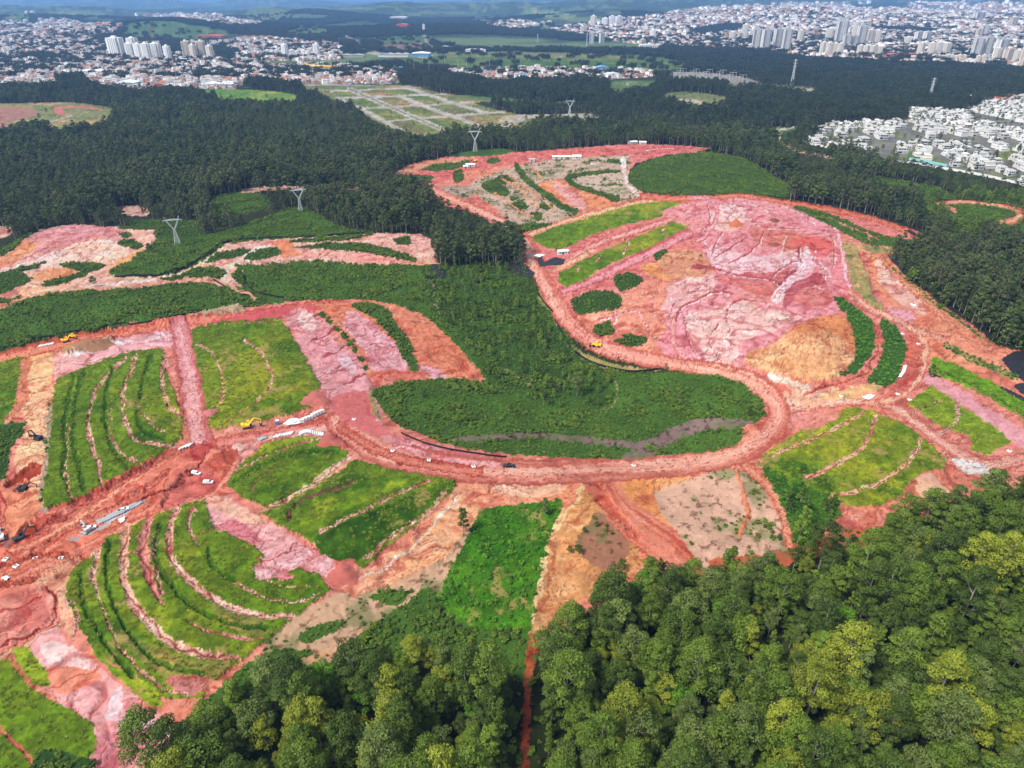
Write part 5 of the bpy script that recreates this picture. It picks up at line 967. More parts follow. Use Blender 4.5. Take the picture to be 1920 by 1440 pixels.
ok = (z_ == CONDO) & (px < 1990); x, y, px, py = x[ok], y[ok], px[ok], py[ok]; pt_ = project(x, y, height(x, y)+6); ok = (rng.random(len(x)) < .88) & ~(lookup(zone, pt_[0], pt_[1])[0] == PAVED); x, y, px, py = x[ok], y[ok], px[ok], py[ok]
order = np.argsort(np.where(px < 1925, np.hypot(x, y), 1e9)); print('estate houses', len(x))
EST = []
for i in order[:300]:
    v = int(rng.choice([0, 1, 1, 2, 2, 3, 4, 5, 6, 6, 7, 7])); a = .35*math.sin(x[i]/120)+.25+(math.pi if rng.random() < .35 else 0)+(rng.random()-.5)*.15
    root = link('white_house' if v not in (4, 6) else 'house', None, None, (float(x[i]), float(y[i]), float(ground_z(x[i], y[i]))), a, float(.92+.22*rng.random())); tag(root, HL[v]+' '+where_estate(px[i], py[i]), 'house', 'houses of the walled estate')
    for pn, me in HP[v]: link(pn, me, root)
source('white_house', [joined([m_ for _, m_ in h_], 'white_house') for h_ in HP]); rs = order[300:]
if len(rs): scatter('estate', 'white_house', pts3(x[rs], y[rs], 0), .92+.2*rng.random(len(rs)), 'farther white houses of the walled estate', 24)
x2, y2, z2, px2, py2, rng = candidates(820, 2700, 13, 22); ok = (z2 == CONDO) & (rng.random(len(z2)) < .42) | ((z2 == FIELD) & (rng.random(len(z2)) < .01)); scatter('estate_greenery', 'mid_tree', pts3(x2[ok], y2[ok]), .42+.36*rng.random(ok.sum()), 'dark street trees and garden greenery among the white houses', 23)
# ------------------------------------------------------------------ town houses
def gable(w, d, h, rh, wall, roof):
    b = MB(); b.box(-w/2, w/2, -d/2, d/2, -1.5, h); b.prism([(-w/2, h), (w/2, h), (0, h+rh-.12)], -d/2, d/2); r_ = MB(); e = .5; sl = rh/(w/2)
    r_.prism([(-w/2-e, h-e*sl), (0, h+rh), (w/2+e, h-e*sl), (w/2+e, h-e*sl+.2), (0, h+rh+.25), (-w/2-e, h-e*sl+.2)], -d/2-.4, d/2+.4); return b.mesh('wall', wall), r_.mesh('roof', roof)
def flatb(w, d, h, wall, roof):
    b = MB(); b.box(-w/2, w/2, -d/2, d/2, -1.5, h); r_ = MB(); r_.box(-w/2-.3, w/2+.3, -d/2-.3, d/2+.3, h, h+.5); r_.box(-w/4, 0, -d/4, 0, h+.5, h+2); return b.mesh('wall', wall), r_.mesh('roof', roof)
TH = [gable(9, 11, 3.4, 1.7, M['offw'], M['tile']), gable(8, 12, 5.6, 1.5, M['cream'], M['tile2']), gable(10, 9, 3.2, 1.6, M['offw'], M['tile']), flatb(9, 11, 6.2, M['white'], M['conc']), flatb(8, 9, 6.8, M['orange'], M['fibro']), gable(11, 14, 4, 1.2, M['white'], M['fibro']), flatb(10, 12, 8.5, M['tower'], M['offw']), gable(9, 12, 3.5, 1.6, M['beige'], M['tile'])]
TL = ['small white house, red tiled roof', 'cream house, brown tiled roof', 'low off white house, red tiled roof', 'white flat roofed house', 'brick house, grey roof', 'long white house, grey roof', 'off white flat roofed block', 'beige house, red tiled roof']
source('town_house', [joined(t, 'town_house') for t in TH])
def where_town(px, py):
    if px < 700:
        a = 'far left' if px < 130 else 'before the avenue' if px < 240 else 'below the tall towers' if px < 330 else 'behind the supermarket' if px < 460 else 'by the green field' if px < 560 else 'around the yellow store'
        return 'in left town, '+a+(', front rows' if py > 140 else '')
    if px < 1250: return 'in the strip beyond the empty lots, ' + ('left end' if px < 900 else 'centre' if px < 1050 else 'right end')
    return 'at the near edge of the far city'
allx = []
for (ya, yb, s_, k_) in [(1500, 2900, 13.5, 1.0), (2900, 4300, 17, 1.22), (4300, 7000, 28, 1.9), (7000, 13500, 58, 3.2)]:
    x, y, z_, px, py, rng = candidates(ya, yb, s_, 31+int(ya), jit=.35); blk = (np.abs(((x*.9+y*.35)/95) % 1-.5) > .07) & (np.abs(((y*.9-x*.3)/150) % 1-.5) > .05)
    ok = (z_ == TOWN) & blk & (rng.random(len(z_)) < .80-.35*sstep(.5, .66, fbm(x, y, 260, 2, 79))); allx.append(np.column_stack([x[ok], y[ok], px[ok], py[ok], k_*(.8+.5*rng.random(ok.sum()))]))
A = np.concatenate(allx); print('town houses', len(A)); inn = (A[:, 2] > 2) & (A[:, 2] < 1918); o_ = np.argsort(np.where(inn, np.hypot(A[:, 0], A[:, 1])/A[:, 4], 1e9))
for i in o_[:300]:
    v = int(rng.integers(0, 8)); root = link('town_house', None, None, (A[i, 0], A[i, 1], float(ground_z(A[i, 0], A[i, 1]))), .35+(1.57 if rng.random() < .4 else 0)+(rng.random()-.5)*.2, float(A[i, 4])); tag(root, TL[v].replace(' two storey', '')+' '+where_town(A[i, 2], A[i, 3]), 'house', 'small houses of the far towns')
    link('wall', TH[v][0], root); link('roof', TH[v][1], root)
i = o_[300:]; scatter('town', 'town_house', pts3(A[i, 0], A[i, 1], 0), A[i, 4], 'tightly packed small houses of the far towns', 41)
# ------------------------------------------------------------------ apartment towers
def tower_parts(kind):
    """unit tower 20 x 18 m, 24 floors of 3 m"""
    wall, trim = {'white': (M['tower'], M['white']), 'cream': (M['cream'], M['white']), 'grid': (M['white'], M['greyw']), 'beige': (M['beige'], M['cream'])}[kind]; out = []; nf = 24; Hh = nf*3
    if kind in ('white', 'cream'): shaft = [(-10, 10, -6, 6, -3, Hh), (-6.5, 6.5, -9, 9, -3, Hh+1)]
    elif kind == 'grid': shaft = [(-10, 10, -8, 8, -3, Hh)]
    else: shaft = [(-9, 9, -8, 8, -3, Hh), (-4, 4, -9, 9, -3, Hh+2)]
    out.append(('wall', ms(wall, *shaft)))
    rf = MB(); rf.box(-3.5, 3.5, -3, 3, Hh+1.01, Hh+6); rf.box(-2.2, 2.2, -2, 2, Hh+6, Hh+9); rf.box(-10.3, 10.3, -6.3, 6.3, Hh+.003, Hh+.9); out.append(('rooftop_block', rf.mesh('rooftop_block', trim)))
    yf = -9 if kind != 'grid' else -8
    for xa in ((-5.2, -1.9, 1.0, 4.0) if kind != 'grid' else (-8.8, -5.2, -1.6, 2.0, 5.6)):
        b = MB()
        for f in range(nf): b.box(xa, xa+(1.5 if kind != 'grid' else 2.8), yf-.12, yf+.2, f*3+1, f*3+2.5)
        out.append(('window_column', b.mesh('window_column', MGLASSG)))
    if kind in ('white', 'cream', 'beige'):
        for s in (-1, 1):
            b = MB()
            for f in range(nf): b.box(s*7.2-.8, s*7.2+1, -6.15 if kind != 'beige' else -8.15, -5.8 if kind != 'beige' else -7.8, f*3+1, f*3+2.5)
            out.append(('window_column', b.mesh('window_column', MGLASSG)))
    if kind in ('grid', 'beige'):
        for s in (-1, 1):
            b = MB()
            for f in range(nf): b.box(s*7.6-1.8, s*7.6+1.8, yf-1.4, yf-.15, f*3, f*3+1.1)
            out.append(('balcony_stack', b.mesh('balcony_stack', trim)))
    for s in (-1, 1):
        b = MB(); xx = {'white': 10, 'cream': 10, 'grid': 10, 'beige': 9}[kind]
        for f in range(nf):
            for ya in (-4, 0): b.box(s*xx-.12, s*xx+.12, ya, ya+2.4, f*3+1, f*3+2.4)
        out.append(('window_column', b.mesh('window_column', MGLASSG)))
    return out
TP = {k: tower_parts(k) for k in ('white', 'cream', 'grid', 'beige')}
def tower(px, top, base, w, kind, label, group=None, rz=None, name='apartment_tower', cat='tower block'):
    s, p = pxm(px, base); dpy = (project(p.x, p.y, p.z)[1]-project(p.x, p.y, p.z+10)[1])/10; H = (base-top)/dpy
    r = link(name, None, None, p, (random.uniform(-.3, .3) if rz is None else rz)); r.scale = (w*s/21, w*s/21, H/79); tag(r, label, cat, group)
    for pn, me in TP[kind]: link(pn, me, r)
T_ = [(222, 68, 106, 27, 'white', 'widest white tower block, leftmost of the left hand towers'), (252, 69, 96, 18, 'white', 'white tower block standing behind the second pair of left hand towers'), (248, 79, 108, 16, 'white', 'second white tower block from the left of the left hand town'),
 (264, 80, 111, 15, 'white', 'white tower block in front centre of the left hand cluster'), (278, 79, 112, 15, 'white', 'white tower block right of centre in the left hand cluster'), (295, 79, 110, 19, 'white', 'white tower block near the right end of the left hand cluster'), (317, 84, 113, 12, 'white', 'slim white tower block ending the left hand cluster'),
 (353, 75, 108, 14, 'beige', 'beige tower block with pale crown, first of the separate pair'), (365, 82, 110, 12, 'cream', 'cream tower block between the two beige ones'), (381, 75, 109, 15, 'beige', 'beige tower block with pale crown, second of the separate pair'), (396, 84, 111, 12, 'cream', 'cream tower block at the right end of the beige pair'),
 (536, 81, 108, 11, 'white', 'slim white tower among low white blocks, nearer the cluster'), (595, 81, 106, 11, 'white', 'slim white tower at the outer end of the low white blocks'), (795, 44, 60, 5, 'white', 'single slim white tower in the wooded plain'), (1112, 28, 52, 11, 'cream', 'tallest cream tower on the hill left of the far city'),
 (1134, 32, 48, 12, 'white', 'first of three white towers on the hill crest'), (1147, 28, 47, 12, 'white', 'middle one of three white towers on the hill crest'), (1160, 28, 46, 12, 'white', 'last of three white towers on the hill crest'), (1092, 48, 64, 8, 'cream', 'short cream tower at the foot of the hill'),
 (1109, 60, 82, 9, 'grid', 'grey gridded tower by the dark woods, one of two'), (1128, 60, 81, 9, 'grid', 'second grey gridded tower by the dark woods'), (1223, 54, 72, 11, 'white', 'white tower alone above the low roofs'), (1204, 72, 88, 9, 'beige', 'brown tower behind a low white block'),
 (1414, 24, 37, 9, 'cream', 'small cream tower far up the city slope'), (1424, 26, 37, 6, 'cream', 'smaller cream tower beside another far up the slope'), (1372, 58, 76, 12, 'cream', 'squat cream tower left of the gridded pair'), (1395, 44, 73, 11, 'cream', 'cream tower just left of the gridded towers'), (1387, 60, 75, 8, 'beige', 'beige tower low beside the gridded towers'),
 (1416, 51, 92, 15, 'grid', 'first big gridded grey tower at the city edge'), (1433, 52, 94, 15, 'grid', 'second big gridded grey tower at the city edge'), (1455, 51, 93, 15, 'grid', 'third big gridded grey tower at the city edge'), (1472, 51, 95, 15, 'grid', 'fourth big gridded grey tower at the city edge'),
 (1499, 55, 79, 10, 'cream', 'cream tower alone right of the gridded towers'), (1527, 37, 42, 14, 'white', 'broad low white block up the city slope'), (1553, 51, 76, 14, 'cream', 'cream tower left of the tallest city tower'), (1574, 35, 80, 20, 'grid', 'tallest tower of the far city'), (1602, 39, 72, 12, 'cream', 'pointed cream tower behind the central city cluster'),
 (1611, 45, 86, 16, 'grid', 'tall grey tower in the central city cluster'), (1586, 63, 88, 14, 'grid', 'grey banded tower before the tallest city tower'), (1600, 65, 88, 12, 'grid', 'second grey banded tower before the tallest one'), (1628, 54, 82, 13, 'beige', 'beige tower right in the central city cluster'), (1641, 55, 82, 13, 'cream', 'pale tower ending the central city cluster'),
 (1541, 77, 103, 11, 'cream', 'first cream tower of the front row at the wood'), (1552, 78, 104, 11, 'cream', 'second cream tower of the front row at the wood'), (1563, 79, 104, 11, 'cream', 'third cream tower of the front row at the wood'), (1573, 79, 105, 10, 'cream', 'fourth cream tower of the front row at the wood'),
 (1611, 83, 103, 11, 'cream', 'first tower of the lower cream row'), (1623, 83, 104, 11, 'cream', 'second tower of the lower cream row'), (1635, 84, 105, 11, 'cream', 'third tower of the lower cream row'), (1646, 85, 105, 11, 'cream', 'fourth tower of the lower cream row'),
 (1724, 78, 104, 12, 'cream', 'cream tower at the left of the right hand row'), (1742, 78, 107, 12, 'cream', 'cream tower second in the right hand row'), (1755, 77, 106, 12, 'cream', 'cream tower third in the right hand row'), (1771, 79, 101, 15, 'cream', 'cream tower fourth in the right hand row'),
 (1828, 68, 106, 16, 'grid', 'broad grey tower pair, left one, near the right edge'), (1845, 66, 106, 16, 'grid', 'broad grey tower pair, right one, near the right edge'), (1844, 46, 68, 13, 'grid', 'grey tower rising behind the broad pair'), (1832, 52, 70, 8, 'beige', 'narrow brown tower behind the broad pair'),
 (1870, 70, 112, 18, 'grid', 'tall pale grey tower near the right edge'), (1866, 88, 114, 12, 'cream', 'yellowish tower in front of the tall pale grey one'), (1886, 88, 116, 15, 'beige', 'stepped beige tower near the right edge'), (1903, 92, 120, 13, 'cream', 'cream tower second from the right edge'), (1917, 84, 124, 15, 'beige', 'beige tower cut by the right edge'),
 (1833, 22, 38, 16, 'grid', 'hazy grey towers far up the city'), (1897, 30, 50, 12, 'beige', 'hazy beige tower far up the city'), (1808, 8, 20, 14, 'grid', 'palest tower on the city skyline'), (1720, 58, 76, 12, 'grid', 'grey tower left behind the cream row'), (1736, 60, 78, 13, 'grid', 'grey tower right behind the cream row'), (1700, 68, 84, 11, 'cream', 'small cream tower by the long white roof')]
for px, tp, bs, w, k, lab in T_: tower(px, tp, bs, w, k, lab, 'tower blocks of the far towns')
for k, px in enumerate([503, 511, 520, 529, 548, 558, 570, 578]): tower(px, 92+(k % 2)*2, 105, 9, 'white', 'low white block in the row around the slim white tower', 'low white blocks of the left hand town', name='apartment_block', cat='apartment block')
for k, px in enumerate(list(range(1750, 1812, 8))+[1832, 1842]): tower(px, 101+(k % 3), 113+(k > 7)*5, 8, 'cream', 'low cream block in the row at the edge of the dark wood', 'low cream blocks of the far city', name='apartment_block', cat='apartment block')
for k, (px, py) in enumerate([(48, 38), (56, 40), (66, 40), (78, 42), (90, 44), (100, 42), (114, 46), (124, 48), (134, 50), (10, 80), (24, 82), (38, 82), (52, 84), (70, 86)]): tower(px, py-9, py, 8, 'cream' if k % 2 else 'white', 'small pale block on the crowded hill at the far left', 'small pale blocks on the left hill', name='apartment_block', cat='apartment block')
for k, (px, py) in enumerate([(955, 50), (966, 50), (1000, 52), (1008, 50), (1018, 47), (1030, 45)]): tower(px, py-7, py, 9, 'cream', 'small cream block in the group on the wooded hillside', 'cream blocks on the wooded hillside', name='apartment_block', cat='apartment block')
# ------------------------------------------------------------------ sheds and large low buildings
def shed(px, py, wpx, depth, h, wall, roof, label, name='warehouse', cat='warehouse', rz=0, bays=1):
    s, p = pxm(px, py); W = wpx*s; r = link(name, None, None, p, rz); tag(r, label, cat); link('wall', ms(wall, (-W/2, W/2, -depth/2, depth/2, -3, h)), r)
    bw = W/bays
    for k in range(bays):
        b = MB(); x0 = -W/2+k*bw; b.prism([(x0, h+.02), (x0+bw-.05, h+.02), (x0+bw/2, h+min(4, bw*.12))], -depth/2-.6, depth/2+.6); link('roof', b.mesh('roof', roof), r)
    b = MB(); n = max(3, int(W/7))
    for k in range(n): b.box(-W/2+(k+.25)*W/n, -W/2+(k+.75)*W/n, -depth/2-.1, -depth/2+.1, h*.55, h*.8)
    link('window_band', b.mesh('window_band', MGLASSG), r); return r
shed(1820, 190, 58, 34, 8, M['white'], M['steelr'], 'long white complex above the white estate', 'complex', 'complex'); shed(1822, 183, 26, 18, 14, M['greyw'], M['steelr'], 'grey upper hall standing behind the long white complex', 'hall', 'building')
shed(1872, 191, 42, 30, 6, M['offw'], M['redr'], 'hall with broad red roof beside the long white complex', 'hall', 'building'); shed(1912, 186, 50, 40, 6, M['beige'], M['tile2'], 'low brown roofed hall at the right edge above the estate', 'hall', 'building', bays=2)
shed(1664, 204, 26, 12, 5, M['white'], M['steelr'], 'small white building alone in the dark woods', 'building', 'building'); shed(1542, 171, 8, 10, 5, M['white'], M['steelr'], 'tiny white house at the clearing in the woods', 'building', 'building')
shed(600, 131, 66, 26, 9, M['yellow'], M['yellow'], 'long bright yellow store with red ends', 'store', 'store', .1); shed(575, 128, 14, 20, 10, M['redp'], M['yellow'], 'red ended annex of the yellow store', 'annex', 'building')
shed(790, 106, 34, 60, 12, M['bluem'], M['steelr'], 'pale blue factory hall beside the main road'); shed(745, 106, 44, 50, 9, M['offw'], M['fibro'], 'grey roofed factory hall left of the blue one', bays=3); shed(720, 106, 18, 30, 8, M['white'], M['bluem'], 'white office block at the road bend', 'office', 'office')
shed(892, 97, 38, 30, 9, M['white'], M['steelr'], 'long white depot on the green plain'); shed(834, 92, 24, 30, 9, M['white'], M['steelr'], 'white roofed depot among trees on the plain'); shed(660, 107, 46, 30, 7, M['greyw'], M['fibro'], 'grey roofed works by the town edge', bays=2)
shed(1128, 134, 22, 40, 13, M['bluem'], M['bluem'], 'blue vaulted hall behind the low sheds', 'hall', 'hall'); shed(1150, 142, 34, 18, 6, M['turq'], M['steelr'], 'turquoise fronted shed by the substation'); shed(980, 143, 46, 20, 5, M['turq'], M['bluem'], 'blue roofed shed in the low industrial strip')
shed(914, 135, 28, 20, 5, M['offw'], M['bluem'], 'long blue roof in the industrial strip'); shed(780, 150, 22, 22, 7, M['bluem'], M['steelr'], 'blue walled building by the dark trees'); shed(752, 134, 20, 20, 10, M['blue'], M['bluem'], 'dark blue billboard fronted shed behind the town'); shed(1060, 140, 60, 20, 5, M['beige'], M['fibro'], 'long beige shed in the industrial strip', bays=3)
shed(410, 162, 60, 40, 7, M['offw'], M['steelr'], 'wide pale roofed supermarket at the town front', bays=2); shed(240, 160, 38, 40, 8, M['turq'], M['steelr'], 'green fronted hall beside the sloping avenue'); shed(298, 163, 34, 25, 7, M['redp'], M['tile'], 'red walled shops at the town front', 'shops', 'shop'); shed(318, 165, 16, 20, 8, M['bluem'], M['steelr'], 'bright blue shop at the town front', 'shop', 'shop')
shed(172, 138, 40, 40, 8, M['cream'], M['steelr'], 'large pale roofed hall among the houses left of the avenue', bays=2); shed(396, 70, 48, 80, 9, M['redr'], M['redr'], 'long red roofed factory below the green hill'); shed(480, 72, 60, 60, 9, M['beige'], M['tile2'], 'group of tan roofed works right of the red factory', bays=4); shed(340, 116, 40, 40, 7, M['white'], M['steelr'], 'long white hall below the tower blocks')
shed(748, 36, 30, 120, 30, M['white'], M['white'], 'white factory far out in the haze', 'factory', 'factory'); shed(755, 53, 20, 90, 22, M['redr'], M['redr'], 'reddish works far out in the plain', 'works', 'factory'); shed(1680, 86, 120, 60, 9, M['offw'], M['steelr'], 'very long white roofed mill in the far city', 'mill', 'factory', bays=6); shed(1690, 106, 60, 40, 8, M['redr'], M['redr'], 'long red roofed shops before the mill', bays=3)
shed(1215, 94, 34, 30, 20, M['white'], M['steelr'], 'low white block in front of the brown tower', 'block', 'apartment block'); shed(1256, 95, 34, 20, 7, M['redr'], M['redr'], 'red roofed hall right of the low white block'); shed(1300, 116, 40, 20, 6, M['white'], M['fibro'], 'white sheds along the dark wood', bays=2); shed(1670, 62, 26, 30, 9, M['white'], M['steelr'], 'white hall in the middle of the city'); shed(1860, 12, 40, 60, 20, M['white'], M['white'], 'long white hall on the city skyline')
# estate boundary wall along its near edge, and the reed-coloured pool deck inside it
def wall_strip(name, pts, h, t, mat, label, cat, n=10, posts=False, kind=None):
    q = cr(pts, n); P3 = [put(a, b) for a, b in q]; b = MB()
    V = []; Fc = []
    for i, p in enumerate(P3):
        d = (P3[min(i+1, len(P3)-1)]-P3[max(i-1, 0)]); d.z = 0; d.normalize(); nrm = Vector((-d.y, d.x, 0))*t/2
        for z in (-.6, h): V.append((p.x+nrm.x, p.y+nrm.y, p.z+z)); V.append((p.x-nrm.x, p.y-nrm.y, p.z+z))
    m = len(P3)
    for i in range(m-1):
        a = i*4; c_ = a+4; Fc += [(a, c_, c_+2, a+2), (a+1, a+3, c_+3, c_+1), (a+2, c_+2, c_+3, a+3)]
    Fc += [(0, 2, 3, 1), (m*4-4, m*4-3, m*4-1, m*4-2)]
    b.add(V, Fc); o = link(name, b.mesh(name, mat)); tag(o, label, cat)
    if posts:
        pb = MB(); pb.box(-.06, .06, -.06, .06, -.3, h+.25); pm = pb.mesh('post', M['dark'])
        for i in range(0, m, 3): link('post', pm, o, P3[i])
    return o
wall_strip('boundary_wall', [(1516, 270), (1560, 280), (1600, 288), (1655, 303), (1700, 306), (1760, 316), (1830, 328), (1905, 345), (1990, 372)], 3, .3, M['white'], 'long pale wall along the near side of the white estate', 'wall')
wall_strip('tennis_court_screen', [(1704, 300), (1740, 306), (1775, 313)], 3.5, .3, M['turq'], 'turquoise sports court wall inside the estate', 'wall')
# black silt fences
SF = [([(216, 522), (290, 519), (330, 509), (382, 486), (424, 456), (480, 448), (600, 444), (690, 437)], 'black silt fence round the shrubby slope under the first pylon'), ([(-30, 662), (100, 634), (200, 616), (290, 603), (380, 588)], 'black silt fence above the haul road at the left'),
 ([(456, 515), (462, 535), (480, 548), (520, 558), (570, 561)], 'black silt fence round the oval green slope'), ([(752, 812), (800, 833), (870, 848), (950, 857)], 'black silt fence at the bottom of the green bowl'),
 ([(1002, 522), (1006, 545), (1020, 568), (1036, 585)], 'black silt fence below the liner at the valley edge'), ([(1040, 600), (1062, 640), (1075, 658), (1112, 682), (1180, 698), (1240, 693)], 'black silt fence on the valley side of the haul road'),
 ([(1480, 372), (1560, 384), (1640, 403), (1710, 428), (1760, 452)], 'black silt fence along the far rim by the woods'), ([(1700, 512), (1752, 556), (1812, 598), (1872, 640)], 'black silt fence on the right rim above the tall woods'), ([(400, 528), (440, 552), (470, 560)], 'short black silt fence by the pale track junction')]
for q, lab in SF: wall_strip('silt_fence', q, 1.1 if q[0][1] > 650 else 1.7, .12, M['blackplastic'], lab, 'silt fence', 8, True)
# ------------------------------------------------------------------ draped sheets
def drape(name, pts, mat, label, cat, cell=1.0, lift=.12, wr=.25, smooth=False):
    w = np.array([put(a, b)[:2] for a, b in (cr(pts, 4, True) if smooth else pts)]); x0, y0 = w.min(0); x1, y1 = w.max(0); nx = int((x1-x0)/cell)+1; ny = int((y1-y0)/cell)+1
    gx_, gy_ = np.meshgrid(x0+np.arange(nx+1)*cell, y0+np.arange(ny+1)*cell); cx = gx_[:-1, :-1]+cell/2; cy = gy_[:-1, :-1]+cell/2; ins = np.zeros(cx.shape, bool); a = w; b = np.roll(w, -1, 0)
    for (ax, ay), (bx, by) in zip(a, b):
        if ay == by: continue
        c_ = ((ay > cy) != (by > cy)) & (cx < (bx-ax)*(cy-ay)/(by-ay)+ax); ins ^= c_
    ids = np.arange((nx+1)*(ny+1)).reshape(ny+1, nx+1); q = np.stack([ids[:-1, :-1], ids[:-1, 1:], ids[1:, 1:], ids[1:, :-1]], -1)[ins]
    if not len(q): return
    z = ground_z(gx_, gy_)+lift+wr*(fbm(gx_*3, gy_, 6, 2, 80)); v = np.stack([gx_, gy_, z], -1).reshape(-1, 3); used = np.unique(q); mp = np.zeros(len(v), int); mp[used] = np.arange(len(used))
    me = mesh_from(name, v[used], mp[q]); me.materials.append(mat); o = link(name, me); tag(o, label, cat); sm = o.modifiers.new('thickness', 'SOLIDIFY'); sm.thickness = .06; return o
for q, lab in [([(946, 489), (976, 474), (984, 496), (1004, 512), (996, 521), (970, 517), (950, 505)], 'black liner draped down the bank left of the haul road bend'), ([(1006, 485), (1016, 480), (1020, 492), (1040, 482), (1060, 486), (1056, 496), (1012, 500)], 'black liner in the small basin inside the haul road bend'),
 ([(800, 526), (810, 498), (822, 498), (839, 516), (834, 522)], 'black liner at the tip of the orange spur'), ([(1878, 674), (1905, 657), (1960, 664), (2000, 700), (1960, 722), (1920, 716), (1898, 700)], 'large black liner at the right edge of the works'),
 ([(1873, 727), (1880, 725), (1930, 750), (1925, 757)], 'thin black liner strip below the large liner'), ([(1900, 722), (1925, 718), (1940, 745), (1915, 738)], 'small black liner between red soil and the right edge'), ([(1664, 478), (1690, 480), (1706, 498), (1716, 512), (1698, 508), (1676, 494)], 'black liner on the steep bank by the tall woods'),
 ([(1694, 432), (1706, 432), (1725, 441), (1712, 441)], 'narrow black liner on the far rim')]:
    drape('black_liner', q, M['blackplastic'], lab, 'liner')
for q, lab in [([(1684, 708), (1692, 694), (1694, 686), (1700, 686), (1698, 696), (1690, 708)], 'strip of crumpled white plastic beside the curved road'), ([(1616, 746), (1628, 740), (1640, 743), (1636, 748), (1622, 749)], 'white plastic sheet at the road fork'), ([(531, 796), (545, 786), (560, 786), (566, 794), (540, 799)], 'flat heap of white bagged sand at the pipe store'),
 ([(1438, 704), (1452, 706), (1464, 714), (1450, 713)], 'white sheet at the foot of the yellow mound'), ([(222, 976), (236, 970), (234, 978), (226, 982)], 'white sheet lying in the long trench'), ([(3, 1086), (10, 1080), (20, 1083), (12, 1088)], 'bluish white sheet at the left end of the cutting'), ([(1000, 480), (1010, 476), (1022, 478), (1012, 482)], 'white sheet on the basin rim')]:
    drape('plastic_sheet', q, M['tarp'], lab, 'plastic sheet', .5, .15, .6)
for q, lab in [([(184, 985), (230, 965), (270, 943), (266, 938), (220, 958), (182, 978)], 'grey gravel bed laid along the trench'), ([(478, 823), (492, 818), (505, 822), (488, 828)], 'dark grey gravel heap spread by the pipes'), ([(150, 1002), (170, 990), (178, 992), (160, 1004)], 'grey gravel heap beside the machines in the cutting')]:
    drape('gravel_bed', q, M['asphalt'], lab, 'gravel bed', .8, .2, .5)
# ------------------------------------------------------------------ pylons
def lattice(b, p00, p11, w0, w1, n, t, along=None):
    """square lattice column from p00 to p11; half widths w0, w1"""
    p0, p1 = Vector(p00), Vector(p11); pr = None
    for i in range(n+1):
        k = i/n; c_ = p0.lerp(p1, k); w = w0+(w1-w0)*k
        cs = [c_+Vector((sx*w[0], sy*w[1], 0)) for sx, sy in ((-1, -1), (1, -1), (1, 1), (-1, 1))]
        if pr:
            for j in range(4):
                b.bar(pr[j], cs[j], t); b.bar(pr[j], cs[(j+1) % 4], t*.6); b.bar(pr[(j+1) % 4], cs[j], t*.6); b.bar(cs[j], cs[(j+1) % 4], t*.5)
        pr = cs
V2 = lambda a, b: np.array([a, b], float)
def pylon_meshes():
    t = .26; body = MB(); lattice(body, (0, 0, 0), (0, 0, 17), V2(3.2, 3.2), V2(.9, .9), 5, t)
    arms = []
    for s in (-1, 1): b = MB(); lattice(b, (0, 0, 17), (s*6.6, 0, 29), V2(.6, .7), V2(.55, .5), 5, t*.85); arms.append(b.mesh('arm', M['zinc']))
    cross = MB(); n = 12; xs = [-10.5+21*i/n for i in range(n+1)]
    for i in range(n):
        a, c_ = xs[i], xs[i+1]; ha = .9*(1-abs(a)/13); hc = .9*(1-abs(c_)/13)
        for sy in (-.5, .5): cross.bar((a, sy*(1-abs(a)/14), 29), (c_, sy*(1-abs(c_)/14), 29), t*.8); cross.bar((a, sy*(1-abs(a)/14), 29+ha*1.6), (c_, sy*(1-abs(c_)/14), 29+hc*1.6), t*.8); cross.bar((a, sy*.5, 29), (c_, sy*.5, 29+hc*1.6), t*.5)
        cross.bar((a, -.4, 29), (a, .4, 29+ha*1.5), t*.5)
    pk = []
    for s in (-1, 1): b = MB(); b.bar((s*6, 0, 30), (s*8.4, 0, 34), t); b.bar((s*7.6, 0, 30), (s*8.4, 0, 34), t*.8); pk.append(b.mesh('earth_wire_peak', M['zinc']))
    ins = MB(); ins.tube((0, 0, 0), (0, 0, -2.6), .16, .16, 6)
    return body.mesh('lattice_body', M['zinc']), arms, cross.mesh('crossarm', M['zinc']), pk, ins.mesh('insulator', M['offw'])
PY = pylon_meshes()
def pylon(px, base, top, label, rz=.2):
    p = put(px, base); dpy = (project(p.x, p.y, p.z)[1]-project(p.x, p.y, p.z+30)[1])/30; s = (base-top)/dpy/34; r = link('pylon', None, None, p, rz, s); tag(r, label, 'pylon', 'pylons of the power line')
    link('lattice_body', PY[0], r); link('crossarm', PY[2], r)
    for me in PY[1]: link('arm', me, r)
    for me in PY[3]: link('earth_wire_peak', me, r)
    for xx in (-10.2, 0, 10.2): link('insulator', PY[4], r, (xx, 0, 29))
pylon(334, 461, 409, 'nearest steel lattice pylon, standing in shrubs beside the pale plateau', .35); pylon(564, 396, 350, 'steel lattice pylon in the green clearing between woods', .3); pylon(891, 284, 241, 'steel lattice pylon at the far rim of the earthworks', .1); pylon(1068, 218, 185, 'steel lattice pylon beside the empty subdivision lots', .1)
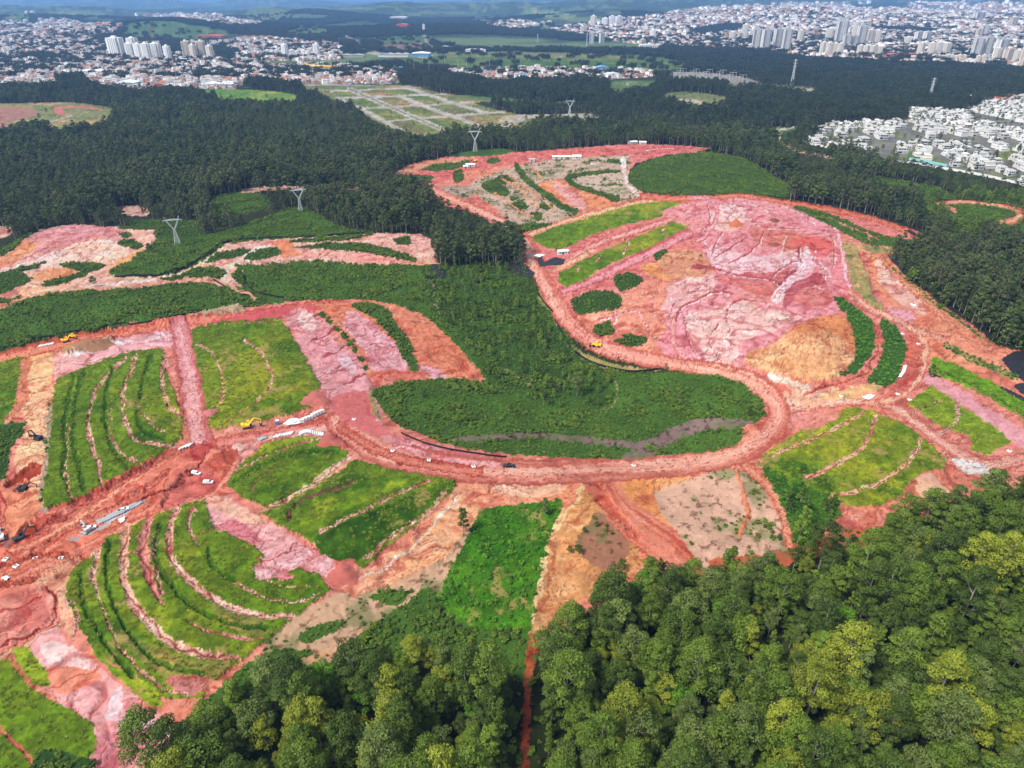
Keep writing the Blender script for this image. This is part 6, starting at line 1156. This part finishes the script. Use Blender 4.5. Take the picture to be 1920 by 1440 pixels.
def mast(px, base, top, label, w=6, red=False):
    p = put(px, base); dpy = (project(p.x, p.y, p.z)[1]-project(p.x, p.y, p.z+30)[1])/30; H = (base-top)/dpy; b = MB(); lattice(b, (0, 0, 0), (0, 0, H), V2(w*.5, w*.5), V2(.6, .6), 7, .35)
    c_ = MB(); 
    for k in (.72, .84, .95): c_.bar((-w*.9, 0, H*k), (w*.9, 0, H*k), .3); c_.bar((-w*.9, 0, H*k), (0, 0, H*k+2), .2); c_.bar((w*.9, 0, H*k), (0, 0, H*k+2), .2)
    r = link('lattice_mast', None, None, p); tag(r, label, 'mast'); link('lattice_body', b.mesh('lattice_body', M['redr'] if red else M['zinc']), r); link('crossarm', c_.mesh('crossarm', M['redr'] if red else M['zinc']), r)
mast(1484, 160, 111, 'tall grey lattice mast in the clearing of the dark wood'); mast(1741, 190, 146, 'grey lattice mast in the dark wood above the estate'); mast(287, 78, 50, 'red lattice mast on the green hill', red=True); mast(1008, 80, 64, 'lattice mast in the woods of the plain', 5); mast(1100, 86, 62, 'lattice mast left of the far city', 5); mast(1176, 172, 156, 'small lattice mast in the green strip', 4); mast(1022, 16, 5, 'thin mast on the striped hill', 6)
gb = MB()
for xx in (-9, 0, 9): gb.tube((xx, 0, 0), (xx, 0, 14), .3, .2, 5)
gbeam = MB(); gbeam.box(-9.4, 9.4, -.3, .3, 11.6, 12.3); gpost = gb.mesh('column', M['conc']); gbm = gbeam.mesh('beam', M['conc'])
for k in range(22):
    px = 1262+k*6.2; py = 148-(k % 4)*4+k*.25; r = link('substation_gantry', None, None, put(px, py), random.uniform(-.2, .2)); tag(r, 'pale steel gantry in the substation yard beyond the woods', 'gantry', 'gantries of the substation'); link('column', gpost, r); link('beam', gbm, r)
lp = MB(); lp.tube((0, 0, 0), (0, 0, 9), .16, .1, 5); lpm = lp.mesh('pole', M['conc']); la = MB(); la.bar((0, 0, 8.9), (1.8, 0, 9.4), .12); la.box(1.6, 2.4, -.2, .2, 9.3, 9.5); lam = la.mesh('lamp_arm', M['conc'])
for (a, b, n) in [((633, 186), (750, 248), 8), ((660, 170), (825, 240), 10), ((752, 182), (908, 238), 9), ((768, 167), (905, 208), 7), ((640, 183), (830, 177), 8), ((690, 202), (880, 192), 8), ((735, 225), (940, 211), 9)]:
    for i in range(n): px = a[0]+(b[0]-a[0])*i/(n-1); py = a[1]+(b[1]-a[1])*i/(n-1); r = link('street_lamp', None, None, put(px+2, py), 0); tag(r, 'thin pale street lamp beside an empty plot road', 'street lamp', 'street lamps of the empty subdivision'); link('pole', lpm, r); link('lamp_arm', lam, r)
for k, (px, b_, t_) in enumerate([(777, 137, 120), (805, 139, 116), (834, 119, 106), (858, 130, 116), (875, 130, 117), (1093, 136, 60), (918, 133, 120), (793, 120, 110)]):
    if k == 5: continue
    p = put(px, b_); r = link('floodlight_pole', lp.mesh('floodlight_pole', M['conc']), None, p, 0, 3.2); tag(r, 'tall pale pole rising over the industrial strip', 'pole', 'tall poles over the industrial strip')
# ------------------------------------------------------------------ vehicles and plant
def wheel_mesh(r, w):
    b = MB(); b.cyl((-w/2, 0, 0), r, w, 14, 'x'); return b.mesh('wheel', M['tyre'])
def rim_mesh(r, w):
    b = MB(); b.cyl((-w/2-.02, 0, 0), r*.55, w+.04, 10, 'x'); return b.mesh('rim', M['zinc'])
def pickup(px, py, rz, paint, label, s=1.0, bed='open'):
    """car pointing along +y, wheels at x = +-.85"""
    r = link('pickup_truck' if bed == 'open' else 'van', None, None, put(px, py), rz, s); tag(r, label, 'pickup' if bed == 'open' else 'van')
    b = MB(); b.prism([(-2.75, .45), (2.7, .45), (2.75, .95), (2.6, 1.08), (1.25, 1.16), (-2.7, 1.16)] , -.92, .92)
    me = b.mesh('body', paint); me.transform(Matrix.Rotation(math.pi/2, 4, 'Z')); link('body', me, r)
    c_ = MB(); c_.prism([(-.95 if bed == 'open' else -2.6, 1.163), (1.5, 1.163), (.65, 1.78), (-.8 if bed == 'open' else -2.55, 1.80)], -.80, .80); me = c_.mesh('cabin', paint); me.transform(Matrix.Rotation(math.pi/2, 4, 'Z')); link('cabin', me, r)
    g_ = MB(); g_.box(-.83, -.803, -.75, 1.0, 1.25, 1.66); g_.box(.803, .83, -.75, 1.0, 1.25, 1.66); g_.add([(-.7, 1.54, 1.2), (.7, 1.54, 1.2), (.66, .80, 1.74), (-.66, .80, 1.74)], [(0, 1, 2, 3)]); link('side_glass', g_.mesh('side_glass', MGLASS), r)
    if bed == 'open': bb = MB(); bb.box(-.78, .78, -2.6, -1.05, 1.165, 1.19); link('load_bed', bb.mesh('load_bed', M['dark']), r)
    wm, rm = wheel_mesh(.4, .26), rim_mesh(.4, .26)
    for sx in (-.82, .82):
        for sy in (1.7, -1.65): w = link('wheel', wm, r, (sx, sy, .4)); link('rim', rm, w)
    for sx in (-.6, .6): h = MB(); h.box(sx-.2, sx+.2, 2.72, 2.80, .75, .95); link('headlight', h.mesh('headlight', M['tarp']), r)
    return r
pickup(955, 876, -1.65, M['car'], 'black pickup truck driving on the red haul road below the green bowl', 1.12)
pickup(232, 958, -1.05, M['carw'], 'white pickup beside the grey gravel bed in the long trench', .85)
pickup(367, 884, -1.9, M['carw'], 'white van on the dark red pad, upper of two', .85, 'van'); pickup(389, 899, -1.6, M['carw'], 'white van on the dark red pad, lower of two', .85, 'van')
pickup(170, 992, -1.1, M['carw'], 'white pickup in front of the grey gravel in the cutting', .85)
pickup(1112, 310, -1.6, M['carw'], 'white van on the tan ground of the far plateau', 1.1, 'van')
def excavator(px, py, rz, paint, label, s=1.0, arm=.0):
    r = link('excavator', None, None, put(px, py), rz, s); tag(r, label, 'excavator')
    for sx in (-1.15, 1.15):
        b = MB(); b.prism([(-2.0, .35), (-1.7, 0), (1.7, 0), (2.0, .35), (2.0, .6), (1.7, .95), (-1.7, .95), (-2.0, .6)], sx-.3, sx+.3); me = b.mesh('track', M['dark']); me.transform(Matrix.Rotation(math.pi/2, 4, 'Z')); link('track', me, r)
    b = MB(); b.box(-.8, .8, -1.2, 1.2, .4, 1.05); link('undercarriage', b.mesh('undercarriage', M['dark']), r)
    b = MB(); b.box(-1.35, 1.35, -2.4, 1.2, 1.06, 1.9); b.box(-1.35, 1.35, -2.6, -1.2, 1.9, 2.4, .15, .1); link('upper_structure', b.mesh('upper_structure', paint), r)
    b = MB(); b.box(-1.3, -.2, .0, 1.5, 1.905, 3.2, .1, .12); cb = link('cab', b.mesh('cab', paint), r); g_ = MB(); g_.box(-1.2, -.3, 1.44, 1.52, 2.1, 2.95); g_.box(-1.34, -1.26, .2, 1.3, 2.1, 2.9); link('window', g_.mesh('window', MGLASS), cb)
    a0, a1, a2, a3 = (.3, 1.0, 1.9), (.3, 3.6, 4.6), (.3, 6.4, 3.2), (.3, 6.0, .9)
    def beam(p0, p1, w0, w1): b = MB(); b.add(*tube(p0, p1, w0, w1, 4)); return b
    link('boom', (lambda b: (b.add(*tube(a1, a2, .36, .26, 4)), b)[1])(beam(a0, a1, .42, .38)).mesh('boom', paint), r); link('stick', beam(a2, a3, .26, .2).mesh('stick', paint), r)
    b = MB(); b.prism([(5.5, .2), (6.3, .1), (6.6, .9), (6.0, 1.2), (5.4, .9)], -.35, .95); me = b.mesh('bucket', M['dark'])
    for v in me.vertices: x_, y_ = v.co.x, v.co.y; v.co.x = y_; v.co.y = x_
    link('bucket', me, r); return r
excavator(464, 802, -1.2, M['yellow'], 'yellow excavator parked on the grass edge by the western haul road', 1.15); excavator(124, 641, -.9, M['yellow'], 'yellow excavator beside the brown spoil heap at the left'); excavator(72, 824, 1.2, M['dark'], 'dark excavator digging at the top of the peach strip', 1.0)
excavator(44, 914, -1.5, M['dark'], 'dark excavator at the pit on the lower peach strip'); excavator(163, 995, .9, M['conc'], 'grey excavator loading gravel in the cutting', .8); excavator(37, 1006, -.6, M['dark'], 'dark excavator at the left end of the cutting'); excavator(2, 1010, .6, M['carw'], 'pale machine cut by the left edge of the photo')
excavator(990, 487+12, 1.4, M['yellow'], 'small yellow excavator by the liner basin', .6); excavator(891, 303, .8, M['yellow'], 'yellow excavator at the far red rim', 1.3)
def loader(px, py, rz, label, s=1.0):
    r = link('wheel_loader', None, None, put(px, py), rz, s); tag(r, label, 'loader'); b = MB(); b.box(-1.1, 1.1, -2.8, .2, .8, 2.0); b.box(-.8, .8, .2, 2.4, .8, 1.5); link('body', b.mesh('body', M['yellow']), r)
    b = MB(); b.box(-.8, .8, -.9, .6, 2.0, 3.2, .1, .1); cb = link('cab', b.mesh('cab', M['yellow']), r); g_ = MB(); g_.box(-.7, .7, .5, .62, 2.2, 3.0); link('window', g_.mesh('window', MGLASS), cb)
    b = MB(); b.box(-1.4, 1.4, 3.2, 4.2, .2, 1.2, 0, .3); link('bucket', b.mesh('bucket', M['dark']), r); b = MB(); b.bar((-.7, 1.6, 1.4), (-.7, 3.3, .8), .2); b.bar((.7, 1.6, 1.4), (.7, 3.3, .8), .2); link('lift_arm', b.mesh('lift_arm', M['yellow']), r); wm = wheel_mesh(.75, .5)
    for sx in (-1.05, 1.05):
        for sy in (1.5, -1.7): link('wheel', wm, r, (sx, sy, .75))
loader(1118, 650, 1.2, 'yellow wheel loader on the curved haul road below the red terraces', 1.2); loader(137, 633, 1.4, 'yellow wheel loader behind the yellow excavator at the left', .9)
# concrete pipes
pb = MB(); n = 14; ro, ri, ln = .40, .30, 3.4
th = np.arange(n)/n*2*np.pi; rg = lambda r_, x_: np.column_stack([np.full(n, x_), np.cos(th)*r_, np.sin(th)*r_+ro])
pv_ = np.concatenate([rg(ro, -ln/2), rg(ro, ln/2), rg(ri, -ln/2), rg(ri, ln/2)]); pf = []
for i in range(n): j = (i+1) % n; pf += [(i, j, n+j, n+i), (2*n+i, 3*n+i, 3*n+j, 2*n+j), (i, 2*n+i, 2*n+j, j), (n+i, n+j, 3*n+j, 3*n+i)]
pb.add(pv_, pf); PIPE = pb.mesh('concrete_pipe', M['pipe'], True)
def pipes(pts, n, rz, label, s=1.0):
    q = cr(pts, 8); t = np.linspace(0, len(q)-1, n)
    for k in t: a = q[int(k)]; o = link('concrete_pipe', PIPE, None, put(float(a[0]), float(a[1])), rz+random.uniform(-.08, .08), s); tag(o, label, 'pipe', label)
pipes([(516, 818), (535, 814), (548, 813)], 11, 1.35, 'pale concrete pipe in the straight row beside the gravel', .95); pipes([(563, 814), (580, 810), (606, 817)], 17, 1.75, 'pale concrete pipe in the curved row by the haul road bend', .95); pipes([(341, 840), (350, 836), (358, 834)], 4, 1.2, 'pale concrete pipe lying at the head of the long cutting', 1.1); pipes([(74, 650), (88, 647), (100, 644)], 11, 1.6, 'pale concrete pipe in the row above the pink pad', .9)
pipes([(1212, 283), (1230, 280), (1262, 279)], 14, 1.5, 'pale concrete pipe stored on the far red rim', 1.0); pipes([(548, 795), (575, 785)], 6, .5, 'pale concrete pipe lying against the long block stack', 1.1)
# block stack beside the pipes, blue cabin, manholes
bs = MB(); bs.box(-1.25, 1.25, -.55, .55, 0, 1.0); BLK = bs.mesh('concrete_block', M['pipe'])
for i in range(8):
    for lv in range(2):
        a = (566+i*5.4, 792-i*2.5); p = put(*a); p.z += lv*1.003; o = link('concrete_block', BLK, None, p, .33, 1.05); tag(o, ('lower' if lv == 0 else 'upper')+' white concrete block in the long stack beside the haul road', 'concrete block', 'white concrete blocks in the long stack')
r = link('portable_toilet', None, None, put(521, 796), .3, 1.2); tag(r, 'blue portable toilet with white roof beside the haul road', 'toilet'); link('cabin', ms(M['blue'], (-.6, .6, -.6, .6, 0, 2.1)), r); link('roof', ms(M['tarp'], (-.66, .66, -.66, .66, 2.103, 2.3)), r); link('door', ms(M['bluem'], (-.4, .4, -.64, -.603, .15, 2.0)), r)
mb1 = MB(); mb1.box(-1.3, 1.3, -1.3, 1.3, -.3, .7); mb2 = MB(); mb2.cyl((0, 0, .703), .75, .45, 12); mb3 = MB(); mb3.cyl((0, 0, 1.156), .5, .05, 12); MH1, MH2, MH3 = mb1.mesh('base_slab', M['pipe']), mb2.mesh('shaft', M['conc']), mb3.mesh('cover', M['dark'])
for (a, b, lab) in [(664, 787, 'white concrete manhole on the dark red widening by the bowl'), (736, 846, 'white concrete manhole in the curved pink strip'), (804, 863, 'white concrete manhole between the pink patches'), (888, 875, 'white concrete manhole left of the black pickup'), (1188, 873, 'half buried manhole on the haul road right of the pickup'), (1683, 739, 'white manhole inside the right road fork'), (1706, 749, 'white manhole on the outer side of the right road'), (1577, 743, 'small manhole beside the road by the olive verge'),
                    (1775, 651, 'white manhole at the right road junction'), (1692, 626, 'small manhole near the right dark grass strip'), (1892, 847, 'manhole at the corner of the right grass plot'), (1722, 645, 'manhole by the upper right road'), (113, 1045, 'white slab at the lower edge of the cutting'), (10, 1049, 'pale slab at the far left of the cutting'), (30, 1062, 'tilted pale slab in the red cutting'), (64, 1044, 'pale slab by the heaps in the cutting'), (1712, 572, 'round manhole pad in the orange basin'), (1360, 640, 'small manhole in the whitish pink ground')]:
    r = link('manhole', None, None, put(a, b), random.uniform(-.5, .5), .7 if b > 600 else 1.1); tag(r, lab, 'manhole'); link('base_slab', MH1, r); link('shaft', MH2, r); link('cover', MH3, r)
# site sheds at the far rim
def hut(px, py, w, d, h, rz, wall, roof, label, name='site_shed'):
    r = link(name, None, None, put(px, py), rz); tag(r, label, 'shed'); link('wall', ms(wall, (-w/2, w/2, -d/2, d/2, -.5, h)), r); b = MB(); b.prism([(-d/2-.4, h+.003), (d/2+.4, h+.003), (0, h+1.3)], -w/2-.4, w/2+.4); me = b.mesh('roof', roof); me.transform(Matrix.Rotation(math.pi/2, 4, 'Z')); link('roof', me, r); link('door', ms(M['dark'], (-.8, .8, -d/2-.06, -d/2-.003, 0, 2.1)), r)
    link('window', ms(MGLASS, (w*.2, w*.35, -d/2-.06, -d/2-.003, 1, 2)), r); link('window', ms(MGLASS, (-w*.35, -w*.2, -d/2-.06, -d/2-.003, 1, 2)), r)
hut(1053, 297, 26, 6, 3, 0, M['offw'], M['steelr'], 'long low pale site office on the far red rim'); hut(1081, 296, 12, 9, 3, 0, M['white'], M['tarp'], 'white tented store right of the long site office'); hut(882, 312, 12, 5, 3, .1, M['white'], M['steelr'], 'small white site hut left of the red rim road'); hut(873, 315, 6, 4, 2.6, .1, M['white'], M['steelr'], 'tiny white cabin beside the small site hut')
hut(1187, 269, 14, 7, 3, .2, M['white'], M['steelr'], 'white hut at the top of the red rim by the woods'); hut(1205, 270, 10, 6, 3, -.1, M['offw'], M['steelr'], 'off white hut at the end of the rim by the woods'); hut(1055, 476, 9, 3, 2.8, .2, M['white'], M['tarp'], 'white site container beside the lined basin'); hut(997, 302, 8, 4, 3, 0, M['white'], M['fibro'], 'small hut on the red rim near the tan plateau')
# heaps of earth
def heap(px, py, R, H, c, label, name='earth_mound', sy=1.0):
    rng = np.random.default_rng(int(px)); n = 22; m = 8; V = []; Fc = []; p = put(px, py)
    for i in range(m+1):
        for j in range(n):
            a = j/n*2*math.pi; k = i/m; rr = R*k*(1+.18*math.sin(3*a+px)+.1*math.sin(7*a)+.08*rng.random()); x_ = rr*math.cos(a); y_ = rr*math.sin(a)*sy; z_ = float(ground_z(p.x+x_, p.y+y_))-p.z+H*(1-k)**1.1*(1+.25*rng.random()*k)-(.15 if i == m else 0)
            V.append((x_, y_, z_ if i else H))
    for i in range(m):
        for j in range(n): Fc.append((i*n+j, (i+1)*n+j, (i+1)*n+(j+1) % n, i*n+(j+1) % n))
    b = MB(); b.add(V, Fc); mt = noisy('heap_soil', tuple(float(v) for v in to_alb(c)), .95, .25, .5); o = link(name, b.mesh(name, mt, True), None, p); tag(o, label, 'mound')
heap(1379, 422, 6.5, 7, (222, 128, 88), 'steep orange cone of earth standing on the pink upper terrace'); heap(593, 752, 8, 2.2, (214, 122, 110), 'lumpy red heap at the lower corner of the striped grass plot'); heap(618, 830, 6, 1.8, (206, 112, 98), 'lumpy red heap at the haul road bend below the pipes'); heap(1115, 917, 5, 2.6, (204, 108, 84), 'small red heap at the top of the ploughed ramp')
heap(175, 650, 14, 2.6, (176, 128, 96), 'long brown spoil heap beside the yellow machines', sy=.5); heap(644, 1078, 6, 1.8, (214, 118, 104), 'pink red heap at the end of the dripping pink soil'); heap(1452, 414, 5, 2.5, (150, 90, 70), 'low brown mound with green tuft on the upper terrace'); heap(1452, 458, 5, 2, (170, 90, 80), 'low dark red mound in the middle of the upper terrace'); heap(1750, 918, 8, 1.2, (236, 190, 150), 'pale sand heap on the soil at the lower right road')
heap(395, 776, 4, 1.2, (222, 130, 130), 'small pink heap on the grass beside the straight red road'); heap(425, 855, 6, 2, (186, 84, 64), 'dark earth heap in the loop of the western junction'); heap(1745, 905, 6, 1, (232, 176, 150), 'flat pale heap left of the lower right road end')
